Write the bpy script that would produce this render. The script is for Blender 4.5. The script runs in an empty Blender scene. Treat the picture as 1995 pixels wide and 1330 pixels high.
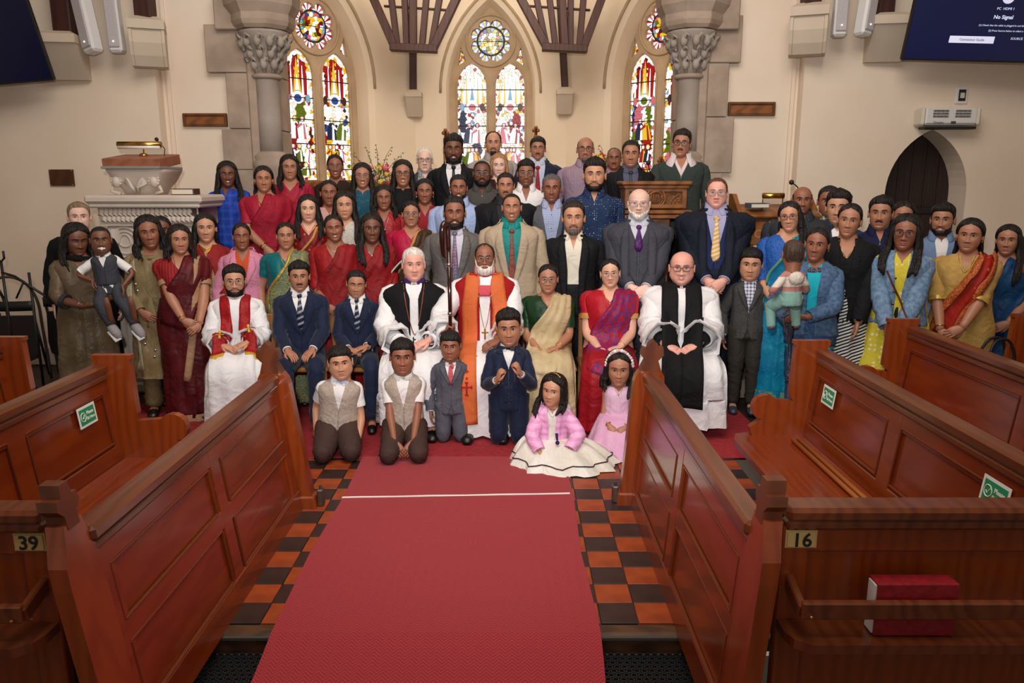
import bpy, bmesh, math, random
import numpy as np
from mathutils import Vector, Matrix
from mathutils.bvhtree import BVHTree
SC = bpy.context.scene
COL = SC.collection
random.seed(7)
RNG = np.random.RandomState(7)
PI = math.pi
# ---------------------------------------------------------------- camera, world, lights, exposure
F_PX, CAM_H, PITCH = 1480.0, 1.83, math.atan(310 / 1480)
CP, SP = math.cos(PITCH), math.sin(PITCH)
cd = bpy.data.cameras.new('camera')
cam = bpy.data.objects.new('camera', cd)
COL.objects.link(cam)
cam.location = (0, 0, CAM_H)
cam.rotation_euler = (PI / 2 - PITCH, 0, 0)
cd.sensor_width = 36
cd.lens = 36 * F_PX / 1995
cd.clip_start = 0.05
SC.camera = cam
SC.view_settings.view_transform = 'Standard'
SC.view_settings.look = 'None'
SC.view_settings.gamma = 1
SC.view_settings.use_curve_mapping = False
SC.view_settings.exposure = -0.22
w = bpy.data.worlds.new('world')
SC.world = w
w.use_nodes = True
w.node_tree.nodes['Background'].inputs[0].default_value = (1.0, 0.92, 0.85, 1)
w.node_tree.nodes['Background'].inputs[1].default_value = 0.30
def lamp(name, kind, loc, aim, energy, color=(1, 1, 1), size=0.5, size_y=None, spot=None, blend=0.5):
 d = bpy.data.lights.new(name, kind)
 o = bpy.data.objects.new(name, d)
 COL.objects.link(o)
 o.location = loc
 o.rotation_euler = (Vector(aim) - Vector(loc)).to_track_quat('-Z', 'Y').to_euler()
 d.energy = energy
 d.color = color
 if kind == 'AREA':
  d.size = size
  if size_y:
   d.shape = 'RECTANGLE'
   d.size_y = size_y
 else:
  d.shadow_soft_size = size
 if kind == 'SPOT':
  d.spot_size = spot
  d.spot_blend = blend
 return o
lamp('camera_flash', 'SPOT', (-0.10, -0.05, 2.15), (-0.1, 7.0, 2.3), 780, (1, 0.98, 0.97), 0.045, spot=math.radians(84), blend=1.0)
lamp('nave_fill', 'AREA', (0, 3.2, 5.6), (0, 7.4, 1.2), 210, (1.0, 0.93, 0.86), 4.5, 2.4)  # unseen area light added for interior ambient, brightens the upper wall
lamp('aisle_fill', 'AREA', (0, 0.9, 5.2), (0, 2.9, 0), 85, (1.0, 0.92, 0.84), 2.6, 1.6)  # fill added over the aisle to lift the near pews and carpet
lamp('chancel_light', 'AREA', (-0.34, 9.2, 5.0), (-0.34, 12.0, 2.4), 112, (1.0, 0.88, 0.74), 2.6, 1.6)
def srgb(h):
 if isinstance(h, str):
  c = [int(h[i:i + 2], 16) / 255 for i in (0, 2, 4)]
 else:
  c = [v / 255 for v in h]
 return tuple(v / 12.92 if v <= 0.04045 else ((v + 0.055) / 1.055) ** 2.4 for v in c)
def P(x, y, d):
 a = (x - 997.5) / F_PX
 b = -(y - 665) / F_PX
 D = (a, CP + b * SP, -SP + b * CP)
 t = d / D[1]
 return (D[0] * t, d, CAM_H + D[2] * t)
# ---------------------------------------------------------------- materials
MATS = {}
def mat(name, col='808080', rough=0.6, metal=0.0, kind='plain', col2=None, scale=10.0, bump=0.0, spec=0.5, emit=0.0, sheen=0.0, stretch=(1, 1, 1), fac=0.5, coat=0.0, wr=0.0):
 """procedural principled material; kinds: plain noise wood weave stripe vstripe dots check brocade denim silk herring fur"""
 if name in MATS:
  return MATS[name]
 m = bpy.data.materials.new(name)
 MATS[name] = m
 m.use_nodes = True
 N, L = m.node_tree.nodes, m.node_tree.links
 b = N['Principled BSDF']
 c1 = srgb(col)
 c2 = srgb(col2) if col2 else tuple(v * 0.7 for v in c1)
 b.inputs['Base Color'].default_value = (*c1, 1)
 b.inputs['Roughness'].default_value = rough
 b.inputs['Metallic'].default_value = metal
 b.inputs['Specular IOR Level'].default_value = spec
 if sheen:
  b.inputs['Sheen Weight'].default_value = sheen
 if coat:
  b.inputs['Coat Weight'].default_value = coat
  b.inputs['Coat Roughness'].default_value = 0.12
 if emit:
  b.inputs['Emission Color'].default_value = (*c1, 1)
  b.inputs['Emission Strength'].default_value = emit
 if kind == 'plain' and not bump and not wr:
  return m
 tc = N.new('ShaderNodeTexCoord')
 mp = N.new('ShaderNodeMapping')
 mp.inputs['Scale'].default_value = stretch
 L.new(tc.outputs['Object'], mp.inputs[0])
 V = mp.outputs[0]
 def math_(op, a, b_=None):
  n = N.new('ShaderNodeMath')
  n.operation = op
  for i, v in enumerate((a, b_)):
   if v is None:
    continue
   if isinstance(v, (int, float)):
    n.inputs[i].default_value = v
   else:
    L.new(v, n.inputs[i])
  return n.outputs[0]
 def noise(sc, det=3.0):
  n = N.new('ShaderNodeTexNoise')
  n.inputs['Scale'].default_value = sc
  n.inputs['Detail'].default_value = det
  L.new(V, n.inputs['Vector'])
  return n.outputs['Fac']
 def ramp(v, lo, hi):
  n = N.new('ShaderNodeMapRange')
  n.inputs[1].default_value = lo
  n.inputs[2].default_value = hi
  L.new(v, n.inputs[0])
  return n.outputs[0]
 def sep():
  s = N.new('ShaderNodeSeparateXYZ')
  L.new(V, s.inputs[0])
  return s.outputs
 F = Hh = None
 if kind in ('noise', 'plain'):
  F = Hh = ramp(noise(scale), 0.35, 0.65)
 elif kind == 'wood':
  n1 = noise(scale, 4)
  w_ = N.new('ShaderNodeTexWave')
  w_.inputs['Scale'].default_value = scale * 0.5
  w_.inputs['Distortion'].default_value = 9
  w_.inputs['Detail'].default_value = 3
  L.new(V, w_.inputs['Vector'])
  F = math_('MULTIPLY', w_.outputs['Fac'], n1)
  F = ramp(F, 0.1, 0.6)
  Hh = F
 elif kind == 'weave':
  s = sep()
  a = math_('SINE', math_('MULTIPLY', s[0], scale * 6.28))
  c = math_('SINE', math_('MULTIPLY', s[2], scale * 6.28))
  F = ramp(math_('MULTIPLY', a, c), -1, 1)
  Hh = F
 elif kind in ('stripe', 'vstripe', 'hstripe'):
  s = sep()
  if kind == 'stripe':
   v = math_('ADD', math_('MULTIPLY', s[2], 1.0), math_('MULTIPLY', s[0], -0.45))
  elif kind == 'vstripe':
   v = s[0]
  else:
   v = s[2]
  F = ramp(math_('SINE', math_('MULTIPLY', v, scale * 6.28)), 0.15 + fac - 0.5, 0.35 + fac - 0.5)
 elif kind == 'dots':
  vo = N.new('ShaderNodeTexVoronoi')
  vo.inputs['Scale'].default_value = scale
  vo.inputs['Randomness'].default_value = 0.35
  L.new(V, vo.inputs['Vector'])
  F = ramp(vo.outputs['Distance'], 0.30 * fac * 2, 0.22 * fac * 2)
 elif kind == 'check':
  s = sep()
  a = math_('GREATER_THAN', math_('SINE', math_('MULTIPLY', s[0], scale * 6.28)), 0.4)
  c = math_('GREATER_THAN', math_('SINE', math_('MULTIPLY', s[2], scale * 6.28)), 0.4)
  F = math_('MULTIPLY', math_('ADD', a, c), 0.5)
 elif kind == 'brocade':
  vo = N.new('ShaderNodeTexVoronoi')
  vo.feature = 'DISTANCE_TO_EDGE'
  vo.inputs['Scale'].default_value = scale
  L.new(V, vo.inputs['Vector'])
  F = ramp(math_('SINE', math_('MULTIPLY', vo.outputs['Distance'], 22)), 0.1 + fac - .5, 0.6 + fac - .5)
  Hh = F
 elif kind == 'silk':
  F = ramp(noise(scale, 2), 0.4, 0.62)
  Hh = noise(scale * 14, 3)
 elif kind == 'denim':
  F = ramp(noise(scale * 3, 5), 0.38, 0.62)
  Hh = noise(220, 2)
 elif kind == 'herring':
  s = sep()
  zz = math_('PINGPONG', s[0], 0.025)
  v = math_('ADD', s[1], zz)
  F = ramp(math_('SINE', math_('MULTIPLY', v, scale * 6.28)), -0.2, 0.5)
  F = math_('MULTIPLY', F, 0.8)
  Hh = F
 elif kind == 'fur':
  F = ramp(noise(scale, 4), 0.3, 0.7)
  Hh = F
 mix = N.new('ShaderNodeMix')
 mix.data_type = 'RGBA'
 L.new(F, mix.inputs[0])
 mix.inputs[6].default_value = (*c1, 1)
 mix.inputs[7].default_value = (*c2, 1)
 if kind != 'plain':
  L.new(mix.outputs[2], b.inputs['Base Color'])
 nrm = None
 if wr:
  n = N.new('ShaderNodeTexNoise')
  n.inputs['Scale'].default_value = 7.0
  n.inputs['Detail'].default_value = 2.5
  n.inputs['Distortion'].default_value = 1.6
  L.new(V, n.inputs['Vector'])
  bp = N.new('ShaderNodeBump')
  bp.inputs['Strength'].default_value = wr
  bp.inputs['Distance'].default_value = 0.05
  L.new(n.outputs['Fac'], bp.inputs['Height'])
  nrm = bp.outputs[0]
  L.new(nrm, b.inputs['Normal'])
 if bump and Hh is not None:
  bp = N.new('ShaderNodeBump')
  bp.inputs['Strength'].default_value = bump
  bp.inputs['Distance'].default_value = 0.01
  L.new(Hh, bp.inputs['Height'])
  if nrm is not None:
   L.new(nrm, bp.inputs['Normal'])
  L.new(bp.outputs[0], b.inputs['Normal'])
 return m
# ---------------------------------------------------------------- mesh collecting
class MB:
 def __init__(self):
  self.V, self.F, self.n, self.attr = [], [], 0, []
 def add(self, V, F, mi=0, attr=None):
  V = np.asarray(V, float).reshape(-1, 3)
  if isinstance(F, np.ndarray):
   F = [F]
  else:
   by = {}
   for f in F:
    by.setdefault(len(f), []).append(f)
   F = [np.array(v) for v in by.values()]
  for f in F:
   self.F.append((f + self.n, mi))
  self.V.append(V)
  self.attr.append(np.zeros((len(V), 2)) if attr is None else attr)
  self.n += len(V)
  return self
 def box(self, c, s, mi=0, b=0.0, rot=None):
  j = (self.n % 11) * .00012
  hx, hy, hz = s[0] / 2 + j, s[1] / 2 + j * .8, s[2] / 2 + j * .6
  b = min(b, hx * .9, hy * .9, hz * .9)
  if b <= 0:
   V = np.array([(x, y, z) for x in (-hx, hx) for y in (-hy, hy) for z in (-hz, hz)])
   F = [(0, 1, 3, 2), (4, 6, 7, 5), (0, 4, 5, 1), (2, 3, 7, 6), (0, 2, 6, 4), (1, 5, 7, 3)]
  else:
   V, idx = [], {}
   for sx in (-1, 1):
    for sy in (-1, 1):
     for sz in (-1, 1):
      for ax in range(3):
       v = [sx * (hx - b), sy * (hy - b), sz * (hz - b)]
       v[ax] = (sx * hx, sy * hy, sz * hz)[ax]
       idx[(sx, sy, sz, ax)] = len(V)
       V.append(v)
   F = []
   for ax in range(3):
    u, v = [(1, 2), (0, 2), (0, 1)][ax]
    for s_ in (-1, 1):
     q = []
     for a_, b_ in ((-1, -1), (1, -1), (1, 1), (-1, 1)):
      k = [0, 0, 0]
      k[ax], k[u], k[v] = s_, a_, b_
      q.append(idx[(*k, ax)])
     F.append(tuple(q))
    for a_ in (-1, 1):
     for b_ in (-1, 1):
      q = []
      for e, axx in ((-1, u), (-1, v), (1, v), (1, u)):
       k = [0, 0, 0]
       k[ax], k[u], k[v] = e, a_, b_
       q.append(idx[(*k, axx)])
      F.append(tuple(q))
   for sx in (-1, 1):
    for sy in (-1, 1):
     for sz in (-1, 1):
      F.append(tuple(idx[(sx, sy, sz, a)] for a in range(3)))
   V = np.array(V)
  if rot is not None:
   V = V @ np.array(rot.to_3x3() if hasattr(rot, 'to_3x3') else rot).T
  return self.add(V + np.array(c), F, mi)
 def grid(self, G, mi=0, close_u=False, cap0=False, cap1=False, attr=None):
  """G rows x cols x 3; close_u joins last column to first"""
  R, C = G.shape[:2]
  i = np.arange(R * C).reshape(R, C)
  j = np.concatenate([i, i[:, :1]], 1) if close_u else i
  F = np.stack([j[:-1, :-1], j[:-1, 1:], j[1:, 1:], j[1:, :-1]], -1).reshape(-1, 4)
  fs = [F]
  V = G.reshape(-1, 3)
  at = None if attr is None else attr.reshape(-1, 2)
  ex = []
  if cap0:
   k = R * C + len(ex)
   ex.append(G[0].mean(0))
   fs.append(np.stack([np.full(C, k), np.roll(i[0], -1), i[0]], -1))
  if cap1:
   k = R * C + len(ex)
   ex.append(G[-1].mean(0))
   fs.append(np.stack([np.full(C, k), i[-1], np.roll(i[-1], -1)], -1))
  if ex:
   V = np.concatenate([V, np.array(ex)])
   if at is not None:
    at = np.concatenate([at, np.zeros((len(ex), 2))])
  for f in fs:
   self.F.append((f + self.n, mi))
  self.V.append(V)
  self.attr.append(np.zeros((len(V), 2)) if at is None else at)
  self.n += len(V)
  return self
 def sheet(self, G, t=0.004, mi=0, out=None):
  """closed thin slab from a grid; out = normals (default computed)"""
  n = gnormals(G)
  A, B = G, G - n * t
  R, C = G.shape[:2]
  ring = np.stack([B, A], 0)
  i = np.arange(R * C).reshape(R, C)
  k = R * C
  F1 = np.stack([i[:-1, :-1], i[:-1, 1:], i[1:, 1:], i[1:, :-1]], -1).reshape(-1, 4)
  F2 = (F1 + k)[:, ::-1]
  bd = np.concatenate([i[0, :-1], i[:-1, -1], i[-1, :0:-1], i[:0:-1, 0]])
  nx = np.roll(bd, -1)
  F3 = np.stack([bd, bd + k, nx + k, nx], -1)
  return self.add(np.concatenate([A.reshape(-1, 3), B.reshape(-1, 3)]), np.concatenate([F1, F2, F3]), mi)
 def lathe(self, prof, c=(0, 0, 0), n=16, mi=0, sx=1, sy=1):
  a = np.linspace(0, 2 * PI, n, endpoint=False)
  G = np.array([[(r * math.cos(t) * sx + c[0], r * math.sin(t) * sy + c[1], z + c[2]) for t in a] for r, z in prof])
  return self.grid(G, mi, True, True, True)
 def ball(self, c, r, mi=0, n=12, m=8):
  r = (r, r, r) if isinstance(r, (int, float)) else r
  th = np.linspace(0.06, PI - 0.06, m)
  a = np.linspace(0, 2 * PI, n, endpoint=False)
  G = np.array([[(c[0] + r[0] * math.sin(t) * math.cos(p), c[1] + r[1] * math.sin(t) * math.sin(p), c[2] + r[2] * math.cos(t)) for p in a] for t in th])
  return self.grid(G, mi, True, True, True)
 def tube(self, pts, r, mi=0, n=8, side=None, rb=None, caps=True, closed=False):
  G = sweep(pts, r, n, side, rb, closed)
  return self.grid(G, mi, True, caps and not closed, caps and not closed)
 def prism(self, poly, y0, y1, mi=0, plane='XZ', M=None):
  """extrude a 2D outline (may be concave) between y0 and y1"""
  n = len(poly)
  tri = tess(poly)
  def e(a, b, t):
   return {'XZ': (a, t, b), 'YZ': (t, a, b), 'XY': (a, b, t)}[plane]
  V = [e(a, b, y0) for a, b in poly] + [e(a, b, y1) for a, b in poly]
  F = [tuple(t) for t in tri] + [tuple(i + n for i in reversed(t)) for t in tri]
  F += [(i, (i + 1) % n, (i + 1) % n + n, i + n) for i in range(n)]
  V = np.array(V, float)
  if M is not None:
   V = np.array([tuple(M @ Vector(v)) for v in V])
  return self.add(V, F, mi)
 def build(self, name, mats, parent=None, smooth=False, fx=None, loc=None, auto=None):
  me = bpy.data.meshes.new(name)
  V = np.concatenate(self.V)
  me.vertices.add(len(V))
  me.vertices.foreach_set('co', V.ravel())
  tot, loops, starts, sizes, mi = 0, [], [], [], []
  for f, m in self.F:
   k = f.shape[1]
   loops.append(f.ravel())
   starts.append(tot + np.arange(len(f)) * k)
   mi.append(np.full(len(f), m))
   tot += f.size
  loops = np.concatenate(loops)
  starts = np.concatenate(starts)
  me.loops.add(len(loops))
  me.loops.foreach_set('vertex_index', loops.astype(np.int32))
  me.polygons.add(len(starts))
  me.polygons.foreach_set('loop_start', starts.astype(np.int32))
  me.polygons.foreach_set('material_index', np.concatenate(mi).astype(np.int32))
  me.polygons.foreach_set('use_smooth', np.full(len(starts), bool(smooth)))
  if not isinstance(mats, (list, tuple)):
   mats = [mats]
  for m in mats:
   me.materials.append(m)
  if fx:
   A = np.concatenate(self.attr)
   at = me.color_attributes.new('fx', 'FLOAT_COLOR', 'POINT')
   at.data.foreach_set('color', np.concatenate([A, np.zeros((len(A), 1)), np.ones((len(A), 1))], 1).ravel())
  me.update(calc_edges=True)
  me.validate()
  if auto is not None:
   me.shade_auto(auto) if hasattr(me, 'shade_auto') else None
  o = bpy.data.objects.new(name, me)
  COL.objects.link(o)
  if parent is not None:
   o.parent = parent
  if loc is not None:
   o.location = loc
  return o
def gnormals(G):
 du = np.gradient(G, axis=1)
 dv = np.gradient(G, axis=0)
 n = np.cross(du, dv)
 l = np.linalg.norm(n, axis=-1, keepdims=True)
 return n / np.maximum(l, 1e-9)
def tess(poly):
 from mathutils.geometry import tessellate_polygon
 return tessellate_polygon([[Vector((a, b, 0)) for a, b in poly]])
def sweep(pts, r, n=8, side=None, rb=None, closed=False):
 """rings round a path. r radius per point (along side), rb radius across; side = fixed side axis"""
 p = np.asarray(pts, float)
 R = len(p)
 r = np.broadcast_to(np.asarray(r, float), (R,))
 rb = r if rb is None else np.broadcast_to(np.asarray(rb, float), (R,))
 t = np.gradient(p, axis=0) if not closed else np.roll(p, -1, 0) - np.roll(p, 1, 0)
 t /= np.maximum(np.linalg.norm(t, axis=1, keepdims=True), 1e-9)
 rings = []
 s = None
 for i in range(R):
  if side is not None:
   s = np.array(side, float)
  elif s is None:
   s = np.array((1., 0, 0)) if abs(t[i][0]) < 0.8 else np.array((0, 1., 0))
  s = s - t[i] * np.dot(s, t[i])
  s /= max(np.linalg.norm(s), 1e-9)
  u = np.cross(t[i], s)
  a = np.linspace(0, 2 * PI, n, endpoint=False)
  rings.append(p[i] + np.outer(np.cos(a) * r[i], s) + np.outer(np.sin(a) * rb[i], u))
 G = np.array(rings)
 if closed:
  G = np.concatenate([G, G[:1]])
 return G
def spline(ctrl, n):
 """Catmull-Rom through rows of ctrl, n samples"""
 c = np.asarray(ctrl, float)
 c = np.concatenate([[2 * c[0] - c[1]], c, [2 * c[-1] - c[-2]]])
 m = len(c) - 3
 out = []
 for k in range(n):
  u = k / (n - 1) * m
  i = min(int(u), m - 1)
  f = u - i
  a, b, d, e = c[i:i + 4]
  out.append(0.5 * ((2 * b) + (d - a) * f + (2 * a - 5 * b + 4 * d - e) * f * f + (3 * b - a - 3 * d + e) * f ** 3))
 return np.array(out)
def plate(outline, holes, y0, y1, depth_axis='Y', bev=0.0):
 """flat plate with holes as a mesh (built through a filled 2D curve), local XZ plane, from y0 to y1"""
 cu = bpy.data.curves.new('tmp', 'CURVE')
 cu.dimensions = '2D'
 cu.fill_mode = 'BOTH'
 cu.extrude = abs(y1 - y0) / 2
 for pl in [outline] + holes:
  s = cu.splines.new('POLY')
  s.points.add(len(pl) - 1)
  s.points.foreach_set('co', np.array([(a, b, 0, 1) for a, b in pl], float).ravel())
  s.use_cyclic_u = True
 o = bpy.data.objects.new('tmp', cu)
 COL.objects.link(o)
 me = bpy.data.meshes.new_from_object(o)
 V = np.empty(len(me.vertices) * 3)
 me.vertices.foreach_get('co', V)
 V = V.reshape(-1, 3)
 F = [tuple(p.vertices) for p in me.polygons]
 bpy.data.objects.remove(o)
 bpy.data.curves.remove(cu)
 bpy.data.meshes.remove(me)
 W = np.stack([V[:, 0], (y0 + y1) / 2 - V[:, 2], V[:, 1]], 1)
 return W, F
_text_cache = {}
def text_mesh(s, size=1.0, bold=0.0, extrude=0.0005):
 cu = bpy.data.curves.new('tmp', 'FONT')
 cu.body = s
 cu.size = size
 cu.align_x = 'CENTER'
 cu.align_y = 'CENTER'
 cu.extrude = extrude
 cu.offset = bold
 cu.resolution_u = 3
 o = bpy.data.objects.new('tmp', cu)
 COL.objects.link(o)
 me = bpy.data.meshes.new_from_object(o)
 bpy.data.objects.remove(o)
 return me
def text(s, M, size, m, parent, name='lettering', bold=0.0):
 """lettering whose local X,Y plane is placed by matrix M"""
 me = text_mesh(s, size, bold)
 me.materials.clear()
 me.materials.append(m)
 o = bpy.data.objects.new(name, me)
 COL.objects.link(o)
 me.transform(M)
 o.parent = parent
 return o
def tag(o, label=None, cat=None, group=None, kind=None):
 if label:
  o['label'] = label
 if cat:
  o['category'] = cat
 if group:
  o['group'] = group
 if kind:
  o['kind'] = kind
 return o
def empty(name, loc=(0, 0, 0), rz=0.0, label=None, cat=None, group=None, kind=None, rot=None):
 o = bpy.data.objects.new(name, None)
 COL.objects.link(o)
 o.location = loc
 o.rotation_euler = rot if rot else (0, 0, rz)
 o.empty_display_size = 0.1
 return tag(o, label, cat, group, kind)
def arc(cx, cz, r, a0, a1, n):
 return [(cx + r * math.cos(a0 + (a1 - a0) * i / (n - 1)), cz + r * math.sin(a0 + (a1 - a0) * i / (n - 1))) for i in range(n)]
def lancet(cx, z0, w, zs, apex, n=8):
 """pointed-arch outline, counter-clockwise: base z0, spring line zs, top apex, half width w"""
 h = apex - zs
 R = (w * w + h * h) / (2 * w)
 pts = [(cx - w, z0), (cx + w, z0)]
 a = math.asin(min(1, h / R))
 pts += [(cx + w - R + R * math.cos(a * i / n), zs + R * math.sin(a * i / n)) for i in range(n)]
 pts += [(cx, apex)]
 pts += [(cx - w + R - R * math.cos(a * i / n), zs + R * math.sin(a * i / n)) for i in range(n - 1, -1, -1)]
 return pts
# ================================================================ SETTING
AX = -0.335
plaster = mat('cream_plaster', 'E9D8C4', 0.9, kind='noise', col2='E3CFB9', scale=1.3, bump=0.04)
plaster2 = mat('chancel_plaster', 'EBDAC2', 0.9, kind='noise', col2='E6D2B8', scale=1.1, bump=0.03)
stone = mat('grey_brown_stone', 'AE9A89', 0.9, kind='noise', col2='978473', scale=5, bump=0.25)
stone2 = mat('grey_stone_shaft', 'A89C90', 0.75, kind='noise', col2='918578', scale=3, bump=0.1)
stone3 = mat('tracery_stone', 'B99F80', 0.9, kind='noise', col2='AB9173', scale=4, bump=0.08)
oak_dark = mat('dark_roof_timber', '401A0E', 0.6, kind='wood', col2='2A1008', scale=3, stretch=(3, 3, .5))
pewwood = mat('varnished_pew_wood', '84350F', 0.26, kind='wood', col2='742A0B', scale=2.6, stretch=(6, 1.2, 6), coat=0.4, bump=0.02)
pewwood2 = mat('varnished_end_wood', '8E3D12', 0.28, kind='wood', col2='7E330E', scale=2.6, stretch=(5, 5, 1.0), coat=0.4, bump=0.02)
pewdark = mat('dark_handrail_wood', '6E361A', 0.3, kind='wood', col2='5A2812', scale=2.0, stretch=(6, 1, 6), coat=0.4)
oak = mat('carved_oak', '8B5426', 0.45, kind='wood', col2='6B3C17', scale=4, stretch=(1, 3, 3))
oakd = mat('carved_oak_ground', '5B3312', 0.5, kind='brocade', col2='8B5828', scale=28, bump=0.9)
marble = mat('pale_marble', 'D6C8BB', 0.28, kind='noise', col2='C7B8AB', scale=2.5)
gilt = mat('brass', 'C79A4E', 0.25, 1.0)
chrome = mat('chrome', 'C8C8C8', 0.15, 1.0)
black = mat('black_metal', '151313', 0.45)
blackp = mat('black_plastic', '141414', 0.5)
white = mat('white_plastic', 'DAD8D5', 0.4)
whitep = mat('white_paper', 'ECEAE6', 0.8)
def structure(mb, name, m, parent=None, **k):
 o = mb.build(name, m, parent, **k)
 if parent is None:
  o['kind'] = 'structure'
 return o
# floors
fl = MB()
fl.box((0, 9.0, -0.06), (13, 12.25, 0.10))
floor = structure(fl, 'floor', mat('dark_floor_boards', '3A2A20', 0.55, kind='wood', col2='2A1D15', scale=2, stretch=(.6, 8, 1)))
mb = MB()
mb.box((0, 0.85, -0.14), (13, 3.9, 0.12))
mb.build('lower_floor', mat('grout', '4B443D', 0.9), floor)
tred = mat('terracotta_tile', 'A8491D', 0.42, kind='noise', col2='8E3A17', scale=9, bump=0.08)
tblk = mat('brown_black_tile', '3A2722', 0.4, kind='noise', col2='2E1F1B', scale=9, bump=0.08)
tm = {}
T = 0.16
gb = MB()
gb.box((-0.2, 3.83, -0.008), (3.6, 2.05, 0.012))
gb.build('grout_bed', mat('grout', '4B443D', 0.9), floor)
for row in range(13):
 for k in list(range(-11, -8)) + [-1, 0, 1, 2] + ([3, 4, 5, 6] if row > 6 else []):
  x = .376 + T * k + T / 2
  y = 2.897 + T * row + T / 2
  key = (k + row) % 2
  if key not in tm:
   q = MB()
   q.box((0, 0, 0), (T - .004, T - .004, 0.012), b=.0015)
   tm[key] = q.build('tile', tblk if key == 0 else tred, floor)
   o = tm[key]
  else:
   o = tm[key].copy()
   COL.objects.link(o)
  o.name = 'tile'
  o.location = (x, y, 0.002 + random.uniform(-.0008, .0008))
  o.rotation_euler = (random.uniform(-.003, .003), random.uniform(-.003, .003), random.uniform(-.008, .008))
for sx, sw in ((-1.12, .5), (.66, .62)):
 q = MB()
 q.box((sx, 2.855, -0.014), (sw, .075, .045), b=.012)
 q.box((sx, 2.835, -.055), (sw, .03, .06))
 q.build('step_nosing', mat('worn_step_wood', '5A3B22', 0.5, kind='wood', col2='3C2414', scale=4, stretch=(1, 6, 6)), floor)
# carpet runner + landing carpet
cred = mat('red_herringbone_carpet', 'AC313A', 0.95, kind='herring', col2='8E1F28', scale=62, bump=0.5, sheen=0.1)
cred2 = mat('red_carpet', 'A0232C', 0.95, kind='noise', col2='8E1B23', scale=30, bump=0.3)
ys = [1.2, 2.35, 2.55, 2.68, 2.81, 2.92, 3.5, 4.2, 4.86]
zs = [-.064, -.062, -.045, -.012, .021, .025, .020, .020, .020]
xs = np.linspace(-1.0, .355, 12)
G = np.array([[(x + (.01 * math.sin(y * 5) if x in (xs[0], xs[-1]) else 0), y, z) for x in xs] for y, z in zip(ys, zs)])
mb = MB()
mb.sheet(G, .008)
o = mb.build('carpet_runner', cred)
tag(o, 'long red herringbone carpet runner laid up the middle of the aisle', 'carpet')
mb = MB()
mb.box((-.5, 5.60, .006), (4.7, 1.47, .012), b=.004)
mb.box((-2.9, 5.75, .006), (.5, .8, .012), b=.004)
o = mb.build('landing_carpet', cred2)
tag(o, 'plain red carpet across the front of the church under the seated row', 'carpet')
mb = MB()
G = np.array([[(-.997 + 1.341 * t, 4.177 + .059 * t + s, .0195 + .001 * math.sin(t * 20)) for s in (-.009, .009)] for t in np.linspace(0, 1, 14)])
mb.sheet(G, .0025)
o = mb.build('white_tape', whitep)
tag(o, 'thin white tape line across the red aisle runner', 'tape')
# rubber mats in the lower aisle
rub = mat('black_rubber', '17181A', 0.55)
def rubber_mat(x0, x1, y0, y1, lab):
 r = empty('rubber_mat', ((x0 + x1) / 2, (y0 + y1) / 2, -.078), label=lab, cat='mat', group='rubber mats at the foot of the step')
 q = MB()
 q.box((0, 0, .003), (x1 - x0, y1 - y0, .004))
 q.build('mat_base', rub, r)
 q = MB()
 s = .030
 ny = int((y1 - y0) / (s * .87))
 nx = int((x1 - x0) / s)
 for j in range(ny):
  for i in range(nx):
   cx, cy = x0 + (i + .5 + .5 * (j % 2)) * s - (x0 + x1) / 2, y0 + (j + .5) * s * .87 - (y0 + y1) / 2
   a = np.arange(6) * PI / 3
   G = np.array([[(cx + rr * math.sin(t), cy + rr * math.cos(t), z) for t in a] for rr, z in ((.0155, .005), (.0150, .014), (.0100, .014), (.0095, .005))])
   q.grid(G, 0, True)
 o = q.build('honeycomb_ribs', rub, r)
 o['kind'] = 'stuff'
rubber_mat(-1.24, -1.0, 2.3, 2.80, 'black honeycomb rubber mat left of the red runner below the step')
rubber_mat(.36, .74, 2.3, 2.80, 'black honeycomb rubber mat right of the red runner below the step')
# altar steps
for i, (d0, z) in enumerate(((6.35, .16), (6.75, .32), (7.12, .48))):
 q = MB()
 d1 = (6.75, 7.12, 14)[i]
 d1 = d1 if i < 2 else 8.0
 q.box((-.25, (d0 + d1) / 2, z / 2), (5.1, d1 - d0, z), b=.006)
 if i == 2:
  q.box((-.335, 10.3, .24), (7.4, 4.6, .48))
 structure(q, 'floor_step', mat('step_stone', '8E8174', 0.8, kind='noise', scale=4), None)
# east wall with the chancel arch
AL, AR = -2.42, 1.76
def arch_pts(x0, x1, zb, zs_, n=14):
 cx, w_ = (x0 + x1) / 2, (x1 - x0) / 2
 return lancet(cx, zb, w_, zs_, zs_ + w_ * 1.15, n)
W, F = plate([(-3.41, -.05), (2.79, -.05), (2.79, 6.6), (-3.41, 6.6)], [arch_pts(AL, AR, -.04, 3.56)], 7.75, 8.30)
structure(MB().add(W, F), 'wall_east', plaster)
WALLZ = 7.61
# outer portions stand forward of the middle
W, F = plate([(-6.3, -.05), (-3.40, -.05), (-3.40, 6.6), (-6.3, 6.6)], [[(-6.2, -.04), (-6.19, -.04), (-6.19, -.03)]], WALLZ, 8.3)
structure(MB().add(W, F), 'wall_east_left', plaster)
hole = lancet(4.065, -.04, .40, 1.72, 2.33, 10)
W, F = plate([(2.785, -.05), (6.3, -.05), (6.3, 6.6), (2.785, 6.6)], [hole], WALLZ, 7.98)
structure(MB().add(W, F), 'wall_east_right', plaster)
for s in (-1, 1):
 q = MB()
 q.box((s * 6.3, 3.2, 3.2), (.2, 9.6, 6.9))
 structure(q, 'wall_left' if s < 0 else 'wall_right', plaster)
q = MB()
q.box((0, 3.4, 6.6), (13, 9.9, .15))
structure(q, 'ceiling', plaster)
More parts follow.
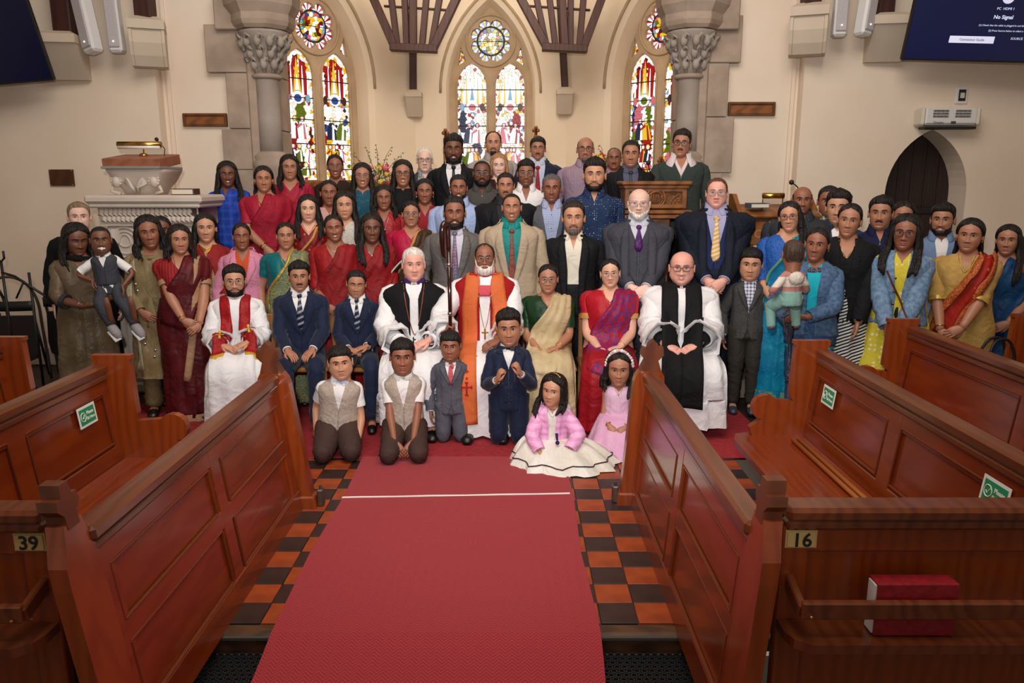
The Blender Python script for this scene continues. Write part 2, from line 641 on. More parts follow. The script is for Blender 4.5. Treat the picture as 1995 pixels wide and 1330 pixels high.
# slim pilaster strips and cable trunking by the wall corners
for x, nm in ((-3.335, 'left'), (2.73, 'right')):
 q = MB()
 q.box((x, 7.735, 3.3), (.035, .03, 6.6), b=.004)
 structure(q, 'trim_' + nm, plaster)
for x0, x1, nm in ((-6.2, -3.42, 'left'), (2.8, 3.62, 'right'), (4.5, 6.2, 'far_right')):
 q = MB()
 q.box(((x0 + x1) / 2, 7.595, .09), (x1 - x0, .03, .18), b=.006)
 structure(q, 'baseboard_' + nm, mat('pale_skirting', 'CDBFAE', 0.5))
# arched door on the right
dr = empty('door_1', (4.065, 7.95, 0), kind='structure')
dwood = mat('dark_door_planks', '2A1610', 0.6, kind='wood', col2='1C0E0A', scale=3, stretch=(5, 1, .6))
dout = lancet(0, 0, .41, 1.72, 2.34, 10)
for i in range(6):
 x0, x1 = -.41 + i * .1367, -.41 + (i + 1) * .1367 - .006
 def topz(x):
  w_, h = .41, .62
  R = (w_ * w_ + h * h) / (2 * w_)
  return 1.72 + math.sqrt(max(0, R * R - (abs(x) + R - w_) ** 2))
 pl = [(x0, .02), (x1, .02)] + [(x1 + (x0 - x1) * t, topz(x1 + (x0 - x1) * t)) for t in (0, .25, .5, .75, 1)]
 q = MB()
 q.prism(pl, -.03, .03)
 q.build('plank', dwood, dr)
q = MB()
for z in (.45, 1.55):
 q.box((0, -.04, z), (.74, .02, .07), b=.005)
q.build('iron_strap', black, dr)
q = MB()
q.lathe([(.0, 0), (.03, 0), (.03, .01), (.012, .02), (.012, .04), (.028, .05), (.02, .07), (0, .07)], n=12)
o = q.build('door_handle', black, dr, True)
o.rotation_euler = (PI / 2, 0, 0)
o.location = (-.28, -.035, 1.0)
# chancel walls (three sided apse)
ZT = 5.9
def lobes(cx, cz, r, n=8, ph=0.0, k=6):
 """foiled rosette outline"""
 out = []
 R0, rl = r * .70, r * .31
 for i in range(n):
  a = ph + 2 * PI * i / n
  lx, lz = cx + R0 * math.cos(a), cz + R0 * math.sin(a)
  for j in range(k):
   b = a - 1.75 + 3.5 * j / (k - 1)
   out.append((lx + rl * math.cos(b), lz + rl * math.sin(b)))
 return out
def clip(poly, nx, ny, c):
 """keep the part of poly with nx*x+ny*y <= c"""
 out = []
 for i in range(len(poly)):
  a, b = poly[i], poly[(i + 1) % len(poly)]
  da, db = nx * a[0] + ny * a[1] - c, nx * b[0] + ny * b[1] - c
  if da <= 0:
   out.append(a)
  if (da < 0 < db) or (db < 0 < da):
   t = da / (da - db)
   out.append((a[0] + (b[0] - a[0]) * t, a[1] + (b[1] - a[1]) * t))
 return out
def voronoi(outline, sp, rng, lead=.006, jit=.36, ar=1.0):
 """leaded cells filling a convex outline"""
 xs_ = [p[0] for p in outline]
 zs_ = [p[1] for p in outline]
 x0, x1, z0, z1 = min(xs_), max(xs_), min(zs_), max(zs_)
 sx, sz = sp, sp * ar
 nx, nz = int((x1 - x0) / sx) + 2, int((z1 - z0) / sz) + 2
 S = {}
 for i in range(-1, nx + 1):
  for j in range(-1, nz + 1):
   S[i, j] = (x0 + (i + .5 * (j % 2)) * sx + rng.uniform(-jit, jit) * sx, z0 + j * sz + rng.uniform(-jit, jit) * sz)
 cxm, czm = sum(xs_) / len(xs_), sum(zs_) / len(zs_)
 edges = []
 n = len(outline)
 for i in range(n):
  a, b = outline[i], outline[(i + 1) % n]
  ex, ez = b[0] - a[0], b[1] - a[1]
  l = math.hypot(ex, ez)
  if l < 1e-6:
   continue
  nx_, nz_ = ez / l, -ex / l
  c = nx_ * a[0] + nz_ * a[1]
  if nx_ * cxm + nz_ * czm > c:
   nx_, nz_, c = -nx_, -nz_, -c
  edges.append((nx_, nz_, c - lead))
 res = []
 for (i, j), s in S.items():
  if not (0 <= i < nx and 0 <= j < nz):
   continue
  pl = [(s[0] - sx * 1.6, s[1] - sz * 1.6), (s[0] + sx * 1.6, s[1] - sz * 1.6), (s[0] + sx * 1.6, s[1] + sz * 1.6), (s[0] - sx * 1.6, s[1] + sz * 1.6)]
  for di in (-2, -1, 0, 1, 2):
   for dj in (-2, -1, 0, 1, 2):
    if (di or dj) and (i + di, j + dj) in S and pl:
     t = S[i + di, j + dj]
     ex, ez = t[0] - s[0], t[1] - s[1]
     l = math.hypot(ex, ez)
     if l < 1e-5:
      continue
     ex, ez = ex / l, ez / l
     pl = clip(pl, ex, ez, ex * (s[0] + t[0]) / 2 + ez * (s[1] + t[1]) / 2 - lead / 2)
  for e in edges:
   if not pl:
    break
   pl = clip(pl, *e)
  if len(pl) >= 3:
   ar_ = abs(sum(pl[k][0] * pl[(k + 1) % len(pl)][1] - pl[(k + 1) % len(pl)][0] * pl[k][1] for k in range(len(pl)))) / 2
   if ar_ > 4e-5:
    c = (sum(p[0] for p in pl) / len(pl), sum(p[1] for p in pl) / len(pl))
    res.append((pl, c, ar_))
 return res
GL = {}
for nm, c, e in (('white', 'FFFDF8', 1.6), ('pale', 'F4E6D4', 1.1), ('red', 'B81420', .7), ('darkred', '7A0C14', .5), ('pink', 'E0707E', .85), ('yellow', 'F0C428', .95),
    ('green', '6E8214', .65), ('blue', '2A55A8', .7), ('sky', '7FB2D8', .85), ('brown', '5A2C14', .5), ('navy', '1E2E5C', .5), ('violet', '8A4FA0', .6)):
 m = mat('glass_' + nm, c, 0.25, emit=e)
 m.node_tree.nodes['Principled BSDF'].inputs['Base Color'].default_value = (*[v * .25 for v in srgb(c)], 1)
 GL[nm] = m
GLN = list(GL)
lead = mat('lead_came', '14100E', 0.6)
def paint(wi, li, cx, hw, z0, zt, rng):
 """returns a function giving the glass colour at (x,z): a scene of robed figures under a canopy"""
 H_ = zt - z0
 figs = []
 for row, (zc, k) in enumerate(((z0 + .50 * H_, 2), (z0 + .30 * H_, 2), (z0 + .14 * H_, 3))):
  for i in range(k):
   fx = cx + hw * (-.6 + 1.2 * (i + .5 * (rng.rand())) / max(1, k - .5))
   col = ['white', 'red', 'pink', 'white', 'green', 'yellow', 'white', 'brown'][rng.randint(8)] if wi != 1 else ['white', 'pink', 'pale', 'green', 'white', 'red', 'navy', 'white'][rng.randint(8)]
   figs.append((fx, zc + rng.uniform(-.03, .03), .085 + .03 * rng.rand(), .17 + .04 * rng.rand(), col, ['red', 'yellow', 'pink'][rng.randint(3)]))
 def col(x, z):
  e = hw - abs(x - cx)
  t = (z - z0) / H_
  if t > .80:
   e = min(e, (zt - z) * .5 - (abs(x - cx) * .45))
  if e < .035:
   return ['white', 'pale', 'white', 'red' if wi == 1 else 'yellow'][int(z * 31) % 4]
  if t < .09:
   return ['white', 'yellow', 'white', 'pale', 'red', 'white'][int((x + 9) * 37 + z * 19) % 6]
  if t > .70:
   u = abs(((x - cx) / hw * 2.0) % 1.0 - .5)
   if u < .16 + (.9 - t) * .5:
    return 'white' if int(z * 23) % 3 else 'yellow'
   return ('pale' if wi == 1 else ('red' if int(z * 17 + x * 9) % 3 else 'darkred')) if t > .74 else ('white' if wi == 1 else 'red')
  if t > .60:
   return ['white', 'yellow', 'sky' if wi else 'blue', 'white', 'pink', 'white', 'green'][int((x + 7) * 41 + z * 11) % 7]
  for fx, fz, a, b, c, halo in figs:
   r = math.hypot(x - fx, z - (fz + b + .02))
   if r < .035:
    return 'white'
   if r < .065:
    return halo
   if ((x - fx) / a) ** 2 + ((z - fz) / b) ** 2 < 1:
    return c if (x - fx) < a * .35 else ('white' if c != 'white' else 'pale')
  if t > .38:
   return ['blue', 'navy', 'blue', 'sky', 'brown'][int((x + 7) * 23 + z * 29) % 5] if (wi, li) in ((0, 1), (2, 0)) else ['white', 'sky', 'white', 'pale', 'red'][int((x + 7) * 23 + z * 29) % 5]
  return ['darkred', 'red', 'white', 'brown', 'green', 'white', 'yellow'][int((x + 7) * 23 + z * 13) % 7]
 return col
def figure_glass(wd, uc, wi, rng):
 """larger drawn pieces laid into the glazing: spires, canopies, robed figures with haloes"""
 lay = [0]
 def piece(poly, cn, grow=.0045):
  n = len(poly)
  mx, mz = sum(p[0] for p in poly) / n, sum(p[1] for p in poly) / n
  big = []
  for x, z in poly:
   l = math.hypot(x - mx, z - mz) + 1e-6
   big.append((x + (x - mx) / l * grow, z + (z - mz) / l * grow))
  y = .3535 - .0007 * lay[0]
  lay[0] += 1
  q = MB()
  q.prism(big, y, y + .0006, 1)
  q.prism(poly, y - .0007, y, 0)
  q.build('glass_piece', [GL[cn], lead], wd)
 def el(cx, cz, a, c, n=10, ph=0):
  return [(cx + a * math.cos(ph + 2 * PI * i / n), cz + c * math.sin(ph + 2 * PI * i / n)) for i in range(n)]
 for li, s in enumerate((-1, 1)):
  cx = uc + s * .305
  red = 'darkred' if wi != 1 else 'pale'
  # canopy: ground, spires, gable, arch
  lay[0] = 0
  for k in (-1, 1):
   piece([(cx + k * .11 - .075, 3.06), (cx + k * .11 + .075, 3.06), (cx + k * .09 + .05, 3.48), (cx + k * .05, 3.56)], 'red' if wi != 1 else 'white')
  for k, h in ((-.17, 3.36), (-.09, 3.46), (.09, 3.46), (.17, 3.36)):
   piece([(cx + k - .017, 3.05), (cx + k + .017, 3.05), (cx + k + .004, h), (cx + k - .004, h)], 'white' if wi != 1 else 'yellow')
  piece([(cx - .07, 3.08), (cx + .07, 3.08), (cx, 3.58)], 'yellow' if wi != 1 else 'white')
  piece([(cx - .035, 3.12), (cx + .035, 3.12), (cx, 3.34)], 'white' if wi != 1 else 'sky')
  piece(el(cx, 3.02, .10, .09), 'white')
  piece(el(cx, 3.01, .06, .055), 'blue' if wi == 0 else ('green' if wi == 2 else 'pink'))
  for k in (-1, 1):
   piece(el(cx + k * .16, 3.01, .035, .06), ['pink', 'sky', 'brown'][rng.randint(3)])
  # figure groups
  pal = [('white', 'red'), ('pink', 'white'), ('red', 'yellow'), ('green', 'white'), ('white', 'pink'), ('navy', 'white'), ('brown', 'yellow'), ('yellow', 'red')]
  for row, (zc, n, hh) in enumerate(((2.62, 2, .34), (2.26, 3, .27), (2.02, 2, .18))):
   lay[0] = 0
   for i in range(n):
    fx = cx + (-.13 + .26 * (i + .5) / n * 1.0) * 1.0 + rng.uniform(-.015, .015)
    col, trim = pal[rng.randint(len(pal))]
    w_ = .26 / n * .62
    lean_ = rng.uniform(-.04, .04)
    b0 = zc - hh / 2
    piece([(fx - w_, b0), (fx + w_, b0), (fx + w_ * .85 + lean_, b0 + hh * .45), (fx + w_ * .5 + lean_, b0 + hh * .70), (fx - w_ * .5 + lean_, b0 + hh * .70), (fx - w_ * .9 + lean_ * .5, b0 + hh * .4)], col)
    piece([(fx + w_ * .1, b0), (fx + w_ * .6, b0), (fx + w_ * .45 + lean_, b0 + hh * .62), (fx + w_ * .15 + lean_, b0 + hh * .62)], trim)
    d = rng.choice([-1, 1])
    piece([(fx + lean_, b0 + hh * .56), (fx + lean_ + d * w_ * 1.1, b0 + hh * .40), (fx + lean_ + d * w_ * 1.2, b0 + hh * .47), (fx + lean_ + d * w_ * .2, b0 + hh * .66)], trim)
    piece(el(fx + lean_, b0 + hh * .82, .036, .038, 10), ['red', 'yellow', 'pink'][rng.randint(3)])
    piece(el(fx + lean_, b0 + hh * .81, .021, .027, 8), 'white' if rng.rand() > .3 else 'pale')
def facet(name, A, B, wi, uc):
 """chancel wall from A to B (x,y); window centred uc metres from A along it; outside is behind (+local y)"""
 A, B = Vector((*A, 0)), Vector((*B, 0))
 L_ = (B - A).length
 ang = math.atan2((B - A).y, (B - A).x)
 r = empty(name, (A.x, A.y, 0), ang, kind='structure')
 out = lancet(uc, 1.62, .78, 3.20, 4.72, 12)
 inn = lancet(uc, 1.78, .655, 3.20, 4.50, 12)
 W, F = plate([(-.02, 0), (L_ + .02, 0), (L_ + .02, ZT), (-.02, ZT)], [out], 0, .06)
 MB().add(W, F).build('plaster_face', plaster2, r)
 mid = lancet(uc, 1.72, .70, 3.20, 4.60, 12)
 q = MB()
 q.grid(np.array([[(x, y, z) for x, z in o_] for o_, y in ((out, .0), (mid, .06))]), 0, True)
 q.build('hood_splay', plaster2, r)
 q = MB()
 q.grid(np.array([[(x, y, z) for x, z in o_] for o_, y in ((mid, .06), (inn, .34))]), 0, True)
 q.build('window_splay', plaster2, r)
 # moulded hood line
 q = MB()
 q.tube([(x, -.01, z) for x, z in out[2:]], .022, n=6, side=(0, 1, 0))
 q.build('hood_moulding', stone3, r, True)
 wd = empty('window_%d' % (wi + 1), (0, 0, 0), kind='structure')
 wd.parent = None
 wd.location = (A.x, A.y, 0)
 wd.rotation_euler = (0, 0, ang)
 lan = [lancet(uc + s * .305, 1.86, .243, 3.33, 3.69, 7) for s in (-1, 1)]
 ros = lobes(uc, 4.015, .325, 8, PI / 8)
 tri = [[(uc + s * .40, 3.72), (uc + s * .52, 3.64), (uc + s * .475, 3.92)] for s in (-1, 1)]
 tri = [t if (t[1][0] - t[0][0]) * (t[2][1] - t[0][1]) > 0 else t[::-1] for t in tri]
 lowtri = [(uc - .05, 3.60), (uc, 3.50), (uc + .05, 3.60)]
 W, F = plate(lancet(uc, 1.70, .70, 3.20, 4.56, 12), lan + [ros] + tri, .30, .42)
 MB().add(W, F).build('tracery', stone3, wd)
 q = MB()
 for l_ in lan:
  q.tube([(x, .30, z) for x, z in l_], .018, n=6, side=(0, 1, 0), closed=True)
 q.tube([(uc + .385 * math.cos(a), .295, 4.015 + .385 * math.sin(a)) for a in np.linspace(0, 2 * PI, 32, endpoint=False)], .022, n=6, side=(0, 1, 0), closed=True)
 q.build('tracery_moulding', stone3, wd, True)
 q = MB()
 q.box((uc, .37, 3.05), (1.30, .012, 2.75))
 q.build('lead_backing', lead, wd)
 rng = np.random.RandomState(11 + wi)
 cells = []
 for li, l_ in enumerate(lan):
  cf = paint(wi, li, uc + (-.305, .305)[li], .243, 1.86, 3.69, rng)
  for pl, c, a in voronoi(l_, .040, rng, .0046, .42, 1.3):
   cells.append((pl, cf(*c), a))
 for pl, c, a in voronoi(arc(uc, 4.015, .205, 0, 2 * PI * 23 / 24, 24), .052, rng, .0065):
  rr = math.hypot(c[0] - uc, c[1] - 4.015)
  if rr > .165:
   cc = ['sky', 'yellow', 'blue', 'pink'][int(math.atan2(c[1] - 4.015, c[0] - uc) * 3) % 4]
  elif abs(c[0] - uc) < .06 or wi == 1:
   cc = ['white', 'white', 'yellow', 'pink', 'green'][rng.randint(5)]
  else:
   cc = ['red', 'darkred', 'white', 'green', 'yellow'][rng.randint(5)]
  cells.append((pl, cc, a))
 for i in range(8):
  a = PI / 8 + 2 * PI * i / 8
  cx, cz = uc + .2275 * math.cos(a), 4.015 + .2275 * math.sin(a)
  circ = [p for p in arc(cx, cz, .096, a - 1.75, a + 1.75, 9)]
  for s in range(8):
   p3 = [(uc + .225 * math.cos(a + (s - 4) * .05), 4.015 + .225 * math.sin(a + (s - 4) * .05)), circ[s], circ[s + 1], (uc + .225 * math.cos(a + (s - 3) * .05), 4.015 + .225 * math.sin(a + (s - 3) * .05))]
   m_ = (sum(p[0] for p in p3) / 4, sum(p[1] for p in p3) / 4)
   p3 = [(m_[0] + (p[0] - m_[0]) * .88, m_[1] + (p[1] - m_[1]) * .9) for p in p3]
   cells.append((p3, (['red', 'white', 'pink', 'white'] if wi != 1 else ['sky', 'white', 'blue', 'yellow'])[s % 4], .0008))
 for t in tri:
  for pl, c, a in voronoi(t, .045, rng, .006):
   cells.append((pl, ['red', 'white', 'white', 'yellow'][rng.randint(4)], a))
 figure_glass(wd, uc, wi, rng)
 order = sorted(range(len(cells)), key=lambda i: -cells[i][2])
 rest = MB()
 for k, i in enumerate(order):
  pl, cn, a = cells[i]
  n = len(pl)
  V = [(x, .364, z) for x, z in pl] + [(x, .355, z) for x, z in pl]
  F = [tuple(range(n, 2 * n))] + [(j, (j + 1) % n, (j + 1) % n + n, j + n) for j in range(n)]
  if k < 40:
   MB().add(V, F).build('glass_piece', GL[cn], wd)
  else:
   rest.add(V, F, GLN.index(cn))
 o = rest.build('leaded_glass', [GL[g] for g in GLN], wd)
 o['kind'] = 'stuff'
 q = MB()
 for s in (-1, 1):
  for z in (2.02, 2.38, 2.72, 3.02, 3.28):
   q.box((uc + s * .305, .350, z), (.486, .008, .014))
 q.box((uc, .350, 4.015), (.60, .008, .010))
 q.build('saddle_bar', lead, wd)
 q = MB()
 q.prism([(uc - .80, 1.66), (uc + .80, 1.66), (uc + .80, 1.60), (uc - .80, 1.60)], -.02, .36)
 q.build('window_sill', stone3, wd)
 # oak dado with rail
 q = MB()
 n = max(2, int(L_ / .45))
 for i in range(n):
  q.box(((i + .5) * L_ / n, -.035, 1.12), (L_ / n - .02, .03, 1.2), b=.008)
 q.box((L_ / 2, -.03, 1.10), (L_, .02, 1.5))
 q.box((L_ / 2, -.05, 1.80 + .0), (L_, .08, .10), b=.02)
 q.box((L_ / 2, -.03, .55), (L_, .06, .14), b=.01)
 q.build('oak_panelling', oak, r)
 return r
C0, C1 = (-1.52, 12.4), (.85, 12.4)
g = 3.1 / math.sqrt(2)
facet('wall_apse_left', (C0[0] - g, C0[1] - g), C0, 0, 3.1 - 1.53)
facet('wall_apse_middle', C0, C1, 1, 1.185)
facet('wall_apse_right', C1, (C1[0] + g, C1[1] - g), 2, 1.53)
for s, nm in ((-1, 'chancel_left'), (1, 'chancel_right')):
 x = (C0[0] - g) if s < 0 else (C1[0] + g)
 q = MB()
 q.box((x + s * .1, (8.3 + 12.4 - g) / 2, ZT / 2), (.2, 12.4 - g - 8.3 + .05, ZT))
 structure(q, 'wall_' + nm, plaster2)
q = MB()
q.box((AX, 10.5, ZT), (8.5, 4.6, .1))
structure(q, 'ceiling_chancel', plaster2)
# chancel arch dressings: piers, shafts, capitals, voussoirs
for s in (-1, 1):
 cap = empty('chancel_arch_pier', ((-2.38 if s < 0 else 1.72), 7.75, 0), label='%s stone pier with carved leaf capital and round shaft of the chancel arch' % ('left' if s < 0 else 'right'), cat='column', kind='structure')
 z = 0
 zz_ = (.48, .95, 1.5, 1.95, 2.34, 2.86, 3.3, 3.75, 4.2, 4.8) if s < 0 else (.48, .95, 1.45, 1.92, 2.45, 2.95, 3.38, 3.8, 4.3, 4.8)
 for i, ze in enumerate(zz_):
  h = ze - z
  wq = ((.44, .36, .44, .36, .43, .355, .53, .41, .5, .4) if s < 0 else (.42, .34, .42, .33, .42, .345, .45, .41, .5, .4))[i]
  q = MB()
  q.box((s * (wq / 2 + .02), -.035, z + h / 2), (wq, .10, h - .006), b=.006)
  q.build('quoin_stone', stone, cap)
  q = MB()
  q.box((-s * .0, .30, z + h / 2), (.10, .52, h - .006), b=.006)
  q.build('jamb_stone', stone, cap)
  z += h
 # recessed inner order beside the shaft
 q = MB()
 q.box((s * .12, -.06, 1.9), (.10, .09, 2.9), b=.02)
 q.build('pier_moulding', stone, cap)
 sx = 0.0 if s < 0 else 0.0
 q = MB()
 q.lathe([(.115, 2.12), (.113, 2.4), (.113, 2.80), (.118, 2.81)], (sx, -.02, 0), 24)
 q.build('shaft', stone2, cap, True)
 q = MB()
 q.lathe([(.125, 2.80), (.145, 2.815), (.145, 2.835), (.125, 2.85)], (sx, -.02, 0), 24)
 q.lathe([(.16, 1.30), (.16, 1.90), (.165, 1.95), (.18, 1.98), (.18, 2.02), (.155, 2.045), (.165, 2.075), (.15, 2.10), (.125, 2.125)], (sx, -.02, 0), 24)
 q.build('shaft_base', stone, cap, True)
 q = MB()
 q.lathe([(.118, 2.85), (.125, 2.95), (.15, 3.06), (.19, 3.15), (.235, 3.21), (.235, 3.23), (.20, 3.24)], (sx, -.02, 0), 24)
 for ring, (zz, rr, n_) in enumerate(((2.93, .14, 9), (3.03, .165, 10), (3.13, .215, 12))):
  for i in range(n_):
   a = 2 * PI * (i + .5 * ring) / n_
   q.ball((sx + rr * math.cos(a), -.02 + rr * math.sin(a), zz), (.038, .038, .055), n=8, m=6)
   a2 = a + .16
   q.tube([(sx + (rr - .03) * math.cos(a), -.02 + (rr - .03) * math.sin(a), zz - .08), (sx + rr * math.cos(a), -.02 + rr * math.sin(a), zz), (sx + (rr + .045) * math.cos(a2), -.02 + (rr + .045) * math.sin(a2), zz + .055), (sx + (rr + .03) * math.cos(a2 + .15), -.02 + (rr + .03) * math.sin(a2 + .15), zz + .02)], [.02, .022, .018, .008], n=6)
 q.build('leaf_capital', stone2, cap, True)
 q = MB()
 a8 = [(.30 * math.cos(PI / 8 + i * PI / 4), .30 * math.sin(PI / 8 + i * PI / 4)) for i in range(8)]
 q.grid(np.array([[(sx + x * k, -.02 + y * k, z_) for x, y in a8] for k, z_ in ((.85, 3.24), (.95, 3.27), (1.0, 3.31), (1.0, 3.37), (1.16, 3.45), (1.2, 3.56))]), 0, True, True, True)
 q.box((s * .22, .1, 3.40), (.40, .5, .32), b=.01)
 q.build('abacus', stone, cap)
# voussoirs
var = empty('chancel_arch', (0, 0, 0), kind='structure')
for ringi, (off, wv, yy, dp) in enumerate(((.0, .34, 7.70, .12), (-.30, .30, 7.86, .30))):
 ap = arch_pts(AL - off * 1 + 0, AR + off, 3.56, 3.56, 12)[2:]
 for i in range(len(ap) - 1):
  (xa, za), (xb, zb) = ap[i], ap[i + 1]
  cx, cz = AX, 3.2
  def ext(x, z):
   l = math.hypot(x - cx, z - cz)
   return (x + (x - cx) / l * wv, z + (z - cz) / l * wv)
  q = MB()
  pl = [(xa, za), (xb, zb), ext(xb, zb), ext(xa, za)]
  mx, mz = sum(p[0] for p in pl) / 4, sum(p[1] for p in pl) / 4
  q.prism([(mx + (p[0] - mx) * .985, mz + (p[1] - mz) * .985) for p in pl], yy - dp / 2, yy + dp / 2)
  q.build('voussoir', stone, var)
def bar(q, p1, p2, wx, wy, mi=0):
 p1, p2 = Vector(p1), Vector(p2)
 d = p2 - p1
 up = Vector((0, 1, 0)) if abs(d.normalized().y) < .9 else Vector((1, 0, 0))
 x = d.normalized()
 y = (up - x * up.dot(x)).normalized()
 z = x.cross(y)
 R = Matrix((x, y, z)).transposed()
 q.box(tuple((p1 + p2) / 2), (d.length, wy, wx), mi, b=.008, rot=R)
# roof timbers over the apse
def truss(px, xs_, lab, slant):
 D = 11.15
 r = empty('roof_truss_frame', P(px, 178, D), label=lab, cat='roof timber')
 org = Vector(r.location)
 def L_(x, y, d=D):
  return Vector(P(x, y, d)) - org
 q = MB()
 bar(q, L_(px - 1, 180, 12.27), L_(px + slant, -60, 12.27), .105, .11)
 bar(q, L_(px - 1, 40, 12.3), L_(px, 30, D), .09, .09)
 bar(q, L_(px - 1, 97, D), L_(px + slant * .7, -60, D), .10, .10)
 q.build('wall_post', oak_dark, r)
 (a0, a1), (b0, b1) = xs_
 for p1, p2, w_, d_, nm in (((a0 - 22, -52), (a1 + 3, 92), .11, .14, 'outer_rib'), ((b0 + 22, -56), (b1 - 3, 97), .11, .14, 'outer_rib'), ((a1 - 6, 92), (b1 + 6, 96), .10, .165, 'tie_beam')):
  q = MB()
  bar(q, L_(*p1), L_(*p2), w_, d_)
  q.build(nm, oak_dark, r)
 n = 5
 for i in (1, 2, 4, 5):
  t = i / 6 + (.03 if i < 3 else -.03)
  q = MB()
  xb = a1 + (b1 - a1) * t
  xt = a0 + (b0 - a0) * t
  bar(q, L_(xb + (xt - xb) * .35, 90, D + .05), L_(xt + (xt - xb) * .1, -40, D + .05), .085, .09)
  q.build('inner_rib', oak_dark, r)
 q = MB()
 bar(q, L_(a0 + 20, 12, D + .15), L_(b0 - 20, 20, D + .15), .03, .04)
 q.build('purlin', oak_dark, r)
 return r
truss(806, ((728, 766), (892, 846)), 'dark timber roof frame tapering to a post, left of the middle window', -2)
truss(1102, ((1010, 1062), (1170, 1138)), 'dark timber roof frame tapering to a post, right of the middle window', -14)
def corbel(px, py0, py1, wpx, d, lab, rz=0, carved=False, base=None):
 x, y, z1 = P(px, py0, d)
 z0 = P(px, py1, d)[2]
 w_ = wpx / F_PX * d
 h = z1 - z0
 r = empty('corbel', (x, y, z0), rz, label=lab, cat='corbel')
 q = MB()
 a = w_ / 2
 dp = w_ * 1.0
 m = mat('painted_corbel_stone', 'CDBDA9', .8, kind='noise', col2='C6B5A0', scale=3)
 # capping block with chamfered top
 V = np.array([[(-a, 0, z), (a, 0, z), (a, -dp * k, z), (-a, -dp * k, z)] for k, z in ((1, h * .72), (1, h * .90))] + [[(-a * .6, 0, h), (a * .6, 0, h), (a * .6, -dp * .7, h), (-a * .6, -dp * .7, h)]])
 q.grid(V, 0, True, True, True)
 q.build('corbel_cap', m, r)
 q = MB()
 if carved:
  prof = [(0, 0), (-dp * .62, 0), (-dp * .80, h * .2), (-dp * .92, h * .45), (-dp * .9, h * .72), (0, h * .72)]
 else:
  prof = [(0, 0), (-dp * .25, 0), (-dp * .95, h * .72), (0, h * .72)]
 e_ = .79 if carved else .95
 q.prism(prof, -a * e_, a * e_, plane='YZ')
 if carved:
  for s in (-1, 1):
   q.prism([(y_ - (.012 if y_ < 0 else 0), z_) for y_, z_ in prof], s * a * .80, s * a * .97, plane='YZ')
 q.build('corbel_bracket', m, r)
 return r
corbel(808, 177, 228, 30, 12.33, 'small stone corbel under the roof post left of the middle window')
corbel(1099, 172, 223, 30, 12.33, 'small stone corbel under the roof post right of the middle window')
corbel(288, 40, 135, 60, WALLZ - .0, 'carved cream corbel on the left wall near the corner strip', .35, True)
corbel(133, 70, 158, 72, WALLZ, 'plain tapered cream corbel beside the dark left screen', .15)
corbel(1578, 15, 112, 64, WALLZ, 'carved cream corbel on the right wall near the corner strip', -.35, True)
corbel(1722, 34, 123, 66, WALLZ, 'plain tapered cream corbel beside the lit right screen', -.15)
for px, y0, w_ in ((283, 42, .15), (128, 74, .17), (1580, 18, .15), (1722, 38, .14)):
 a, b_ = Vector(P(px, y0, WALLZ - .17)), Vector(P(px, -120, WALLZ - .17))
 b_.x = a.x
 q = MB()
 q.box(((a.x + b_.x) / 2, a.y + .02, (a.z + b_.z) / 2 - .02), (w_, .15, b_.z - a.z), b=.01)
 o = q.build('roof_post', oak_dark)
 tag(o, 'dark timber roof post standing on the %s' % {283: 'carved corbel of the left wall', 128: 'plain corbel of the left wall', 1580: 'carved corbel of the right wall', 1722: 'plain corbel of the right wall'}[px], 'roof timber')
# column speakers
def speaker(pt, pb, rz, ry, lab, wd=.16):
 a = Vector(pb)
 hgt = (Vector(pt) - a).length * 1.6
 r = empty('column_speaker', a, label=lab, cat='speaker')
 r.rotation_euler = (0, ry, rz)
 q = MB()
 q.box((0, .01, hgt / 2), (wd, .12, hgt), b=.02)
 q.build('speaker_case', white, r)
 q = MB()
 q.box((0, -.055, hgt / 2 + .01), (wd * .8, .02, hgt - .06), b=.008)
 q.build('speaker_grille', mat('speaker_mesh', 'B9B2B4', .6, kind='dots', col2='9A9496', scale=90), r)
 q = MB()
 q.ball((0, -.068, .09), .007, n=8, m=6)
 q.build('speaker_light', mat('led', 'FFFFFF', .2, emit=2), r)
 q = MB()
 q.box((0, .12, hgt * .7), (.05, .14, .05), b=.01)
 q.build('wall_bracket', white, r)
 return r
D_ = 7.35
speaker(P(215, -60, D_), P(229, 103, D_), .1, -.03, 'straight white column speaker left of the carved left corbel', .12)
speaker(P(130, -60, D_), P(182, 103, D_), -.45, -.20, 'tilted white column speaker beside the dark left screen', .15)
speaker(P(1640, -60, D_), P(1634, 72, D_), -.1, .0, 'straight white column speaker right of the carved right corbel', .12)
speaker(P(1712, -60, D_), P(1681, 70, D_), .45, .12, 'tilted white column speaker near the lit right screen', .13)
# screens
def tv(corner, wd, hg, tilt, rz, lit, lab, ry=0, right=True):
 """corner = bottom inner corner"""
 r = empty('wall_screen', corner, label=lab, cat='screen')
 r.rotation_euler = (tilt, ry, rz)
 s = 1 if right else -1
 q = MB()
 q.box((s * wd / 2, .03, hg / 2), (wd, .05, hg), b=.008)
 q.build('screen_case', blackp, r)
 q = MB()
 q.box((s * wd / 2, 0.002, hg / 2), (wd - .03, .006, hg - .03), b=.001)
 q.build('screen_panel', mat('lit_screen' if lit else 'dark_screen', '10153A' if lit else '080B26', .2, emit=.55 if lit else .35), r)
 q = MB()
 q.box((s * wd / 2, .16, hg / 2), (.3, .22, .3), b=.01)
 q.build('screen_bracket', black, r)
 return r
tvL = tv(P(106, 157, 7.25), 1.9, 1.15, .30, .12, False, 'large dark wall screen high on the left wall', ry=-.10, right=False)
tvR = tv(P(1756, 117, 7.25), 1.9, 1.15, .26, -.10, True, 'large lit wall screen showing a no signal message', ry=.04)
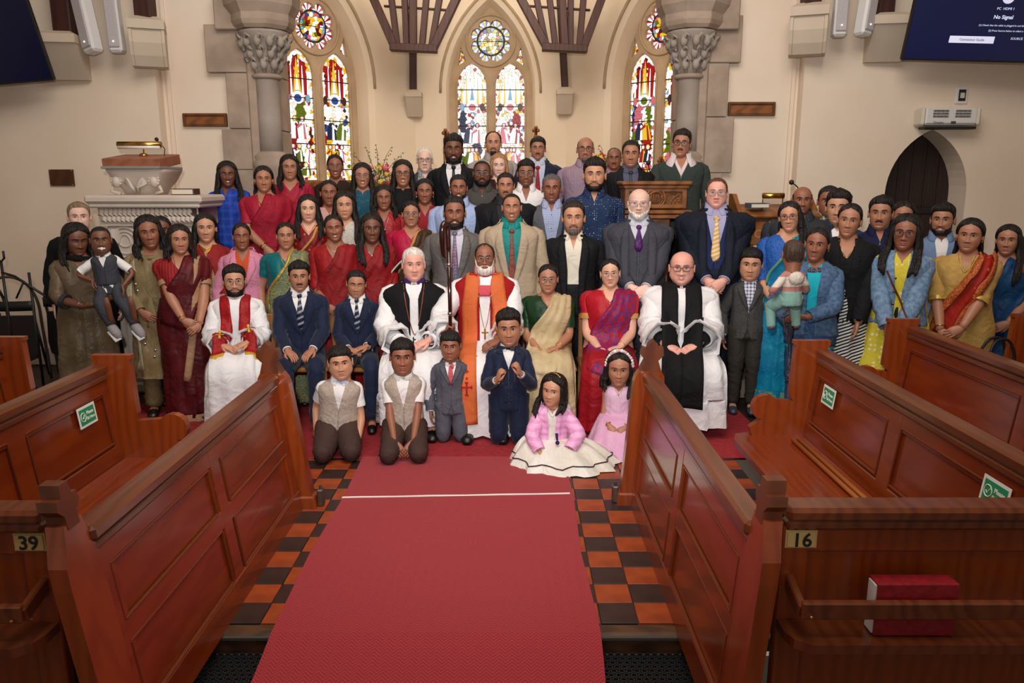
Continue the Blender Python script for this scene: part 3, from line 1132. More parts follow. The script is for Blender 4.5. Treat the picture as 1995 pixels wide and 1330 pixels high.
tw = mat('screen_text', 'C8D4F0', .4, emit=.8)
def tvtext(s, x, z, size, m=tw, bold=0.0):
 M = Matrix.Translation((x, -.003, z)) @ Matrix.Rotation(PI / 2, 4, 'X')
 return text(s, M, size, m, tvR, bold=bold)
tvtext('PC  HDMI 1', .77, .44, .029)
tvtext('No Signal', .77, .372, .042, bold=.001)
tvtext('(1) Check that the cable is plugged in and the settings of the source device', .90, .305, .021)
tvtext('(2) Press Source below to select a connected source', .90, .262, .021)
q = MB()
q.box((.555, -.004, .185), (.38, .004, .058), b=.002)
q.build('screen_button', mat('button_white', 'D0D2EA', .4, emit=.75), tvR)
M = Matrix.Translation((.555, -.008, .185)) @ Matrix.Rotation(PI / 2, 4, 'X')
text('Connection Guide', M, .028, mat('screen_ink', '30344A', .5), tvR)
tvtext('SOURCE', .93, .20, .027)
q = MB()
q.lathe([(0, 0), (.05, 0), (.05, .003), (0, .003)], n=24)
o = q.build('screen_symbol', mat('button_white'), tvR)
o.rotation_euler = (PI / 2, 0, 0)
o.location = (.77, -.001, .53)
# wall boards, plaque, heater, thermostat
def board(p0, p1, d, lab, nm='wooden_board', m=oak, rim=True):
 a, b_ = Vector(P(*p0, d)), Vector(P(*p1, d))
 cx, cz, w_, h = (a.x + b_.x) / 2, (a.z + b_.z) / 2, abs(b_.x - a.x), abs(a.z - b_.z)
 r = empty(nm, (cx, d, cz), label=lab, cat='plaque')
 q = MB()
 q.box((0, -.008, 0), (w_ - .01, .014, h - .01))
 q.build('board', m, r)
 if rim:
  q = MB()
  t = .025
  for s in (-1, 1):
   q.box((0, -.018, s * (h / 2 - t / 2)), (w_, .03, t), b=.006)
   q.box((s * (w_ / 2 - t / 2), -.018, 0), (t, .03, h), b=.006)
  q.build('board_frame', mat('board_frame_oak', '6B4018', .45, kind='wood', col2='553010', scale=4), r)
 else:
  q = MB()
  for sx in (-1, 1):
   for sz in (-1, 1):
    q.ball((sx * (w_ / 2 - .018), -.018, sz * (h / 2 - .015)), .006, n=8, m=6)
  q.build('brass_screw', gilt, r)
 return r
board((357, 221), (445, 247), 7.74, 'framed oblong oak board on the wall left of the chancel arch')
board((1418, 199), (1508, 226), 7.74, 'framed oblong oak board on the wall right of the chancel arch')
board((95, 329), (148, 363), WALLZ - .005, 'small dark wooden plaque with brass screws on the left wall', 'wooden_plaque', mat('plaque_wood', '4E2810', .35, kind='wood', col2='3A1C0B', scale=5), False)
a, b_ = Vector(P(1781, 213, WALLZ)), Vector(P(1890, 250, WALLZ))
hw, hh = (b_.x - a.x), (a.z - b_.z)
r = empty('air_heater', ((a.x + b_.x) / 2, WALLZ - .002, (a.z + b_.z) / 2), label='white over-door air heater above the dark arched door', cat='heater')
q = MB()
q.box((0, -.08, .01), (hw - .06, .16, hh - .02), b=.02)
q.build('heater_body', white, r)
for s in (-1, 1):
 q = MB()
 q.box((s * (hw / 2 - .02), -.08, .01), (.04, .17, hh - .01), b=.018)
 q.build('end_cap', mat('cream_plastic', 'CFC8B8', .35), r)
 q = MB()
 for k in range(3):
  for i in range(15):
   q.box((s * .105 + (i - 7) * .0098, -.162, .06 - k * .025), (.005, .006, .017))
 o = q.build('vent_grille', mat('vent_grey', '6E6A68', .6), r)
q = MB()
q.box((0, -.10, -hh / 2 - .004), (hw - .07, .12, .022), b=.004)
q.build('outlet_slot', blackp, r)
q = MB()
q.box((.02, -.162, -.045), (.045, .006, .022), b=.001)
q.build('control_display', mat('lcd', '3C4038', .3), r)
text('Dimplex', Matrix.Translation((-.12, -.1615, -.045)) @ Matrix.Rotation(PI / 2, 4, 'X'), .028, blackp, r)
a = Vector(P(1872, 186, WALLZ))
r = empty('thermostat', a, label='white framed wall control with black display above the heater', cat='switch')
q = MB()
q.box((0, -.01, 0), (.115, .02, .155), b=.006)
q.build('cover_plate', white, r)
q = MB()
q.box((0, -.024, .0), (.066, .01, .105), b=.002)
q.build('display_frame', blackp, r)
q = MB()
q.box((0, -.03, -.002), (.042, .006, .05), b=.002)
q.build('control_button', mat('cream_plastic'), r)
# ------------------------------------------------ stone pulpit at the left
pu = empty('stone_pulpit', (-3.28, 6.85, 0), label='pale marble pulpit with carved fruit frieze and roundel at the left wall', cat='pulpit')
zt = P(280, 380, 6.45)[2]
xl, xr = P(168, 390, 6.45)[0] + 3.28, P(396, 390, 6.45)[0] + 3.28
cw = xr - xl
cx = (xl + xr) / 2
q = MB()
q.box((cx, -.17, zt - .035), (cw, .56, .07), b=.02)
q.box((cx, -.17, zt - .085), (cw - .05, .52, .04), b=.012)
q.box((cx - .25, .40, zt - .035), (cw - .5, .62, .07), b=.02)
q.build('cornice', marble, pu)
q = MB()
q.box((cx, -.15, zt - .175), (cw - .13, .44, .16), b=.01)
zf = zt - .165
n = 20
for row in range(2):
 for i in range(n):
  x = cx - cw / 2 + .10 + (cw - .20) * (i + .5 * row) / n
  q.ball((x, -.36, zf + .03 - row * .06), (.030, .025, .027), n=8, m=6)
  q.tube([(x - .03, -.36, zf + .0 - row * .05), (x, -.385, zf + .01 - row * .05), (x + .03, -.36, zf - .02 - row * .05)], .009, n=5)
q.build('fruit_frieze', mat('carved_marble', 'CFC0B2', .5), pu, True)
q = MB()
q.box((cx, -.12, (zt - .26) / 2 + .05), (cw - .20, .40, zt - .34), b=.02)
q.box((cx, -.12, .05), (cw - .12, .48, .10), b=.02)
q.box((cx - .25, .38, zt / 2 - .04), (cw - .62, .62, zt - .10), b=.02)
for s in (-1, 1):
 q.lathe([(.05, .12), (.05, .2), (.036, .22), (.036, zt - .42), (.05, zt - .40), (.055, zt - .28)], (cx + s * (cw / 2 - .16), -.33, 0), 14)
q.build('pulpit_body', marble, pu)
rx, rz_ = P(247, 472, 6.55)[0] + 3.28, P(247, 472, 6.55)[2]
q = MB()
for rr, t in ((.13, .016), (.095, .010)):
 q.tube([(rx + rr * math.cos(a), -.325, rz_ + rr * math.sin(a)) for a in np.linspace(0, 2 * PI, 28, endpoint=False)], t, n=7, side=(0, 1, 0), closed=True)
q.tube([(rx + .05 * math.cos(a), -.325, rz_ + .07 * math.sin(a) * (1 if a < PI else .5)) for a in np.linspace(0, 2 * PI, 16, endpoint=False)], .008, n=6, side=(0, 1, 0), closed=True)
q.build('roundel', mat('carved_marble'), pu, True)
# carved book rest with angels on top
db = 6.70
bl, br = P(228, 340, db), P(336, 340, db)
zb = P(280, 384, db)[2]
z1_ = P(280, 330, db)[2]
z2_ = P(280, 308, db)[2]
bw = br[0] - bl[0]
bx = (bl[0] + br[0]) / 2
r = empty('pulpit_bookrest', (bx, db, zt), label='carved stone book rest with angel heads and wooden top on the pulpit', cat='bookrest')
q = MB()
G = np.array([[(sx_ * w_ / 2, y, z - zt) for sx_, y in ((-1, -dp * .8), (-.93, -dp), (-.5, -dp), (0, -dp), (.5, -dp), (.93, -dp), (1, -dp * .8), (1, dp), (-1, dp))] for w_, dp, z in ((bw * .55, .12, zt), (bw * .62, .14, zt + .05), (bw * .80, .18, (zt + z1_) / 2), (bw * .95, .21, z1_ - .03), (bw * 1.0, .22, z1_))])
q.grid(G, 0, True, True, True)
for s in (-1, 1):
 q.ball((s * bw * .33, -.175, (z1_ - zt) * .52), (.040, .040, .050), n=12, m=9)
 for k in range(9):
  q.ball((s * bw * .33 + .040 * math.cos(k * .55 - .6), -.185, (z1_ - zt) * .56 + .042 * math.sin(k * .55 - .6)), .014, n=7, m=5)
 q.tube([(s * bw * .40, -.17, (z1_ - zt) * .35), (s * bw * .45, -.17, (z1_ - zt) * .15), (s * bw * .30, -.16, (z1_ - zt) * .05)], .016, n=6)
 for k in range(6):
  q.tube([(s * bw * .20, -.17, (z1_ - zt) * .75 - k * .012), (s * bw * (.10 - k * .01), -.20, (z1_ - zt) * (.55 - k * .05)), (s * bw * .03, -.16, (z1_ - zt) * (.22 - k * .02))], .012, n=5)
q.build('angel_carving', mat('carved_marble'), r, True)
q = MB()
q.box((0, -.02, z1_ - zt + .012), (bw * 1.02, .46, .022), b=.004)
q.build('rest_ledge', mat('grey_ledge', '8E8883', .5), r)
q = MB()
R = Matrix.Rotation(.12, 3, 'X')
q.box((0, -.02, (z1_ + z2_) / 2 - zt + .02), (bw * 1.0, .42, z2_ - z1_ - .01), b=.006, rot=R)
q.build('wooden_top', mat('pink_brown_wood', '9C6044', .5, kind='wood', col2='8A5038', scale=4, stretch=(1, 4, 4)), r)
# brass reading lamp
lx, lz = P(274, 284, db)[0] - bx, P(274, 284, db)[2]
r = empty('reading_lamp', (bx, db, z2_), label='long brass tube reading lamp over the pulpit book rest', cat='lamp')
q = MB()
q.tube([(lx - .185, -.02, lz - z2_ + .01), (lx + .185, -.02, lz - z2_ + .01)], .026, n=14)
q.build('lamp_shade', gilt, r, True)
q = MB()
q.tube([(lx - .18, -.03, lz - z2_ - .012), (lx + .18, -.03, lz - z2_ - .012)], .016, n=10)
q.build('lamp_tube', mat('lamp_white', 'E8E4DC', .2), r, True)
q = MB()
q.tube([(lx + .01, .02, .02), (lx + .01, .03, .10), (lx - .005, .01, lz - z2_ + .03)], .006, n=8)
q.lathe([(.04, 0.015), (.035, .035), (.012, .045)], (lx + .01, .02, 0), 14)
q.build('lamp_stem', gilt, r, True)
q = MB()
mx = P(303, 271, db)[0] - bx
mz = P(303, 271, db)[2] - z2_
q.tube([(mx + .04, .05, .02), (mx + .05, .05, .08), (mx + .02, .03, mz - .03), (mx, .02, mz)], .004, n=6)
q.ball((mx, .02, mz), .017, n=10, m=8)
o = q.build('microphone', blackp, None, True, loc=(bx, db, z2_))
tag(o, 'small gooseneck microphone on the pulpit book rest behind the brass lamp', 'microphone')
# closed book on the pulpit cornice
a = P(361, 378, 6.6)
r = empty('closed_book', (a[0], 6.60, zt), .05, label='cream paged book lying on the marble pulpit top', cat='book')
q = MB()
q.box((0, 0, .026), (.17, .13, .038))
q.build('pages', mat('book_pages', 'D8CDB8', .8), r)
q = MB()
for z in (.004, .050):
 q.box((0.004, 0, z), (.19, .14, .005), b=.001)
q.box((.098, 0, .027), (.005, .14, .05), b=.001)
q.build('book_cover', mat('maroon_cover', '4A1C1C', .5), r)
# ------------------------------------------------ carved oak lectern, centre right
dl = 6.62
a, b_ = Vector(P(1213, 352, dl)), Vector(P(1343, 410, dl))
w_, h = b_.x - a.x, a.z - b_.z
r = empty('oak_lectern', ((a.x + b_.x) / 2, dl, .32), label='carved oak lectern with round medallion panel before the chancel arch', cat='lectern')
zb = b_.z - .32
q = MB()
q.box((0, .14, zb + h - .02), (w_ + .02, .36, .035), b=.01)
q.box((0, .14, zb + h - .05), (w_ - .02, .32, .03), b=.008)
q.build('top_moulding', oak, r)
q = MB()
q.box((0, .16, zb + h / 2 - .02), (w_ - .05, .26, h - .06), b=.006)
q.build('lectern_box', oakd, r)
q = MB()
for s in (-1, 1):
 q.box((s * (w_ / 2 - .045), .02, zb + h / 2 - .02), (.04, .03, h - .07), b=.005)
 q.box((0, .02, zb + h / 2 - .02 + s * (h / 2 - .055)), (w_ - .10, .03, .035), b=.005)
q.build('panel_frame', oak, r)
q = MB()
cz = zb + h / 2 - .02
for rr, t in ((.080, .009), (.062, .005)):
 q.tube([(0 + rr * math.cos(a_), .012, cz + rr * math.sin(a_)) for a_ in np.linspace(0, 2 * PI, 28, endpoint=False)], t, n=7, side=(0, 1, 0), closed=True)
for k in range(5):
 q.tube([(-.05 + k * .02, .02, cz - .05), (-.045 + k * .024, .008, cz), (-.03 + k * .018, .016, cz + .045)], .006, n=6)
q.tube(spline([(-.06, .016, cz + .02), (-.02, .008, cz + .05), (.035, .008, cz + .045), (.06, .016, cz - .0)], 10), .008, n=6)
q.build('medallion', oak, r, True)
q = MB()
rg = random.Random(5)
for s in (-1, 1):
 for k in range(26):
  q.ball((s * (.125 + rg.uniform(0, .085)), .03, cz + rg.uniform(-.075, .075)), rg.uniform(.007, .013), n=7, m=5)
 q.tube(spline([(s * .12, .028, cz - .07), (s * .15, .022, cz), (s * .2, .024, cz + .03), (s * .17, .024, cz + .06)], 12), .006, n=5)
o = q.build('grape_carving', oak, r, True)
q = MB()
q.box((0, .10, zb - .012), (w_ + .02, .36, .035), b=.01)
q.box((-.02, .09, zb - .05), (w_ - .04, .34, .03), b=.004)
q.build('base_moulding', oak, r)
q = MB()
q.box((0, .16, zb / 2 - .03), (.28, .22, zb - .06), b=.01)
q.box((0, .16, .04), (.5, .4, .08), b=.015)
q.build('stem', oak, r)
a = P(1263, 317, dl)
q = MB()
q.tube(spline([(a[0] + .09, dl + .15, zb + h + .30), (a[0] + .08, dl + .15, zb + h + .36), (a[0] + .03, dl + .08, a[2] - .07), (a[0], dl, a[2])], 12), .005, n=6)
q.ball(a, .021, n=12, m=8)
o = q.build('gooseneck_microphone', blackp, None, True)
tag(o, 'black gooseneck microphone standing on the carved oak lectern', 'microphone')
# ------------------------------------------------ prayer desk right
dd = 6.45
a, b_ = Vector(P(1447, 402, dd)), Vector(P(1592, 470, dd))
w_ = b_.x - a.x
r = empty('prayer_desk', ((a.x + b_.x) / 2, dd, 0), label='oak reading desk with carved lettering by the right wall', cat='desk')
zt2 = a.z
q = MB()
q.box((0, .10, zt2 - .04), (w_, .34, .025), b=.006, rot=Matrix.Rotation(.25, 3, 'X'))
q.build('sloping_top', oak, r)
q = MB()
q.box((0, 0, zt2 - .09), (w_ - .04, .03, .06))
q.build('dark_rail', mat('oak_brown_dark', '4A2810', .5), r)  # rail in a darker brown than the oak around it
q = MB()
q.box((0, .0, zt2 - .22), (w_ - .05, .035, .20), b=.006)
q.box((0, -.005, zt2 - .40), (w_ - .05, .035, .07), b=.006)
q.box((0, .25, zt2 / 2 - .1), (w_ - .05, .03, zt2 - .3), b=.006)
q.build('front_panel', oak, r)
for s in (-1, 1):
 q = MB()
 q.prism([(-.06, 0), (.36, 0), (.36, zt2 + .10), (.26, zt2 + .10), (-.04, zt2 - .12)], s * w_ / 2 - .018, s * w_ / 2 + .018, plane='YZ')
 q.build('side_panel', oak, r)
text('holy holy', Matrix.Translation((-.02, -.021, zt2 - .215)) @ Matrix.Rotation(PI / 2, 4, 'X'), .15, mat('carved_letters', 'A06A34', .5), r, bold=.002)
q = MB()
for k in range(9):
 q.box((-.2 + k * .05, .05, zt2 - .33), (.03, .12, .07 + .01 * (k % 3)), b=.002)
q.build('hymn_books', mat('mixed_spines', '9A2A22', .6, kind='vstripe', col2='C8BCA8', scale=9), r)
a = P(1516, 384, dd)
r2 = empty('desk_lamp', (a[0], dd + .15, zt2 - .02), label='brass bar lamp on the oak reading desk', cat='lamp')
q = MB()
q.tube([(-.09, -.03, a[2] - zt2 + .03), (.09, -.03, a[2] - zt2 + .03)], .024, n=12)
q.build('lamp_shade', gilt, r2, True)
q = MB()
for s in (-1, 1):
 q.tube([(s * .085, -.02, 0), (s * .085, -.02, a[2] - zt2), (s * .07, -.03, a[2] - zt2 + .03)], .005, n=6)
q.build('lamp_stem', gilt, r2, True)
r2 = empty('hymn_book', (P(1480, 398, dd)[0], dd + .06, zt2 - .015), .1, label='closed grey blue book lying on the oak reading desk', cat='book')
q = MB()
q.box((0, 0, .02), (.15, .12, .03))
q.build('pages', mat('book_pages'), r2)
q = MB()
for z in (.004, .040):
 q.box((0, 0, z), (.16, .13, .005), b=.001)
q.box((-.08, 0, .022), (.005, .13, .04), b=.001)
q.build('book_cover', mat('blue_grey_cover', '4A5260', .5), r2)
a = P(1542, 355, dd)
q = MB()
q.tube(spline([(a[0] + .16, dd + .15, zt2 - .03), (a[0] + .15, dd + .15, zt2 + .04), (a[0] + .09, dd + .08, a[2] - .05), (a[0], dd, a[2])], 12), .005, n=6)
q.ball(a, .021, n=12, m=8)
o = q.build('gooseneck_microphone', blackp, None, True)
tag(o, 'black gooseneck microphone rising from the oak reading desk', 'microphone')
# ================================================================ PEWS
def shear(mb, x0, k):
 """lean: x += x0 + k*z"""
 for V in mb.V:
  V[:, 0] += x0 + k * V[:, 2]
def aisle_screen(xb, xt, d0, d1, zt, side, lab):
 """panelled front of the choir benches; side=+1 when the aisle is on its right (+x)"""
 k = (xt - xb) / .96
 r = empty('aisle_screen', (xb, (d0 + d1) / 2, 0), label=lab, cat='pew front')
 L_ = d1 - d0 - .16
 yc = 0
 def part(nm, m, *boxes, b=.004):
  q = MB()
  for c, s in boxes:
   q.box(c, s, b=b)
  shear(q, 0, k)
  return q.build(nm, m, r)
 part('handrail', pewdark, ((0, yc, zt - .03), (.085, L_, .05)), ((side * -.002, yc, zt - .075), (.06, L_, .04)), b=.012)
 part('frame', pewwood, ((0, yc, zt - .125), (.04, L_, .07)), ((0, yc, .06), (.05, L_, .12)), ((0, yc, .40), (.04, L_, .075)),
  ((0, -L_ / 2 + .05, .42), (.04, .10, .72)), ((0, L_ / 2 - .05, .42), (.04, .10, .72)), ((0, yc, .42), (.04, .09, .72)))
 for y in (-L_ / 4 - .0, L_ / 4):
  part('panel', pewwood, ((0, y, .565), (.018, L_ / 2 - .15, .26)))
  part('panel', pewwood, ((0, y, .24), (.018, L_ / 2 - .15, .25)))
 # beads round the panels
 q = MB()
 for y in (-L_ / 4, L_ / 4):
  hy = L_ / 4 - .072
  for z0, z1 in ((.44, zt - .162), (.122, .362)):
   for s in (-1, 1):
    q.box((side * .017, y + s * hy, (z0 + z1) / 2), (.012, .008, z1 - z0), b=.002)
    q.box((side * .017, y, (z0, z1)[(s + 1) // 2]), (.012, 2 * hy, .008), b=.002)
 shear(q, 0, k)
 q.build('beading', mat('worn_bead', '6E3014', .35), r)
 # far end post (rounded shoulders, crown finial)
 yf = (d1 - d0) / 2 - .04
 w_ = .085
 pl = [(-w_, 0), (w_, 0), (w_, .66)] + [(w_ * math.cos(a), .74 + .085 * math.sin(a)) for a in np.linspace(0, PI, 9)] + [(-w_, .66)]
 q = MB()
 q.prism(pl, yf - .035, yf + .035)
 q.box((0, yf, .04), (2 * w_ + .03, .10, .08), b=.008)
 shear(q, 0, k)
 q.build('end_post', pewwood2, r)
 q = MB()
 q.prism([(-.06, .80), (.06, .80), (.036, .86), (.062, .89), (.055, .935), (.030, .925), (0.022, .955), (0, .975), (-.022, .955), (-.030, .925), (-.055, .935), (-.062, .89), (-.036, .86)], yf - .036, yf + .035)
 shear(q, 0, k)
 q.build('crown_finial', mat('finial_wood', '6A3418', .4, kind='wood', col2='552610', scale=5), r)
 # near end board, parallel to the aisle, with its finial
 yn = -(d1 - d0) / 2 + .02
 q = MB()
 hw = .085
 pl = [(yn - hw, 0), (yn + hw, 0), (yn + hw, .66), (yn + hw * .95, .73), (yn + hw * .7, .79), (yn + .045, .845), (yn - .045, .845), (yn - hw * .7, .79), (yn - hw * .95, .73), (yn - hw, .66)]
 q.prism(pl, -.028, .028, plane='YZ')
 shear(q, 0, k)
 q.build('end_board', pewwood2, r)
 q = MB()
 q.prism([(yn - .03, .83), (yn + .03, .83), (yn + .03, .87), (yn + .055, .895), (yn + .05, .925), (yn + .027, .925), (yn + .022, .965), (yn - .022, .965), (yn - .027, .925), (yn - .05, .925), (yn - .055, .895), (yn - .03, .87)], -.030, .030, plane='YZ')
 shear(q, 0, k)
 q.build('stepped_finial', mat('finial_wood'), r)
 return r
aisle_screen(-1.215, -1.35, 2.08, 4.13, .80, 1, 'long varnished panelled pew front on the left of the aisle')
aisle_screen(.705, .785, 2.12, 4.18, .80, -1, 'long varnished panelled pew front on the right of the aisle')
# little iron bolts at the foot of the posts
for x, y in ((-1.10, 4.10), (.60, 4.15)):
 q = MB()
 q.box((0, 0, .05), (.035, .05, .10), b=.006)
 q.tube([(0, 0, .02), (0, 0, .12)], .009, n=8)
 o = q.build('floor_bolt', mat('worn_steel', '6E655C', .4, .8), None, loc=(x, y, .008))
 tag(o, 'worn steel floor bolt at the foot of the %s pew front' % ('left' if x < 0 else 'right'), 'bolt')
def bench(xb, s, d0, d1, seat_w, lab, npan=2, ztop=.93, zs_=.43):
 """bench parallel to the aisle, back at xb, seat towards s"""
 r = empty('choir_bench', (xb, (d0 + d1) / 2, 0), label=lab, cat='pew')
 L_ = d1 - d0
 def kx(z):
  return -s * .10 * (z - zs_)
 def sh(q):
  for V in q.V:
   V[:, 0] += -s * .12 * np.maximum(0, V[:, 2] - zs_)
 q = MB()
 q.box((0, 0, ztop - .025), (.075, L_, .05), b=.012)
 q.box((s * .006, 0, ztop - .065), (.05, L_, .035), b=.01)
 sh(q)
 q.build('top_rail', pewdark, r)
 q = MB()
 q.box((0, 0, ztop - .12), (.035, L_, .08), b=.004)
 q.box((0, 0, zs_ + .04), (.035, L_, .08), b=.004)
 pw = L_ / npan
 for i in range(npan + 1):
  q.box((0, -L_ / 2 + i * pw, (ztop + zs_) / 2), (.035, .11, ztop - zs_ - .1), b=.004)
 q.box((-s * .0, 0, .20), (.03, L_, .40), b=.004)
 sh(q)
 q.build('back_frame', pewwood, r)
 for i in range(npan):
  q = MB()
  q.box((0, -L_ / 2 + (i + .5) * pw, (ztop + zs_) / 2 - .02), (.016, pw - .10, ztop - zs_ - .20), b=.003)
  sh(q)
  q.build('back_panel', pewwood, r)
 q = MB()
 for i in range(npan):
  yc = -L_ / 2 + (i + .5) * pw
  for e in (-1, 1):
   q.box((s * .018, yc + e * (pw / 2 - .062), (ztop + zs_) / 2 - .02), (.008, .006, ztop - zs_ - .24), b=.001)
   q.box((s * .018, yc, (ztop + zs_) / 2 - .02 + e * (ztop - zs_ - .24) / 2), (.008, pw - .124, .006), b=.001)
 sh(q)
 q.build('beading', mat('worn_bead'), r)
 q = MB()
 pl = [(0, -L_ / 2), (s * seat_w, -L_ / 2), (s * seat_w, L_ / 2 - .06), (s * (seat_w - .03), L_ / 2 + .03), (s * (seat_w - .12), L_ / 2 + .06), (0, L_ / 2 + .06)]
 q.prism(pl, zs_ - .035, zs_, plane='XY')
 q.build('seat', pewwood, r)
 # end board with scroll arm
 y = L_ / 2
 t = .045
 x_ = lambda v: s * v
 prof = [(-.09, 0), (.05, 0), (.05, ztop - .55), (seat_w * .45, zs_ - .02), (seat_w * .72, zs_ + .0), (seat_w * .76, zs_ + .045), (seat_w * .60, zs_ + .095)]
 prof += [(seat_w * .56 + .075 * math.cos(a), zs_ + .16 + .075 * math.sin(a)) for a in np.linspace(-.9, PI * .78, 10)]
 prof += [(seat_w * .20, zs_ + .20), (.105, zs_ + .24), (.09, ztop + .02), (.10, ztop + .025), (.10, ztop + .045), (-.10, ztop + .045), (-.10, ztop + .02), (-.085, ztop)]
 q = MB()
 q.prism([(x_(a), b_) for a, b_ in prof], y, y + t)
 q.build('scroll_end', pewwood2, r)
 q = MB()
 q.prism([(x_(.06), .0), (x_(seat_w * .55), 0), (x_(seat_w * .65), zs_ - .04), (x_(.06), zs_ - .04)], y - .30, y - .26)
 q.prism([(x_(.06), .0), (x_(seat_w * .55), 0), (x_(seat_w * .65), zs_ - .04), (x_(.06), zs_ - .04)], -y + .02, -y + .06)
 q.build('bench_support', pewwood2, r)
 return r
bench(-2.03, 1, 2.26, 3.74, .50, 'choir bench with scrolled end beside the left aisle panelling')
bench(-2.86, 1, 2.30, 4.20, .48, 'second choir bench behind the first one on the left')
bench(1.66, -1, 2.30, 4.10, .42, 'choir bench with scrolled end and two stickers right of the aisle')
bench(2.51, -1, 2.40, 4.78, .36, 'choir bench carrying a red kneeler behind the stickered right bench')
bench(3.42, -1, 3.2, 4.95, .44, 'plain bench end at the right edge behind the handbag')
# two light wooden rods along the seat
for k in range(2):
 q = MB()
 q.tube([(0, -.85, 0), (0, .78, 0)], .012, n=8)
 o = q.build('wooden_rod', mat('pale_wood_rod', 'A8602C', .35), None, True, loc=(1.545 + .035 * k, 3.2, .445))
 tag(o, 'light wooden rod lying along the stickered bench, %s' % ('nearer the seat front' if k == 0 else 'against the backrest'), 'rod', 'wooden rods on the right bench')
# pews 39 and 16 (their backs face the camera)
def pew_back(x0, x1, d, number, s, lab):
 r = empty('numbered_pew', ((x0 + x1) / 2, d, 0), label=lab, cat='pew')
 w_ = x1 - x0
 q = MB()
 q.box((0, .0, .855), (w_, .10, .045), b=.012)
 q.box((0, -.02, .822), (w_, .05, .03), b=.008)
 q.build('top_rail', pewdark, r)
 q = MB()
 q.box((0, 0, .77), (w_, .035, .09), b=.004)
 q.box((0, 0, .46), (w_, .035, .10), b=.004)
 q.box((0, 0, .05), (w_, .035, .12), b=.004)
 n = 2
 for i in range(n + 1):
  q.box((-w_ / 2 + i * w_ / n + (.04 if i == 0 else -.04 if i == n else 0), 0, .42), (.085, .035, .8), b=.004)
 q.build('back_frame', pewwood2, r)
 for i in range(n):
  for z, h in ((.615, .24), (.26, .34)):
   q = MB()
   q.box((-w_ / 2 + (i + .5) * w_ / n, 0.004, z), (w_ / n - .07, .016, h), b=.003)
   q.build('panel', pewwood2, r)
 q = MB()
 pl = [(-w_ / 2, .0), (w_ / 2, 0)]
 if s > 0:
  pl = [(-w_ / 2, 0), (w_ / 2, 0), (w_ / 2, -.16), (-w_ / 2 + .06, -.16), (-w_ / 2 + .015, -.13), (-w_ / 2, -.09)]
 else:
  pl = [(-w_ / 2, 0), (w_ / 2, 0), (w_ / 2, -.09), (w_ / 2 - .015, -.13), (w_ / 2 - .06, -.16), (-w_ / 2, -.16)]
 q.prism(pl, .47, .50, plane='XY')
 q.build('book_shelf', pewdark, r)
 q = MB()
 q.box((0.0, -.135, .60), (w_ - .05, .025, .055), b=.005)
 e = -s * (w_ / 2 - .03)
 q.box((e, -.07, .61), (.025, .13, .05), b=.005, rot=Matrix.Rotation(.3, 3, 'X'))
 q.build('book_rail', pewdark, r)
 q = MB()
 q.ball((e + s * .02, -.152, .585), .006, n=8, m=6)
 q.build('brass_screw', gilt, r)
 tx = -s * (w_ / 2 - .055)
 q = MB()
 q.box((tx, -.024, .768), (.088, .006, .050), b=.002)
 q.box((tx, -.020, .768), (.096, .004, .058), b=.001)
 q.build('number_plate', mat('cream_plate', 'C9A568', .4), r)
 text(number, Matrix.Translation((tx, -.0285, .766)) @ Matrix.Rotation(PI / 2, 4, 'X'), .062, mat('plate_ink', '1C1A16', .5), r, 'number', bold=.0012)
 q = MB()
 q.box((0, .055, .43), (w_, .08, .035), b=.01)
 q.build('seat_ledge', pewwood, r)
 return r
pew_back(-3.3, -1.40, 2.14, '39', -1, 'pew numbered 39 at the left of the aisle')
pew_back(.825, 3.3, 2.16, '16', 1, 'pew numbered 16 at the right of the aisle')
# red hymn book in the rack of pew 16
a = P(1770, 1200, 2.07)
r = empty('red_book', (a[0], 2.075, .502), 0, label='thick red book standing in the rack of pew 16', cat='book')
q = MB()
q.box((0, 0, .083), (.235, .045, .155))
q.build('pages', mat('white_pages', 'E8E2DC', .8), r)
q = MB()
for s in (-1, 1):
 q.box((.006, s * .027, .083), (.240, .006, .165), b=.001)
q.box((.006, 0, .165), (.240, .058, .005), b=.001)
q.build('book_cover', mat('crimson_cloth_cover', '9A1420', .5, kind='noise', scale=40, bump=.1), r)
def sticker(x, y, z, s, lab, k=-.12):
 r = empty('notice_sticker', (x, y, z), 0, label=lab, cat='sticker', group='green please sit here stickers')
 R = Matrix.Rotation(PI / 2 if s > 0 else -PI / 2, 4, 'Z') @ Matrix.Rotation(PI / 2 - .12, 4, 'X')
 r.matrix_world = Matrix.Translation((x, y, z)) @ R
 q = MB()
 q.box((0, 0, 0), (.150, .100, .0016))
 q.build('sticker_card', whitep, r)
 q = MB()
 q.box((0, 0, .0012), (.126, .076, .001))
 q.build('green_field', mat('sticker_green', '1E9460', .5), r)
 q = MB()
 q.tube([(-.036 + .021 * math.cos(a), .021 * math.sin(a), .002) for a in np.linspace(0, 2 * PI, 20, endpoint=False)], .0022, n=5, side=(0, 0, 1), closed=True)
 q.tube([(-.046, 0, .002), (-.039, -.009, .002), (-.026, .010, .002)], .0022, n=5, side=(0, 0, 1))
 q.build('tick_symbol', whitep, r)
 text('Please', Matrix.Translation((.024, .012, .002)), .023, whitep, r, bold=.0006)
 text('Sit Here', Matrix.Translation((.024, -.014, .002)), .020, whitep, r, bold=.0006)
sticker(-2.03 + .025 - .12 * .30, 3.50, .735, 1, 'green please sit here sticker on the left choir bench')
sticker(1.66 - .025 + .12 * .28, 3.86, .725, -1, 'green please sit here sticker near the scrolled end of the right bench')
sticker(1.66 - .025 + .12 * .33, 2.47, .77, -1, 'green please sit here sticker half hidden behind the rail of pew 16')
q = MB()
q.box((0, 0, .003), (.15, .21, .004))
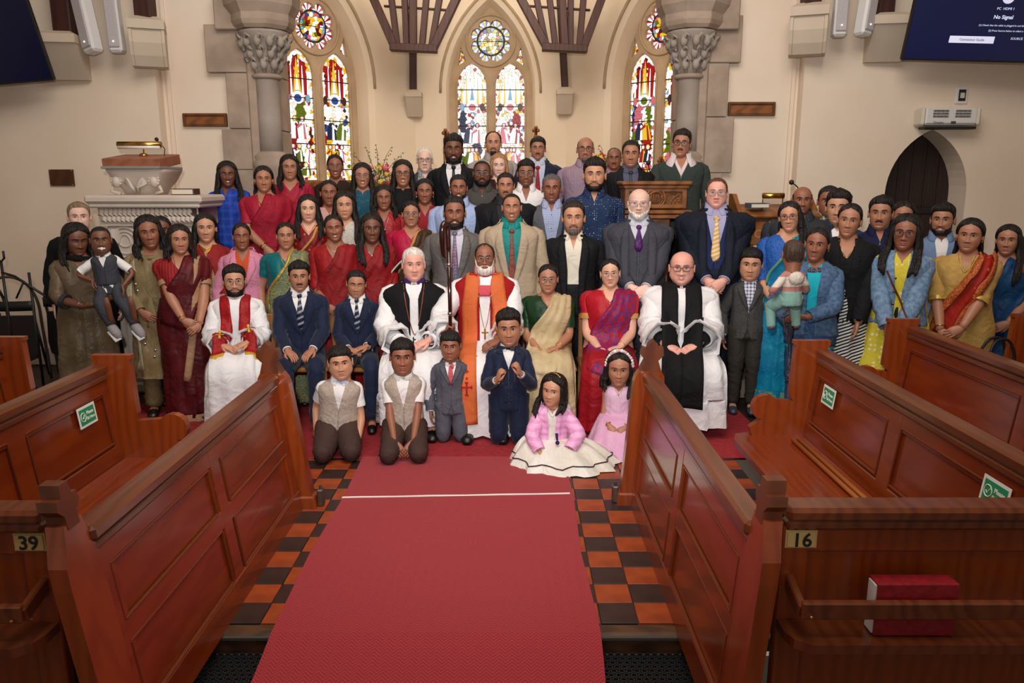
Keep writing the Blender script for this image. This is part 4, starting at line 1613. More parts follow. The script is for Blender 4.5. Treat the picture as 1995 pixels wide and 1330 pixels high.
o = q.build('paper_leaflet', whitep, None, loc=(2.30, 3.05, .432))
o.rotation_euler = (0, 0, .3)
tag(o, 'white leaflet lying on the bench that carries the red kneeler', 'leaflet')
q = MB()
q.box((0, 0, .06), (.28, .34, .12), b=.02)
o = q.build('red_kneeler', mat('red_vinyl', 'B01A1E', .45), None, loc=(2.33, 4.58, .432))
tag(o, 'red padded kneeler lying on the far right bench seat', 'kneeler')
# handbag
r = empty('handbag', (3.24, 4.95, .432), .2, label='grey and black handbag with looped black handles on the far right bench', cat='bag')
q = MB()
G = np.array([[(a_ * math.cos(t) * (1 if abs(math.cos(t)) < .9 else 1), b_ * math.sin(t), z) for t in np.linspace(0, 2 * PI, 20, endpoint=False)] for a_, b_, z in ((.13, .06, 0), (.16, .075, .03), (.165, .07, .12), (.15, .045, .20), (.14, .02, .22))])
q.grid(G, 0, True, True, True)
q.build('bag_body', mat('bag_grey', '7C7F84', .4), r, True)
q = MB()
q.box((0, 0, .20), (.29, .09, .035), b=.012)
q.build('bag_flap', blackp, r)
for s in (-1, 1):
 q = MB()
 q.tube(spline([(-.09, s * .04, .20), (-.10, s * .04, .27), (-.05, s * .03, .37), (.05, s * .03, .37), (.10, s * .04, .27), (.09, s * .04, .20)], 18), .009, n=8)
 q.build('bag_handle', blackp, r, True)
q = MB()
for sx in (-1, 1):
 for s in (-1, 1):
  q.box((sx * .09, s * .045, .21), (.02, .012, .035), b=.003)
q.build('handle_clasp', chrome, r)
# stacked folding chairs and stands at the left
def folding_chair(x, y, rz, lab):
 r = empty('folding_chair', (x, y, 0), rz, label=lab, cat='chair', group='black folding chairs by the left wall')
 r.scale = (1.12, 1.12, 1.12)
 q = MB()
 q.tube(spline([(-.20, .06, 0), (-.20, .02, .45), (-.20, -.01, .68), (-.13, -.03, .83), (0, -.035, .88), (.13, -.03, .83), (.20, -.01, .68), (.20, .02, .45), (.20, .06, 0)], 40), .012, n=8)
 q.build('hoop_frame', mat('steel_tube', '77706C', .3, .9), r, True)
 for s in (-1, 1):
  q = MB()
  q.tube([(s * .17, -.02, .50), (s * .17, .10, .02)], .011, n=8)
  q.build('leg', black, r, True)
  q = MB()
  q.tube([(s * .045, -.02, .70), (s * .12, -.03, .83)], .008, n=6)
  q.build('back_bar', black, r, True)
 q = MB()
 G = np.array([[(.19 * u, -.035 - .02 * (1 - u * u), z) for u in np.linspace(-1, 1, 9)] for z in (.60, .64, .68)])
 q.sheet(G[:, ::-1], .02)
 q.build('back_pad', blackp, r, True)
 q = MB()
 pl = [(-.17, .20), (-.10, .17), (.10, .17), (.17, .20), (.185, .30), (.17, .56), (-.17, .56), (-.185, .30)]
 q.prism(pl, -.06, -.025)
 q.build('seat', mat('black_vinyl', '191413', .5), r)
 return r
folding_chair(-4.62, 6.95, .1, 'nearest of the folded black chairs at the left wall')
folding_chair(-5.0, 7.1, -.1, 'black folding chair cut by the left picture edge')
folding_chair(-4.24, 7.2, 0, 'black folding chair partly behind the woman in the olive tunic')
def stand(pts, feet, lab, top=None, loc=(0, 0, 0)):
 r = empty('music_stand', loc, label=lab, cat='stand', group='black stands by the left wall')
 q = MB()
 q.tube(pts, .011, n=8)
 q.build('pole', black, r, True)
 q = MB()
 for f in feet:
  q.tube([pts[0], f], .010, n=6)
  q.ball(f, .022, n=8, m=6)
 q.build('tripod_feet', black, r, True)
 if top:
  q = MB()
  q.tube(top, .010, n=6)
  q.build('boom_arm', black, r, True)
 return r
stand([(0, 0, .1), (0, 0, 1.12)], [(.22, -.12, .02), (-.2, -.12, .02), (0, .22, .02)], 'black microphone stand with slanting boom before the chairs', [(-.22, 0, 1.12), (-.12, 0, 1.09), (.22, -.05, .88)], loc=(-3.89, 6.1, 0))
stand([(0, 0, .1), (0, 0, 1.18)], [(.22, -.12, .02), (-.2, -.12, .02), (0, .22, .02)], 'black stand with a forked top at the left picture edge', [(-.03, 0, 1.27), (-.03, 0, 1.21), (.0, 0, 1.18), (.03, 0, 1.21), (.03, 0, 1.27)], loc=(-4.27, 6.35, 0))
# ================================================================ PEOPLE BUILDER
def sstep(x, a=0.0, b=1.0):
 t = np.clip((x - a) / (b - a), 0, 1)
 return t * t * (3 - 2 * t)
HZ = np.array([-.145, -.135, -.127, -.120, -.112, -.100, -.080, -.060, -.040, -.020, .0, .025, .050, .075, .095, .108, .1125])
HW = np.array([.010, .018, .028, .036, .042, .050, .0600, .0665, .0700, .0730, .0745, .0755, .0735, .0655, .0500, .0270, .010])
HF = np.array([.010, .030, .055, .070, .077, .082, .0840, .0845, .0850, .0850, .0855, .0890, .0870, .0740, .0530, .0270, .010])
HB = np.array([.010, .015, .022, .028, .036, .046, .0560, .0680, .0800, .0910, .0980, .1020, .1000, .0900, .0700, .0400, .014])
GA = lambda x, s: np.exp(-(x / s) ** 2 / 2)
class Head:
 def __init__(s, fw=1.0, jaw=1.0, nose=1.0, lips=1.0, smile=0.0, chub=0.0, female=False, chin=1.0, age=0.0):
  s.fw, s.jaw, s.nose, s.lips, s.smile, s.chub, s.female, s.chin, s.age = fw, jaw, nose, lips, smile, chub, female, chin, age
 def pt(s, phi, z):
  phi, z = np.broadcast_arrays(np.asarray(phi, float), np.asarray(z, float))
  w_ = np.interp(z, HZ, HW) * s.fw
  low = sstep(-z, .02, .11)
  w_ = w_ * (1 + (s.jaw - 1) * low) + s.chub * .010 * GA(z + .06, .03)
  f = np.interp(z, HZ, HF)
  b = np.interp(z, HZ, HB)
  e = np.where(np.cos(phi) > 0, f, b)
  n = 2.25
  sn, cs = np.abs(np.sin(phi)), np.abs(np.cos(phi))
  r = 1 / ((sn / w_) ** n + (cs / e) ** n) ** (1 / n)
  # neck
  nk = .92 if s.female else 1.04
  ne = np.where(np.cos(phi) > 0, .040 * nk, .072 * nk)
  rn = 1 / ((sn / (.056 * nk)) ** 2 + (cs / ne) ** 2) ** .5
  wn = sstep(-z, .035, .06)
  rn = rn * wn + .001
  r = (r ** 9 + rn ** 9) ** (1 / 9)
  x = r * np.sin(phi)
  y = -r * np.cos(phi)
  m = sstep(np.cos(phi), .1, .5)
  ax = np.abs(x)
  # nose
  rid = np.interp(z, [-.058, -.050, -.042, -.028, -.005, .012, .022], [0, .012, .021, .016, .008, .003, 0]) * s.nose
  sg = np.interp(z, [-.05, -.03, .0, .02], [.0095, .0078, .0062, .007])
  d = rid * GA(x, sg)
  d += .0085 * s.nose * GA(ax - .0135, .0055) * GA(z + .043, .0065)
  # sockets, brow, cheek, lips, chin
  d -= .0105 * GA(ax - .031, .015) * GA(z - .001, .010)
  d += .0035 * GA(ax - .028, .018) * GA(z - .0215, .007)
  d += (.0045 + .003 * s.smile) * GA(ax - .040, .015) * GA(z + .034 - .006 * s.smile, .014)
  cx = x / .024
  zm = -.0720 + s.smile * .0055 * np.clip(cx * cx, 0, 1.6)
  zz = z - zm
  wl = GA(x, .0145) * s.lips
  d += .0058 * wl * GA(zz - .0052, .0038) + .0068 * wl * GA(zz + .0062, .0044)
  d -= .0040 * GA(x, .016) * GA(zz, .0016)
  d -= .0030 * GA(x, .018) * GA(zz + .0165, .004)
  d += .0060 * s.chin * GA(x, .017) * GA(z + .104, .010)
  d -= .0025 * GA(ax - .028, .004) * GA(zz - .004, .007) * (1 + s.smile)
  if s.age:
   d -= .002 * s.age * GA(ax - (.022 + (-.045 - z) * .4), .003) * sstep(-z, .035, .045) * sstep(z, -.07, -.06)
   d -= .0015 * s.age * GA(z + .018, .003) * GA(ax - .03, .012)
  y = y - d * m
  lip = np.clip(1.35 - ((x / (.0235 + .003 * s.smile)) ** 2 + (np.where(zz > 0, zz / .0085, zz / .0105)) ** 2) * 1.2, 0, 1) * m
  return np.stack([x, y, z], -1), lip
 def ysurf(s, x, z):
  phi = math.asin(max(-.99, min(.99, x / .085)))
  for _ in range(8):
   p, _l = s.pt(phi, z)
   phi += (x - p[0]) / .085
   phi = max(-1.5, min(1.5, phi))
  return float(s.pt(phi, z)[0][1])
def phis(C=62, a=.45):
 u = np.linspace(-1, 1, C, endpoint=False)
 return PI * (a * u + (1 - a) * u ** 3)
ZH = np.concatenate([[.1122, .1105, .107, .101, .093, .083, .072, .061, .050], np.linspace(.041, -.122, 48), [-.127, -.133, -.141, -.150]])
PHI = phis()
# hip-relative torso table for a 1.70 m person
TZ = np.array([-.86, -.45, -.12, -.05, .0, .10, .20, .30, .38, .43, .465, .485, .500, .513, .526, .540, .556, .575, .62])
TW = np.array([.150, .150, .165, .170, .171, .160, .147, .153, .163, .170, .170, .160, .142, .118, .092, .071, .061, .057, .055])
TF = np.array([.105, .110, .105, .102, .104, .106, .104, .110, .116, .113, .103, .093, .082, .071, .061, .053, .047, .043, .040])
TB = np.array([.110, .115, .120, .125, .125, .108, .092, .098, .108, .110, .105, .100, .094, .088, .082, .077, .073, .070, .068])
class Fig:
 pass
def tr(T, G):
 A = np.array(T)
 return G @ A[:3, :3].T + A[:3, 3]
def ik(S, W, l1, l2, pole):
 S, W, pole = Vector(S), Vector(W), Vector(pole)
 d = W - S
 L_ = min(d.length, (l1 + l2) * .995)
 dn = d.normalized()
 a = (l1 * l1 - l2 * l2 + L_ * L_) / (2 * L_)
 h = math.sqrt(max(0, l1 * l1 - a * a))
 p = (pole - dn * pole.dot(dn)).normalized()
 return S + dn * a + p * h, S + dn * L_
def torso(B, phi, z, off=0.0, folds=0.0, flare=0.0, seed=0):
 """torso-space surface (before T); z in kt units"""
 phi, z = np.broadcast_arrays(np.asarray(phi, float), np.asarray(z, float))
 zc = z / B.kt
 w_ = np.interp(zc, TZ, TW)
 f = np.interp(zc, TZ, TF)
 b = np.interp(zc, TZ, TB)
 up = sstep(zc, .15, .46) * (1 - sstep(zc, .50, .55))
 lo = 1 - sstep(zc, .0, .18)
 body = 1 - sstep(zc, .49, .55)
 w_ = w_ * (1 + (B.ws - 1) * up + (B.hw - 1) * lo) * (1 + (B.g - 1) * body)
 f = f * (1 + (B.g - 1) * 1.2 * body) + B.belly * GA(zc - .12, .12)
 b = b * (1 + (B.g - 1) * 1.0 * body)
 n = 2.3
 e = np.where(np.cos(phi) > 0, f, b)
 sn, cs = np.abs(np.sin(phi)), np.abs(np.cos(phi))
 r = 1 / ((sn / w_) ** n + (cs / e) ** n) ** (1 / n)
 k = B.kt
 r = r * k + off + flare * np.clip(-zc + .05, 0, 1)
 if folds:
  amp = folds * (1 + 2.5 * np.clip(-zc, 0, 1))
  r = r + amp * (np.sin(phi * 9 + seed + zc * 2) * .5 + np.sin(phi * 17 + seed * 2.3 - zc * 5) * .3 + np.sin(phi * 5 + zc * 14 + seed) * .35 + np.sin(phi * 3 - zc * 31 + seed * 1.7) * .25)
 x = r * np.sin(phi)
 y = -r * np.cos(phi)
 if B.bust:
  y = y - B.bust * (GA(np.abs(x) - .075 * k, .045 * k) * GA(z - .335 * k, .055 * k)) * sstep(np.cos(phi), 0, .4)
 return np.stack([x, y, z], -1)
def shell(B, zt, zh, off, xopen=None, folds=.003, flare=0.0, C=52, R=26, dip=0.0, dipw=.5, seed=0, scoopb=0.0):
 """garment shell round the torso; zt/zh in kt=1 units; xopen(z)-> half opening in metres"""
 k = B.kt
 t = np.linspace(0, 1, R)[:, None]
 if xopen is None:
  u = np.linspace(-PI, PI, C)[None, :]
  ph = u + 0 * t
  top = zt - dip * np.exp(-(ph / dipw) ** 2) - scoopb * np.exp(-((np.abs(ph) - PI) / .6) ** 2)
  z = top + (zh - top) * t
 else:
  z = zt + (zh - zt) * t
  u = np.linspace(0, 1, C)[None, :]
  f = np.interp(z, TZ, TF) * B.g * k + off
  ph0 = np.arctan2(np.vectorize(xopen)(z) * k, f)
  ph = ph0 + (2 * PI - 2 * ph0) * u
  z = z + 0 * ph
 G = torso(B, ph, z * k, off, folds, flare, seed)
 return tr(B.T, G)
def reg(B, G):
 """remember a surface for later casting"""
 B.surf.append(G)
 B.bvh = None
 return G
def getbvh(B):
 if B.bvh is None:
  V, F, n = [], [], 0
  for G in B.surf:
   R, C = G.shape[:2]
   i = np.arange(R * C).reshape(R, C) + n
   F += np.stack([i[:-1, :-1], i[:-1, 1:], i[1:, 1:], i[1:, :-1]], -1).reshape(-1, 4).tolist()
   V += G.reshape(-1, 3).tolist()
   n += R * C
  B.bvh = BVHTree.FromPolygons(V, F)
 return B.bvh
def strip(B, guides, n=24, m=6, off=.004, t=.003, across=None, local=True, smooth=2):
 """cloth strip laid on the figure. guides: (pos, castdir, halfwidth)"""
 g = np.array([list(p) + list(d) + [w_] for p, d, w_ in guides], float)
 g = spline(g, n)
 bv = getbvh(B)
 pos = g[:, :3] * B.k
 if local:
  pos = tr(B.T, pos)
 dirs = g[:, 3:6]
 dirs /= np.linalg.norm(dirs, axis=1, keepdims=True)
 tan = np.gradient(pos, axis=0)
 G = np.zeros((n, m, 3))
 for i in range(n):
  d = dirs[i]
  ac = np.cross(d, tan[i]) if across is None else np.array(across, float)
  ac = ac / max(np.linalg.norm(ac), 1e-9)
  last = None
  for j in range(m):
   q = pos[i] + ac * g[i, 6] * B.k * (2 * j / (m - 1) - 1)
   o = q - d * .45
   h = bv.ray_cast(Vector(o), Vector(d), .62)
   if h[0] is not None:
    G[i, j] = np.array(h[0]) - d * off
   else:
    h2 = bv.find_nearest(Vector(q))
    G[i, j] = (np.array(h2[0]) - d * off) if h2[0] is not None else q
 for _ in range(smooth):
  K = G.copy()
  K[1:-1] = (G[:-2] + 2 * G[1:-1] + G[2:]) / 4
  K[:, 1:-1] = (K[:, :-2] + 2 * K[:, 1:-1] + K[:, 2:]) / 4
  # never sink inwards along the cast direction
  dd = ((K - G) * dirs[:, None, :]).sum(-1, keepdims=True)
  K -= dirs[:, None, :] * np.maximum(dd, 0) * .7
  G = K
 return G
def hand(q, wr, d, n, side, k, curl=.5, splay=.0, m=0):
 """hand at wrist wr; d finger direction, n palm-facing direction, side=+1/-1 picks the thumb side"""
 d = np.array(d, float)
 d /= np.linalg.norm(d)
 n = np.array(n, float)
 n -= d * n.dot(d)
 n /= np.linalg.norm(n)
 t = np.cross(d, n) * side
 wr = np.array(wr, float)
 P_ = lambda a, b, c: wr + (d * a + t * b + n * c) * k
 q.tube([P_(-.03, 0, 0), P_(.0, 0, 0), P_(.02, .002, .0), P_(.05, .0, .002), P_(.078, -.002, .004), P_(.090, -.002, .005)], np.array([.024, .027, .036, .042, .041, .034]) * k, m, 10, side=t, rb=np.array([.019, .018, .017, .016, .013, .009]) * k)
 for f, (b, L_) in enumerate(((.029, .068), (.010, .077), (-.010, .072), (-.029, .056))):
  a, c, ang = .074, .003, .12 + curl * .35
  pts = [P_(.060, b * .9, .001), P_(a, b, c)]
  for s_ in (.46, .30, .24):
   a += L_ * s_ * math.cos(ang)
   c += L_ * s_ * math.sin(ang)
   b += splay * L_ * s_ * (1.5 - f) * .4
   pts.append(P_(a, b, c))
   ang += curl * .85
  q.tube(pts, np.array([.0085, .0100, .0090, .0082, .0062]) * k, m, 7)
 q.tube([P_(.008, .020, .006), P_(.030, .040, .012), P_(.055, .050, .020), P_(.078, .046 - .01 * curl, .028 + .006 * curl)], np.array([.014, .0125, .0105, .0075]) * k, m, 7)
def arm(B, s):
 """joints of arm s=-1 (viewer's left) / +1 in person space"""
 a = B.arms.get(s)
 W, pole = a[0], a[1]
 S = Vector((s * .152 * B.ws * B.kt * (1 + (B.g - 1) * .7), .008, .452 * B.kt))
 W = Vector(W) * B.k
 pole = Vector(pole)
 S, W = B.T @ S, B.T @ W
 if len(a) > 4 and a[4] == 'abs':
  W = Vector(a[0])
 pole = B.T.to_3x3() @ pole
 E_, W = ik(S, W, .285 * B.k, .245 * B.k, pole)
 return S, E_, W
def armpath(B, s, t0=0., t1=1., n=15):
 S, E_, W = B.aj[s]
 Tm = B.T.to_3x3()
 I = S + Tm @ Vector((-s * .055 * B.kt, 0, .012 * B.kt))
 top = S + Tm @ Vector((s * .012 * B.kt, 0, -.0 * B.kt))
 c1 = S.lerp(E_, .35)
 c2 = S.lerp(E_, .82)
 c3 = E_.lerp(W, .20)
 ctrl = [I, top, c1, c2, E_ * .5 + (c2 + c3) * .25, c3, E_.lerp(W, .6), W]
 par = [0, .08, .25, .45, .53, .62, .80, 1.0]
 full = spline([list(c) for c in ctrl], 64)
 u = np.interp(np.linspace(0, 7, 64), range(8), par)
 tt = np.linspace(t0, t1, n)
 return np.stack([np.interp(tt, u, full[:, i]) for i in range(3)], -1), tt
def sleeve(B, s, t1, off, folds=.0025, flare=0.0, n=22, seed=0, tight=1.0):
 p, tt = armpath(B, s, 0, t1, n)
 g = 1 + (B.g - 1) * .8
 r = np.interp(tt, [0, .08, .25, .5, .6, .8, 1.0], [.045, .050, .047, .040, .040, .034, .026]) * B.kt * g * tight + off * (.35 + .65 * sstep(tt, .05, .35)) + flare * np.clip((tt - .35) / .65, 0, 1) ** 1.5
 G = sweep(p, r, 14)
 c = p[:, None, :]
 a = np.linspace(0, 2 * PI, 14, endpoint=False)[None, :]
 T2_ = tt[:, None]
 w_ = folds * (np.sin(T2_ * 27 + a * 2 + seed + 1.5 * np.sin(T2_ * 9 + seed)) * np.cos(a + T2_ * 5 + seed) + .6 * np.sin(T2_ * 44 - a * 3 + seed * 2) * np.cos(a * 2 - seed)) * (.5 + 1.2 * GA(T2_ - .55, .10)) + (folds * 1.3 * np.sin(a * 5 + T2_ * 3 + seed) * T2_ if flare else 0)
 D = G - c
 G = c + D * (1 + w_[..., None] / np.maximum(r[:, None, None], .02))
 return G
SKIN = ['744A37', '935F48', 'AE7A5F', 'C59273', 'D8A88F', 'E6BFAD', 'E2A796']
def skin_mat(tone, hairc='15100D'):
 nm = 'skin_%d' % tone
 if nm in MATS:
  return MATS[nm]
 m = mat(nm, SKIN[tone], .47, kind='plain')
 N, L = m.node_tree.nodes, m.node_tree.links
 b = N['Principled BSDF']
 c = srgb(SKIN[tone])
 b.inputs['Subsurface Weight'].default_value = 0.0
 at = N.new('ShaderNodeAttribute')
 at.attribute_name = 'fx'
 sp = N.new('ShaderNodeSeparateColor')
 L.new(at.outputs['Color'], sp.inputs[0])
 tc = N.new('ShaderNodeTexCoord')
 no = N.new('ShaderNodeTexNoise')
 no.inputs['Scale'].default_value = 16
 L.new(tc.outputs['Object'], no.inputs['Vector'])
 m0 = N.new('ShaderNodeMix')
 m0.data_type = 'RGBA'
 L.new(no.outputs['Fac'], m0.inputs[0])
 m0.inputs[6].default_value = (c[0] * 1.12, c[1] * 1.10, c[2] * 1.08, 1)
 m0.inputs[7].default_value = (c[0] * .92, c[1] * .84, c[2] * .80, 1)
 m1 = N.new('ShaderNodeMix')
 m1.data_type = 'RGBA'
 L.new(sp.outputs[0], m1.inputs[0])
 L.new(m0.outputs[2], m1.inputs[6])
 lc = srgb(['7C403A', '924A42', 'A85850', 'B86058', 'C46460', 'CC7A72', 'CC7068'][tone])
 m1.inputs[7].default_value = (*lc, 1)
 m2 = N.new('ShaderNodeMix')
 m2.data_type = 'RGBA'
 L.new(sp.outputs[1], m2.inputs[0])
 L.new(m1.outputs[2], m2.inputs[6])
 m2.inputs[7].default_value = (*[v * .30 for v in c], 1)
 L.new(m2.outputs[2], b.inputs['Base Color'])
 return m
def hair_mat(c):
 col = {'black': '120D0B', 'darkbrown': '22150F', 'grey': '8E8883', 'white': 'B9B2AA', 'silver': 'B6B0A8', 'brown': '4A2E1C', 'blonde': '8A6444', 'mousy': '6E5A48', 'pepper': '4A4644', 'fuzz': '3A2A22', 'saltbeard': '8C8680', 'auburn': '3A1D12'}[c]
 return mat('hair_' + c, col, .5, kind='fur', col2='%02X%02X%02X' % tuple(min(255, int(int(col[i:i + 2], 16) * 1.35) + 6) for i in (0, 2, 4)), scale=80, bump=.6, stretch=(1, 1, .12), spec=.35)
def put(q, name, m, par, smooth=True, fx=None):
 o = q.build(name, m, par, smooth, fx=fx)
 return o
def hairshell(B, mask, th, rows=None, noise=.0015, seed=0, nstr=46, edge=.020):
 """shell over the head grid where mask(phi,z,x)>0"""
 H_ = B.H
 zr = ZH if rows is None else rows
 ph, z = np.meshgrid(PHI, zr)
 P0, _ = H_.pt(ph, z)
 P1 = np.concatenate([P0, P0[:, :1]], 1)
 n = gnormals(P1)[:, :-1]
 c = np.array([0, .01, 0.0])
 flip = np.sign(((P0 - c) * n).sum(-1, keepdims=True))
 n = n * np.where(flip == 0, 1, flip)
 mk = mask(ph, z, P0)
 T_ = th(ph, z, P0) if callable(th) else th
 str_ = noise * (np.sin(ph * nstr + z * 60 + seed) * .6 + np.sin(ph * nstr * .47 - z * 95 + seed * 3) * .6)
 o = -.005 + (T_ + .005 + str_) * sstep(mk, -.002, edge)
 Q = P0 + n * o[..., None]
 R, C = ph.shape
 i = np.arange(R * C).reshape(R, C)
 j = np.concatenate([i, i[:, :1]], 1)
 F = np.stack([j[:-1, :-1], j[:-1, 1:], j[1:, 1:], j[1:, :-1]], -1).reshape(-1, 4)
 ok = (mk > -.006).ravel()
 F = F[ok[F].any(1)]
 V = Q.reshape(-1, 3)
 V = np.concatenate([V, [[0, 0.01, .1125 + float(np.max(T_))]]])
 top = np.stack([np.full(C, len(V) - 1), np.roll(i[0], -1), i[0]], -1)
 return V, F, (top if mk[0].max() > 0 else None)
def hairline(zf, temple=.055, burn=-.022, nape=-.072, ear=.014):
 xs_ = [0, 32, 48, 60, 69, 77, 84, 100, 112, 130, 180]
 zf = zf + .006
 zs_ = [zf, zf - .003, temple, temple - .024, .004, burn, ear, .004, -.035, (nape - .005), nape]
 def f(ph, z, P_):
  a = np.degrees(np.abs(ph))
  return z - np.interp(a, xs_, zs_)
 return f
def lock(q, pts, a, b, n=18, wav=0.0, seed=0, M=None, side=None):
 p = spline(pts, n)
 t = np.linspace(0, 1, n)
 if wav:
  p[:, 0] += wav * np.sin(t * 13 + seed) * t * (1.3 - t)
  p[:, 1] += wav * .6 * np.cos(t * 11 + seed * 2) * t * (1.3 - t)
 r = a * np.interp(t, [0, .15, .7, .93, 1], [.75, 1, 1.1, .8, .25])
 rb = b * np.interp(t, [0, .15, .7, .93, 1], [.7, 1, .8, .5, .2])
 q.grid(tr(M, sweep(p, r, 9, side, rb)), 0, True, True, True)
def make_hair(B, style, colour, par):
 M = B.MH
 S = np.array(Matrix(M))
 q = MB()
 sd = B.seed
 def cap(mask, th, **k):
  V, F, top = hairshell(B, mask, th, seed=sd, **k)
  q.add(tr(M, V), [tuple(f) for f in F.tolist()] + ([tuple(f) for f in top.tolist()] if top is not None else []))
 T_ = lambda top, side, fr=0.0: (lambda ph, z, P_: side + (top - side) * sstep(z, .02, .09) + fr * GA(ph, .7) * sstep(z, .05, .085))
 fem = style in ('long', 'longback', 'bun', 'pony', 'wavy', 'bob', 'girl', 'oneside', 'longstraight')
 if style == 'short':
  cap(hairline(.070, .056), T_(.014, .007, .004))
 elif style == 'sidepart':
  cap(hairline(.062, .050), lambda ph, z, P_: .008 + .012 * sstep(z, .02, .09) + .008 * GA(ph - .5, .6) * sstep(z, .04, .08))
 elif style == 'quiff':
  cap(hairline(.058, .050, ear=.02), lambda ph, z, P_: .005 + .013 * sstep(z, .025, .085) + .010 * GA(ph - .3, .7) * sstep(z, .045, .08) + .003 * np.sin(ph * 7 + z * 90 + sd), noise=.003, nstr=26)
 elif style == 'fringe':
  cap(hairline(.044 + .006 * math.sin(B.seed * 3), .040, ear=.016), lambda ph, z, P_: .005 + .010 * sstep(z, .02, .09) + .003 * GA(ph, .8), noise=.0022, nstr=30)
 elif style == 'buzz':
  cap(hairline(.072, .058, burn=-.01), .0035, noise=.0006)
 elif style == 'baby':
  cap(hairline(.066, .056, burn=.02), .004, noise=.0006)
 elif style == 'receding':
  h0 = hairline(.088, .070)
  cap(lambda ph, z, P_: h0(ph, z, P_) - .030 * GA(np.abs(ph) - .6, .22) * sstep(z, .05, .09), T_(.009, .007))
 elif style in ('bald', 'baldfuzz'):
  h0 = hairline(.030, .040, nape=-.07)
  zt_ = .062 if style == 'bald' else .085
  cap(lambda ph, z, P_: np.minimum(np.minimum(h0(ph, z, P_), zt_ - z), (np.abs(ph) - 1.12) * .08), .005 if style == 'bald' else .004, noise=.001)
 elif style == 'thin':
  cap(hairline(.078, .062), T_(.008, .009), noise=.001)
 elif fem:
  burn = .004
  part = lambda ph, z, P_: (.015 if style not in ('bun', 'pony') else .009) + .003 * np.abs(np.sin(ph * 1.0)) - .006 * GA(P_[..., 0] - B.part, .006) * sstep(P_[..., 1], .06, -.02) + (.007 if style in ('wavy', 'long', 'longstraight', 'girl', 'bob') else .0) * sstep(np.abs(ph), .9, 1.5)
  eb = {'bun': .012, 'pony': .012, 'longback': .0, 'oneside': .004}.get(style, -.045)
  zf = B.hl + .012
  xs_ = [0, 20, 38, 52, 64, 74, 84, 100, 115, 180]
  zs_ = [zf + .006, zf, zf - .012, .046, .024, .006 if style in ('bun', 'pony', 'longback', 'oneside') else -.03, eb, eb - .02, -.06, -.075]
  cap(lambda ph, z, P_: z - np.interp(np.degrees(np.abs(ph)), xs_, zs_), part, noise=.0012)
  L_ = B.hlen
  if style in ('long', 'wavy', 'longback', 'bob', 'girl', 'oneside', 'longstraight'):
   # mass behind the neck
   zz = np.linspace(.03, -L_ if style != 'bob' else -.13, 16)
   ph = np.linspace(PI * .50, PI * 1.50, 22)
   t = (.03 - zz) / (zz[0] - zz[-1])
   wd = np.interp(t, [0, .3, .7, 1], [.082, .092, .105, .080]) * (1.12 if style == 'wavy' else 1)
   bk = np.interp(t, [0, .25, .6, 1], [.108, .112, .125, .118])
   fr = np.interp(t, [0, .3, .6, 1], [.0, .03, .05, .06])
   G = np.array([[(w_ * math.sin(p) * (1 + .03 * math.sin(p * 14 + z_ * 40 + sd)), f_ + (b_ - f_) * -math.cos(p) * (1 + .03 * math.sin(p * 21 + z_ * 30)), z_) for p in ph] for w_, b_, f_, z_ in zip(wd, bk, fr, zz)])
   G2 = G.copy()
   G2[..., 1] = np.minimum(G[..., 1], .085) * .55 + .01
   G2[..., 0] *= .8
   GG = np.concatenate([G, G2[:, ::-1]], 1)
   q.grid(tr(M, GG), 0, True, True, True)
  if style in ('long', 'wavy', 'longstraight', 'oneside', 'girl'):
   wv = {'wavy': .012, 'long': .006, 'longstraight': .001, 'oneside': .006, 'girl': .006}[style]
   sides = (-1, 1) if style != 'oneside' else (B.hside,)
   fl = min(L_, .40)
   for s in sides:
    fl = max(.20, min(L_, .40)) * (1 if s == (1 if B.seed > 3 else -1) else random.Random(int(B.seed * 99)).choice([.8, .9, 1]))
    for i in range(5):
     o = (i - 2) * .012
     rr = random.Random(int(sd * 7) + i + s)
     j = rr.uniform(-.006, .006)
     sp = s * (.070 + .006 * i * .4)
     fy = -.152 if B.kt > .75 else -.125
     f4 = [(zz_, float(np.interp(-zz_, [.06, .12, .17, .24], [-.030, -.036, -.085, fy]))) for zz_ in (-.09, -.42 * fl, -.62 * fl, -.82 * fl, -fl + .015 * i)]
     xs4 = (.088, .094, .098, .092, .086)
     lock(q, [(s * .052, -.040 + .014 * i, .078), (s * (.081 + .002 * i), -.036 + .018 * i, .012), (s * (.086 + .003 * i), -.030 + .014 * i, -.045)] + [(s * (x_ + .005 * i) + j * k_, y_ + .010 * i * (1 - k_ / 5), z_) for k_, (x_, (z_, y_)) in enumerate(zip(xs4, f4))], .017, .014, 26, wv, sd + i * 1.7 + s, M)
  if style == 'bob':
   for s in (-1, 1):
    for i in range(5):
     lock(q, [(s * .060, -.052 + .018 * i, .060), (s * .084, -.045 + .022 * i, .0), (s * .090, -.030 + .020 * i, -.06), (s * .084, -.028 + .018 * i, -.125)], .018, .014, 14, .002, sd + i, M)
  if style == 'bun':
   q.ball((0, 0, 0), 1.0)
   V = q.V[-1]
   q.V[-1] = tr(M, V * np.array([.045, .035, .04]) + np.array([0, .125, -.02]))
  if style == 'pony':
   lock(q, [(0, .10, .02), (0, .135, -.02), (0, .13, -.10), (.03 * B.hside, .12, -.22), (.05 * B.hside, .11, -.34)], .030, .024, 16, .004, sd, M)
 return put(q, 'hair', hair_mat(colour), par)
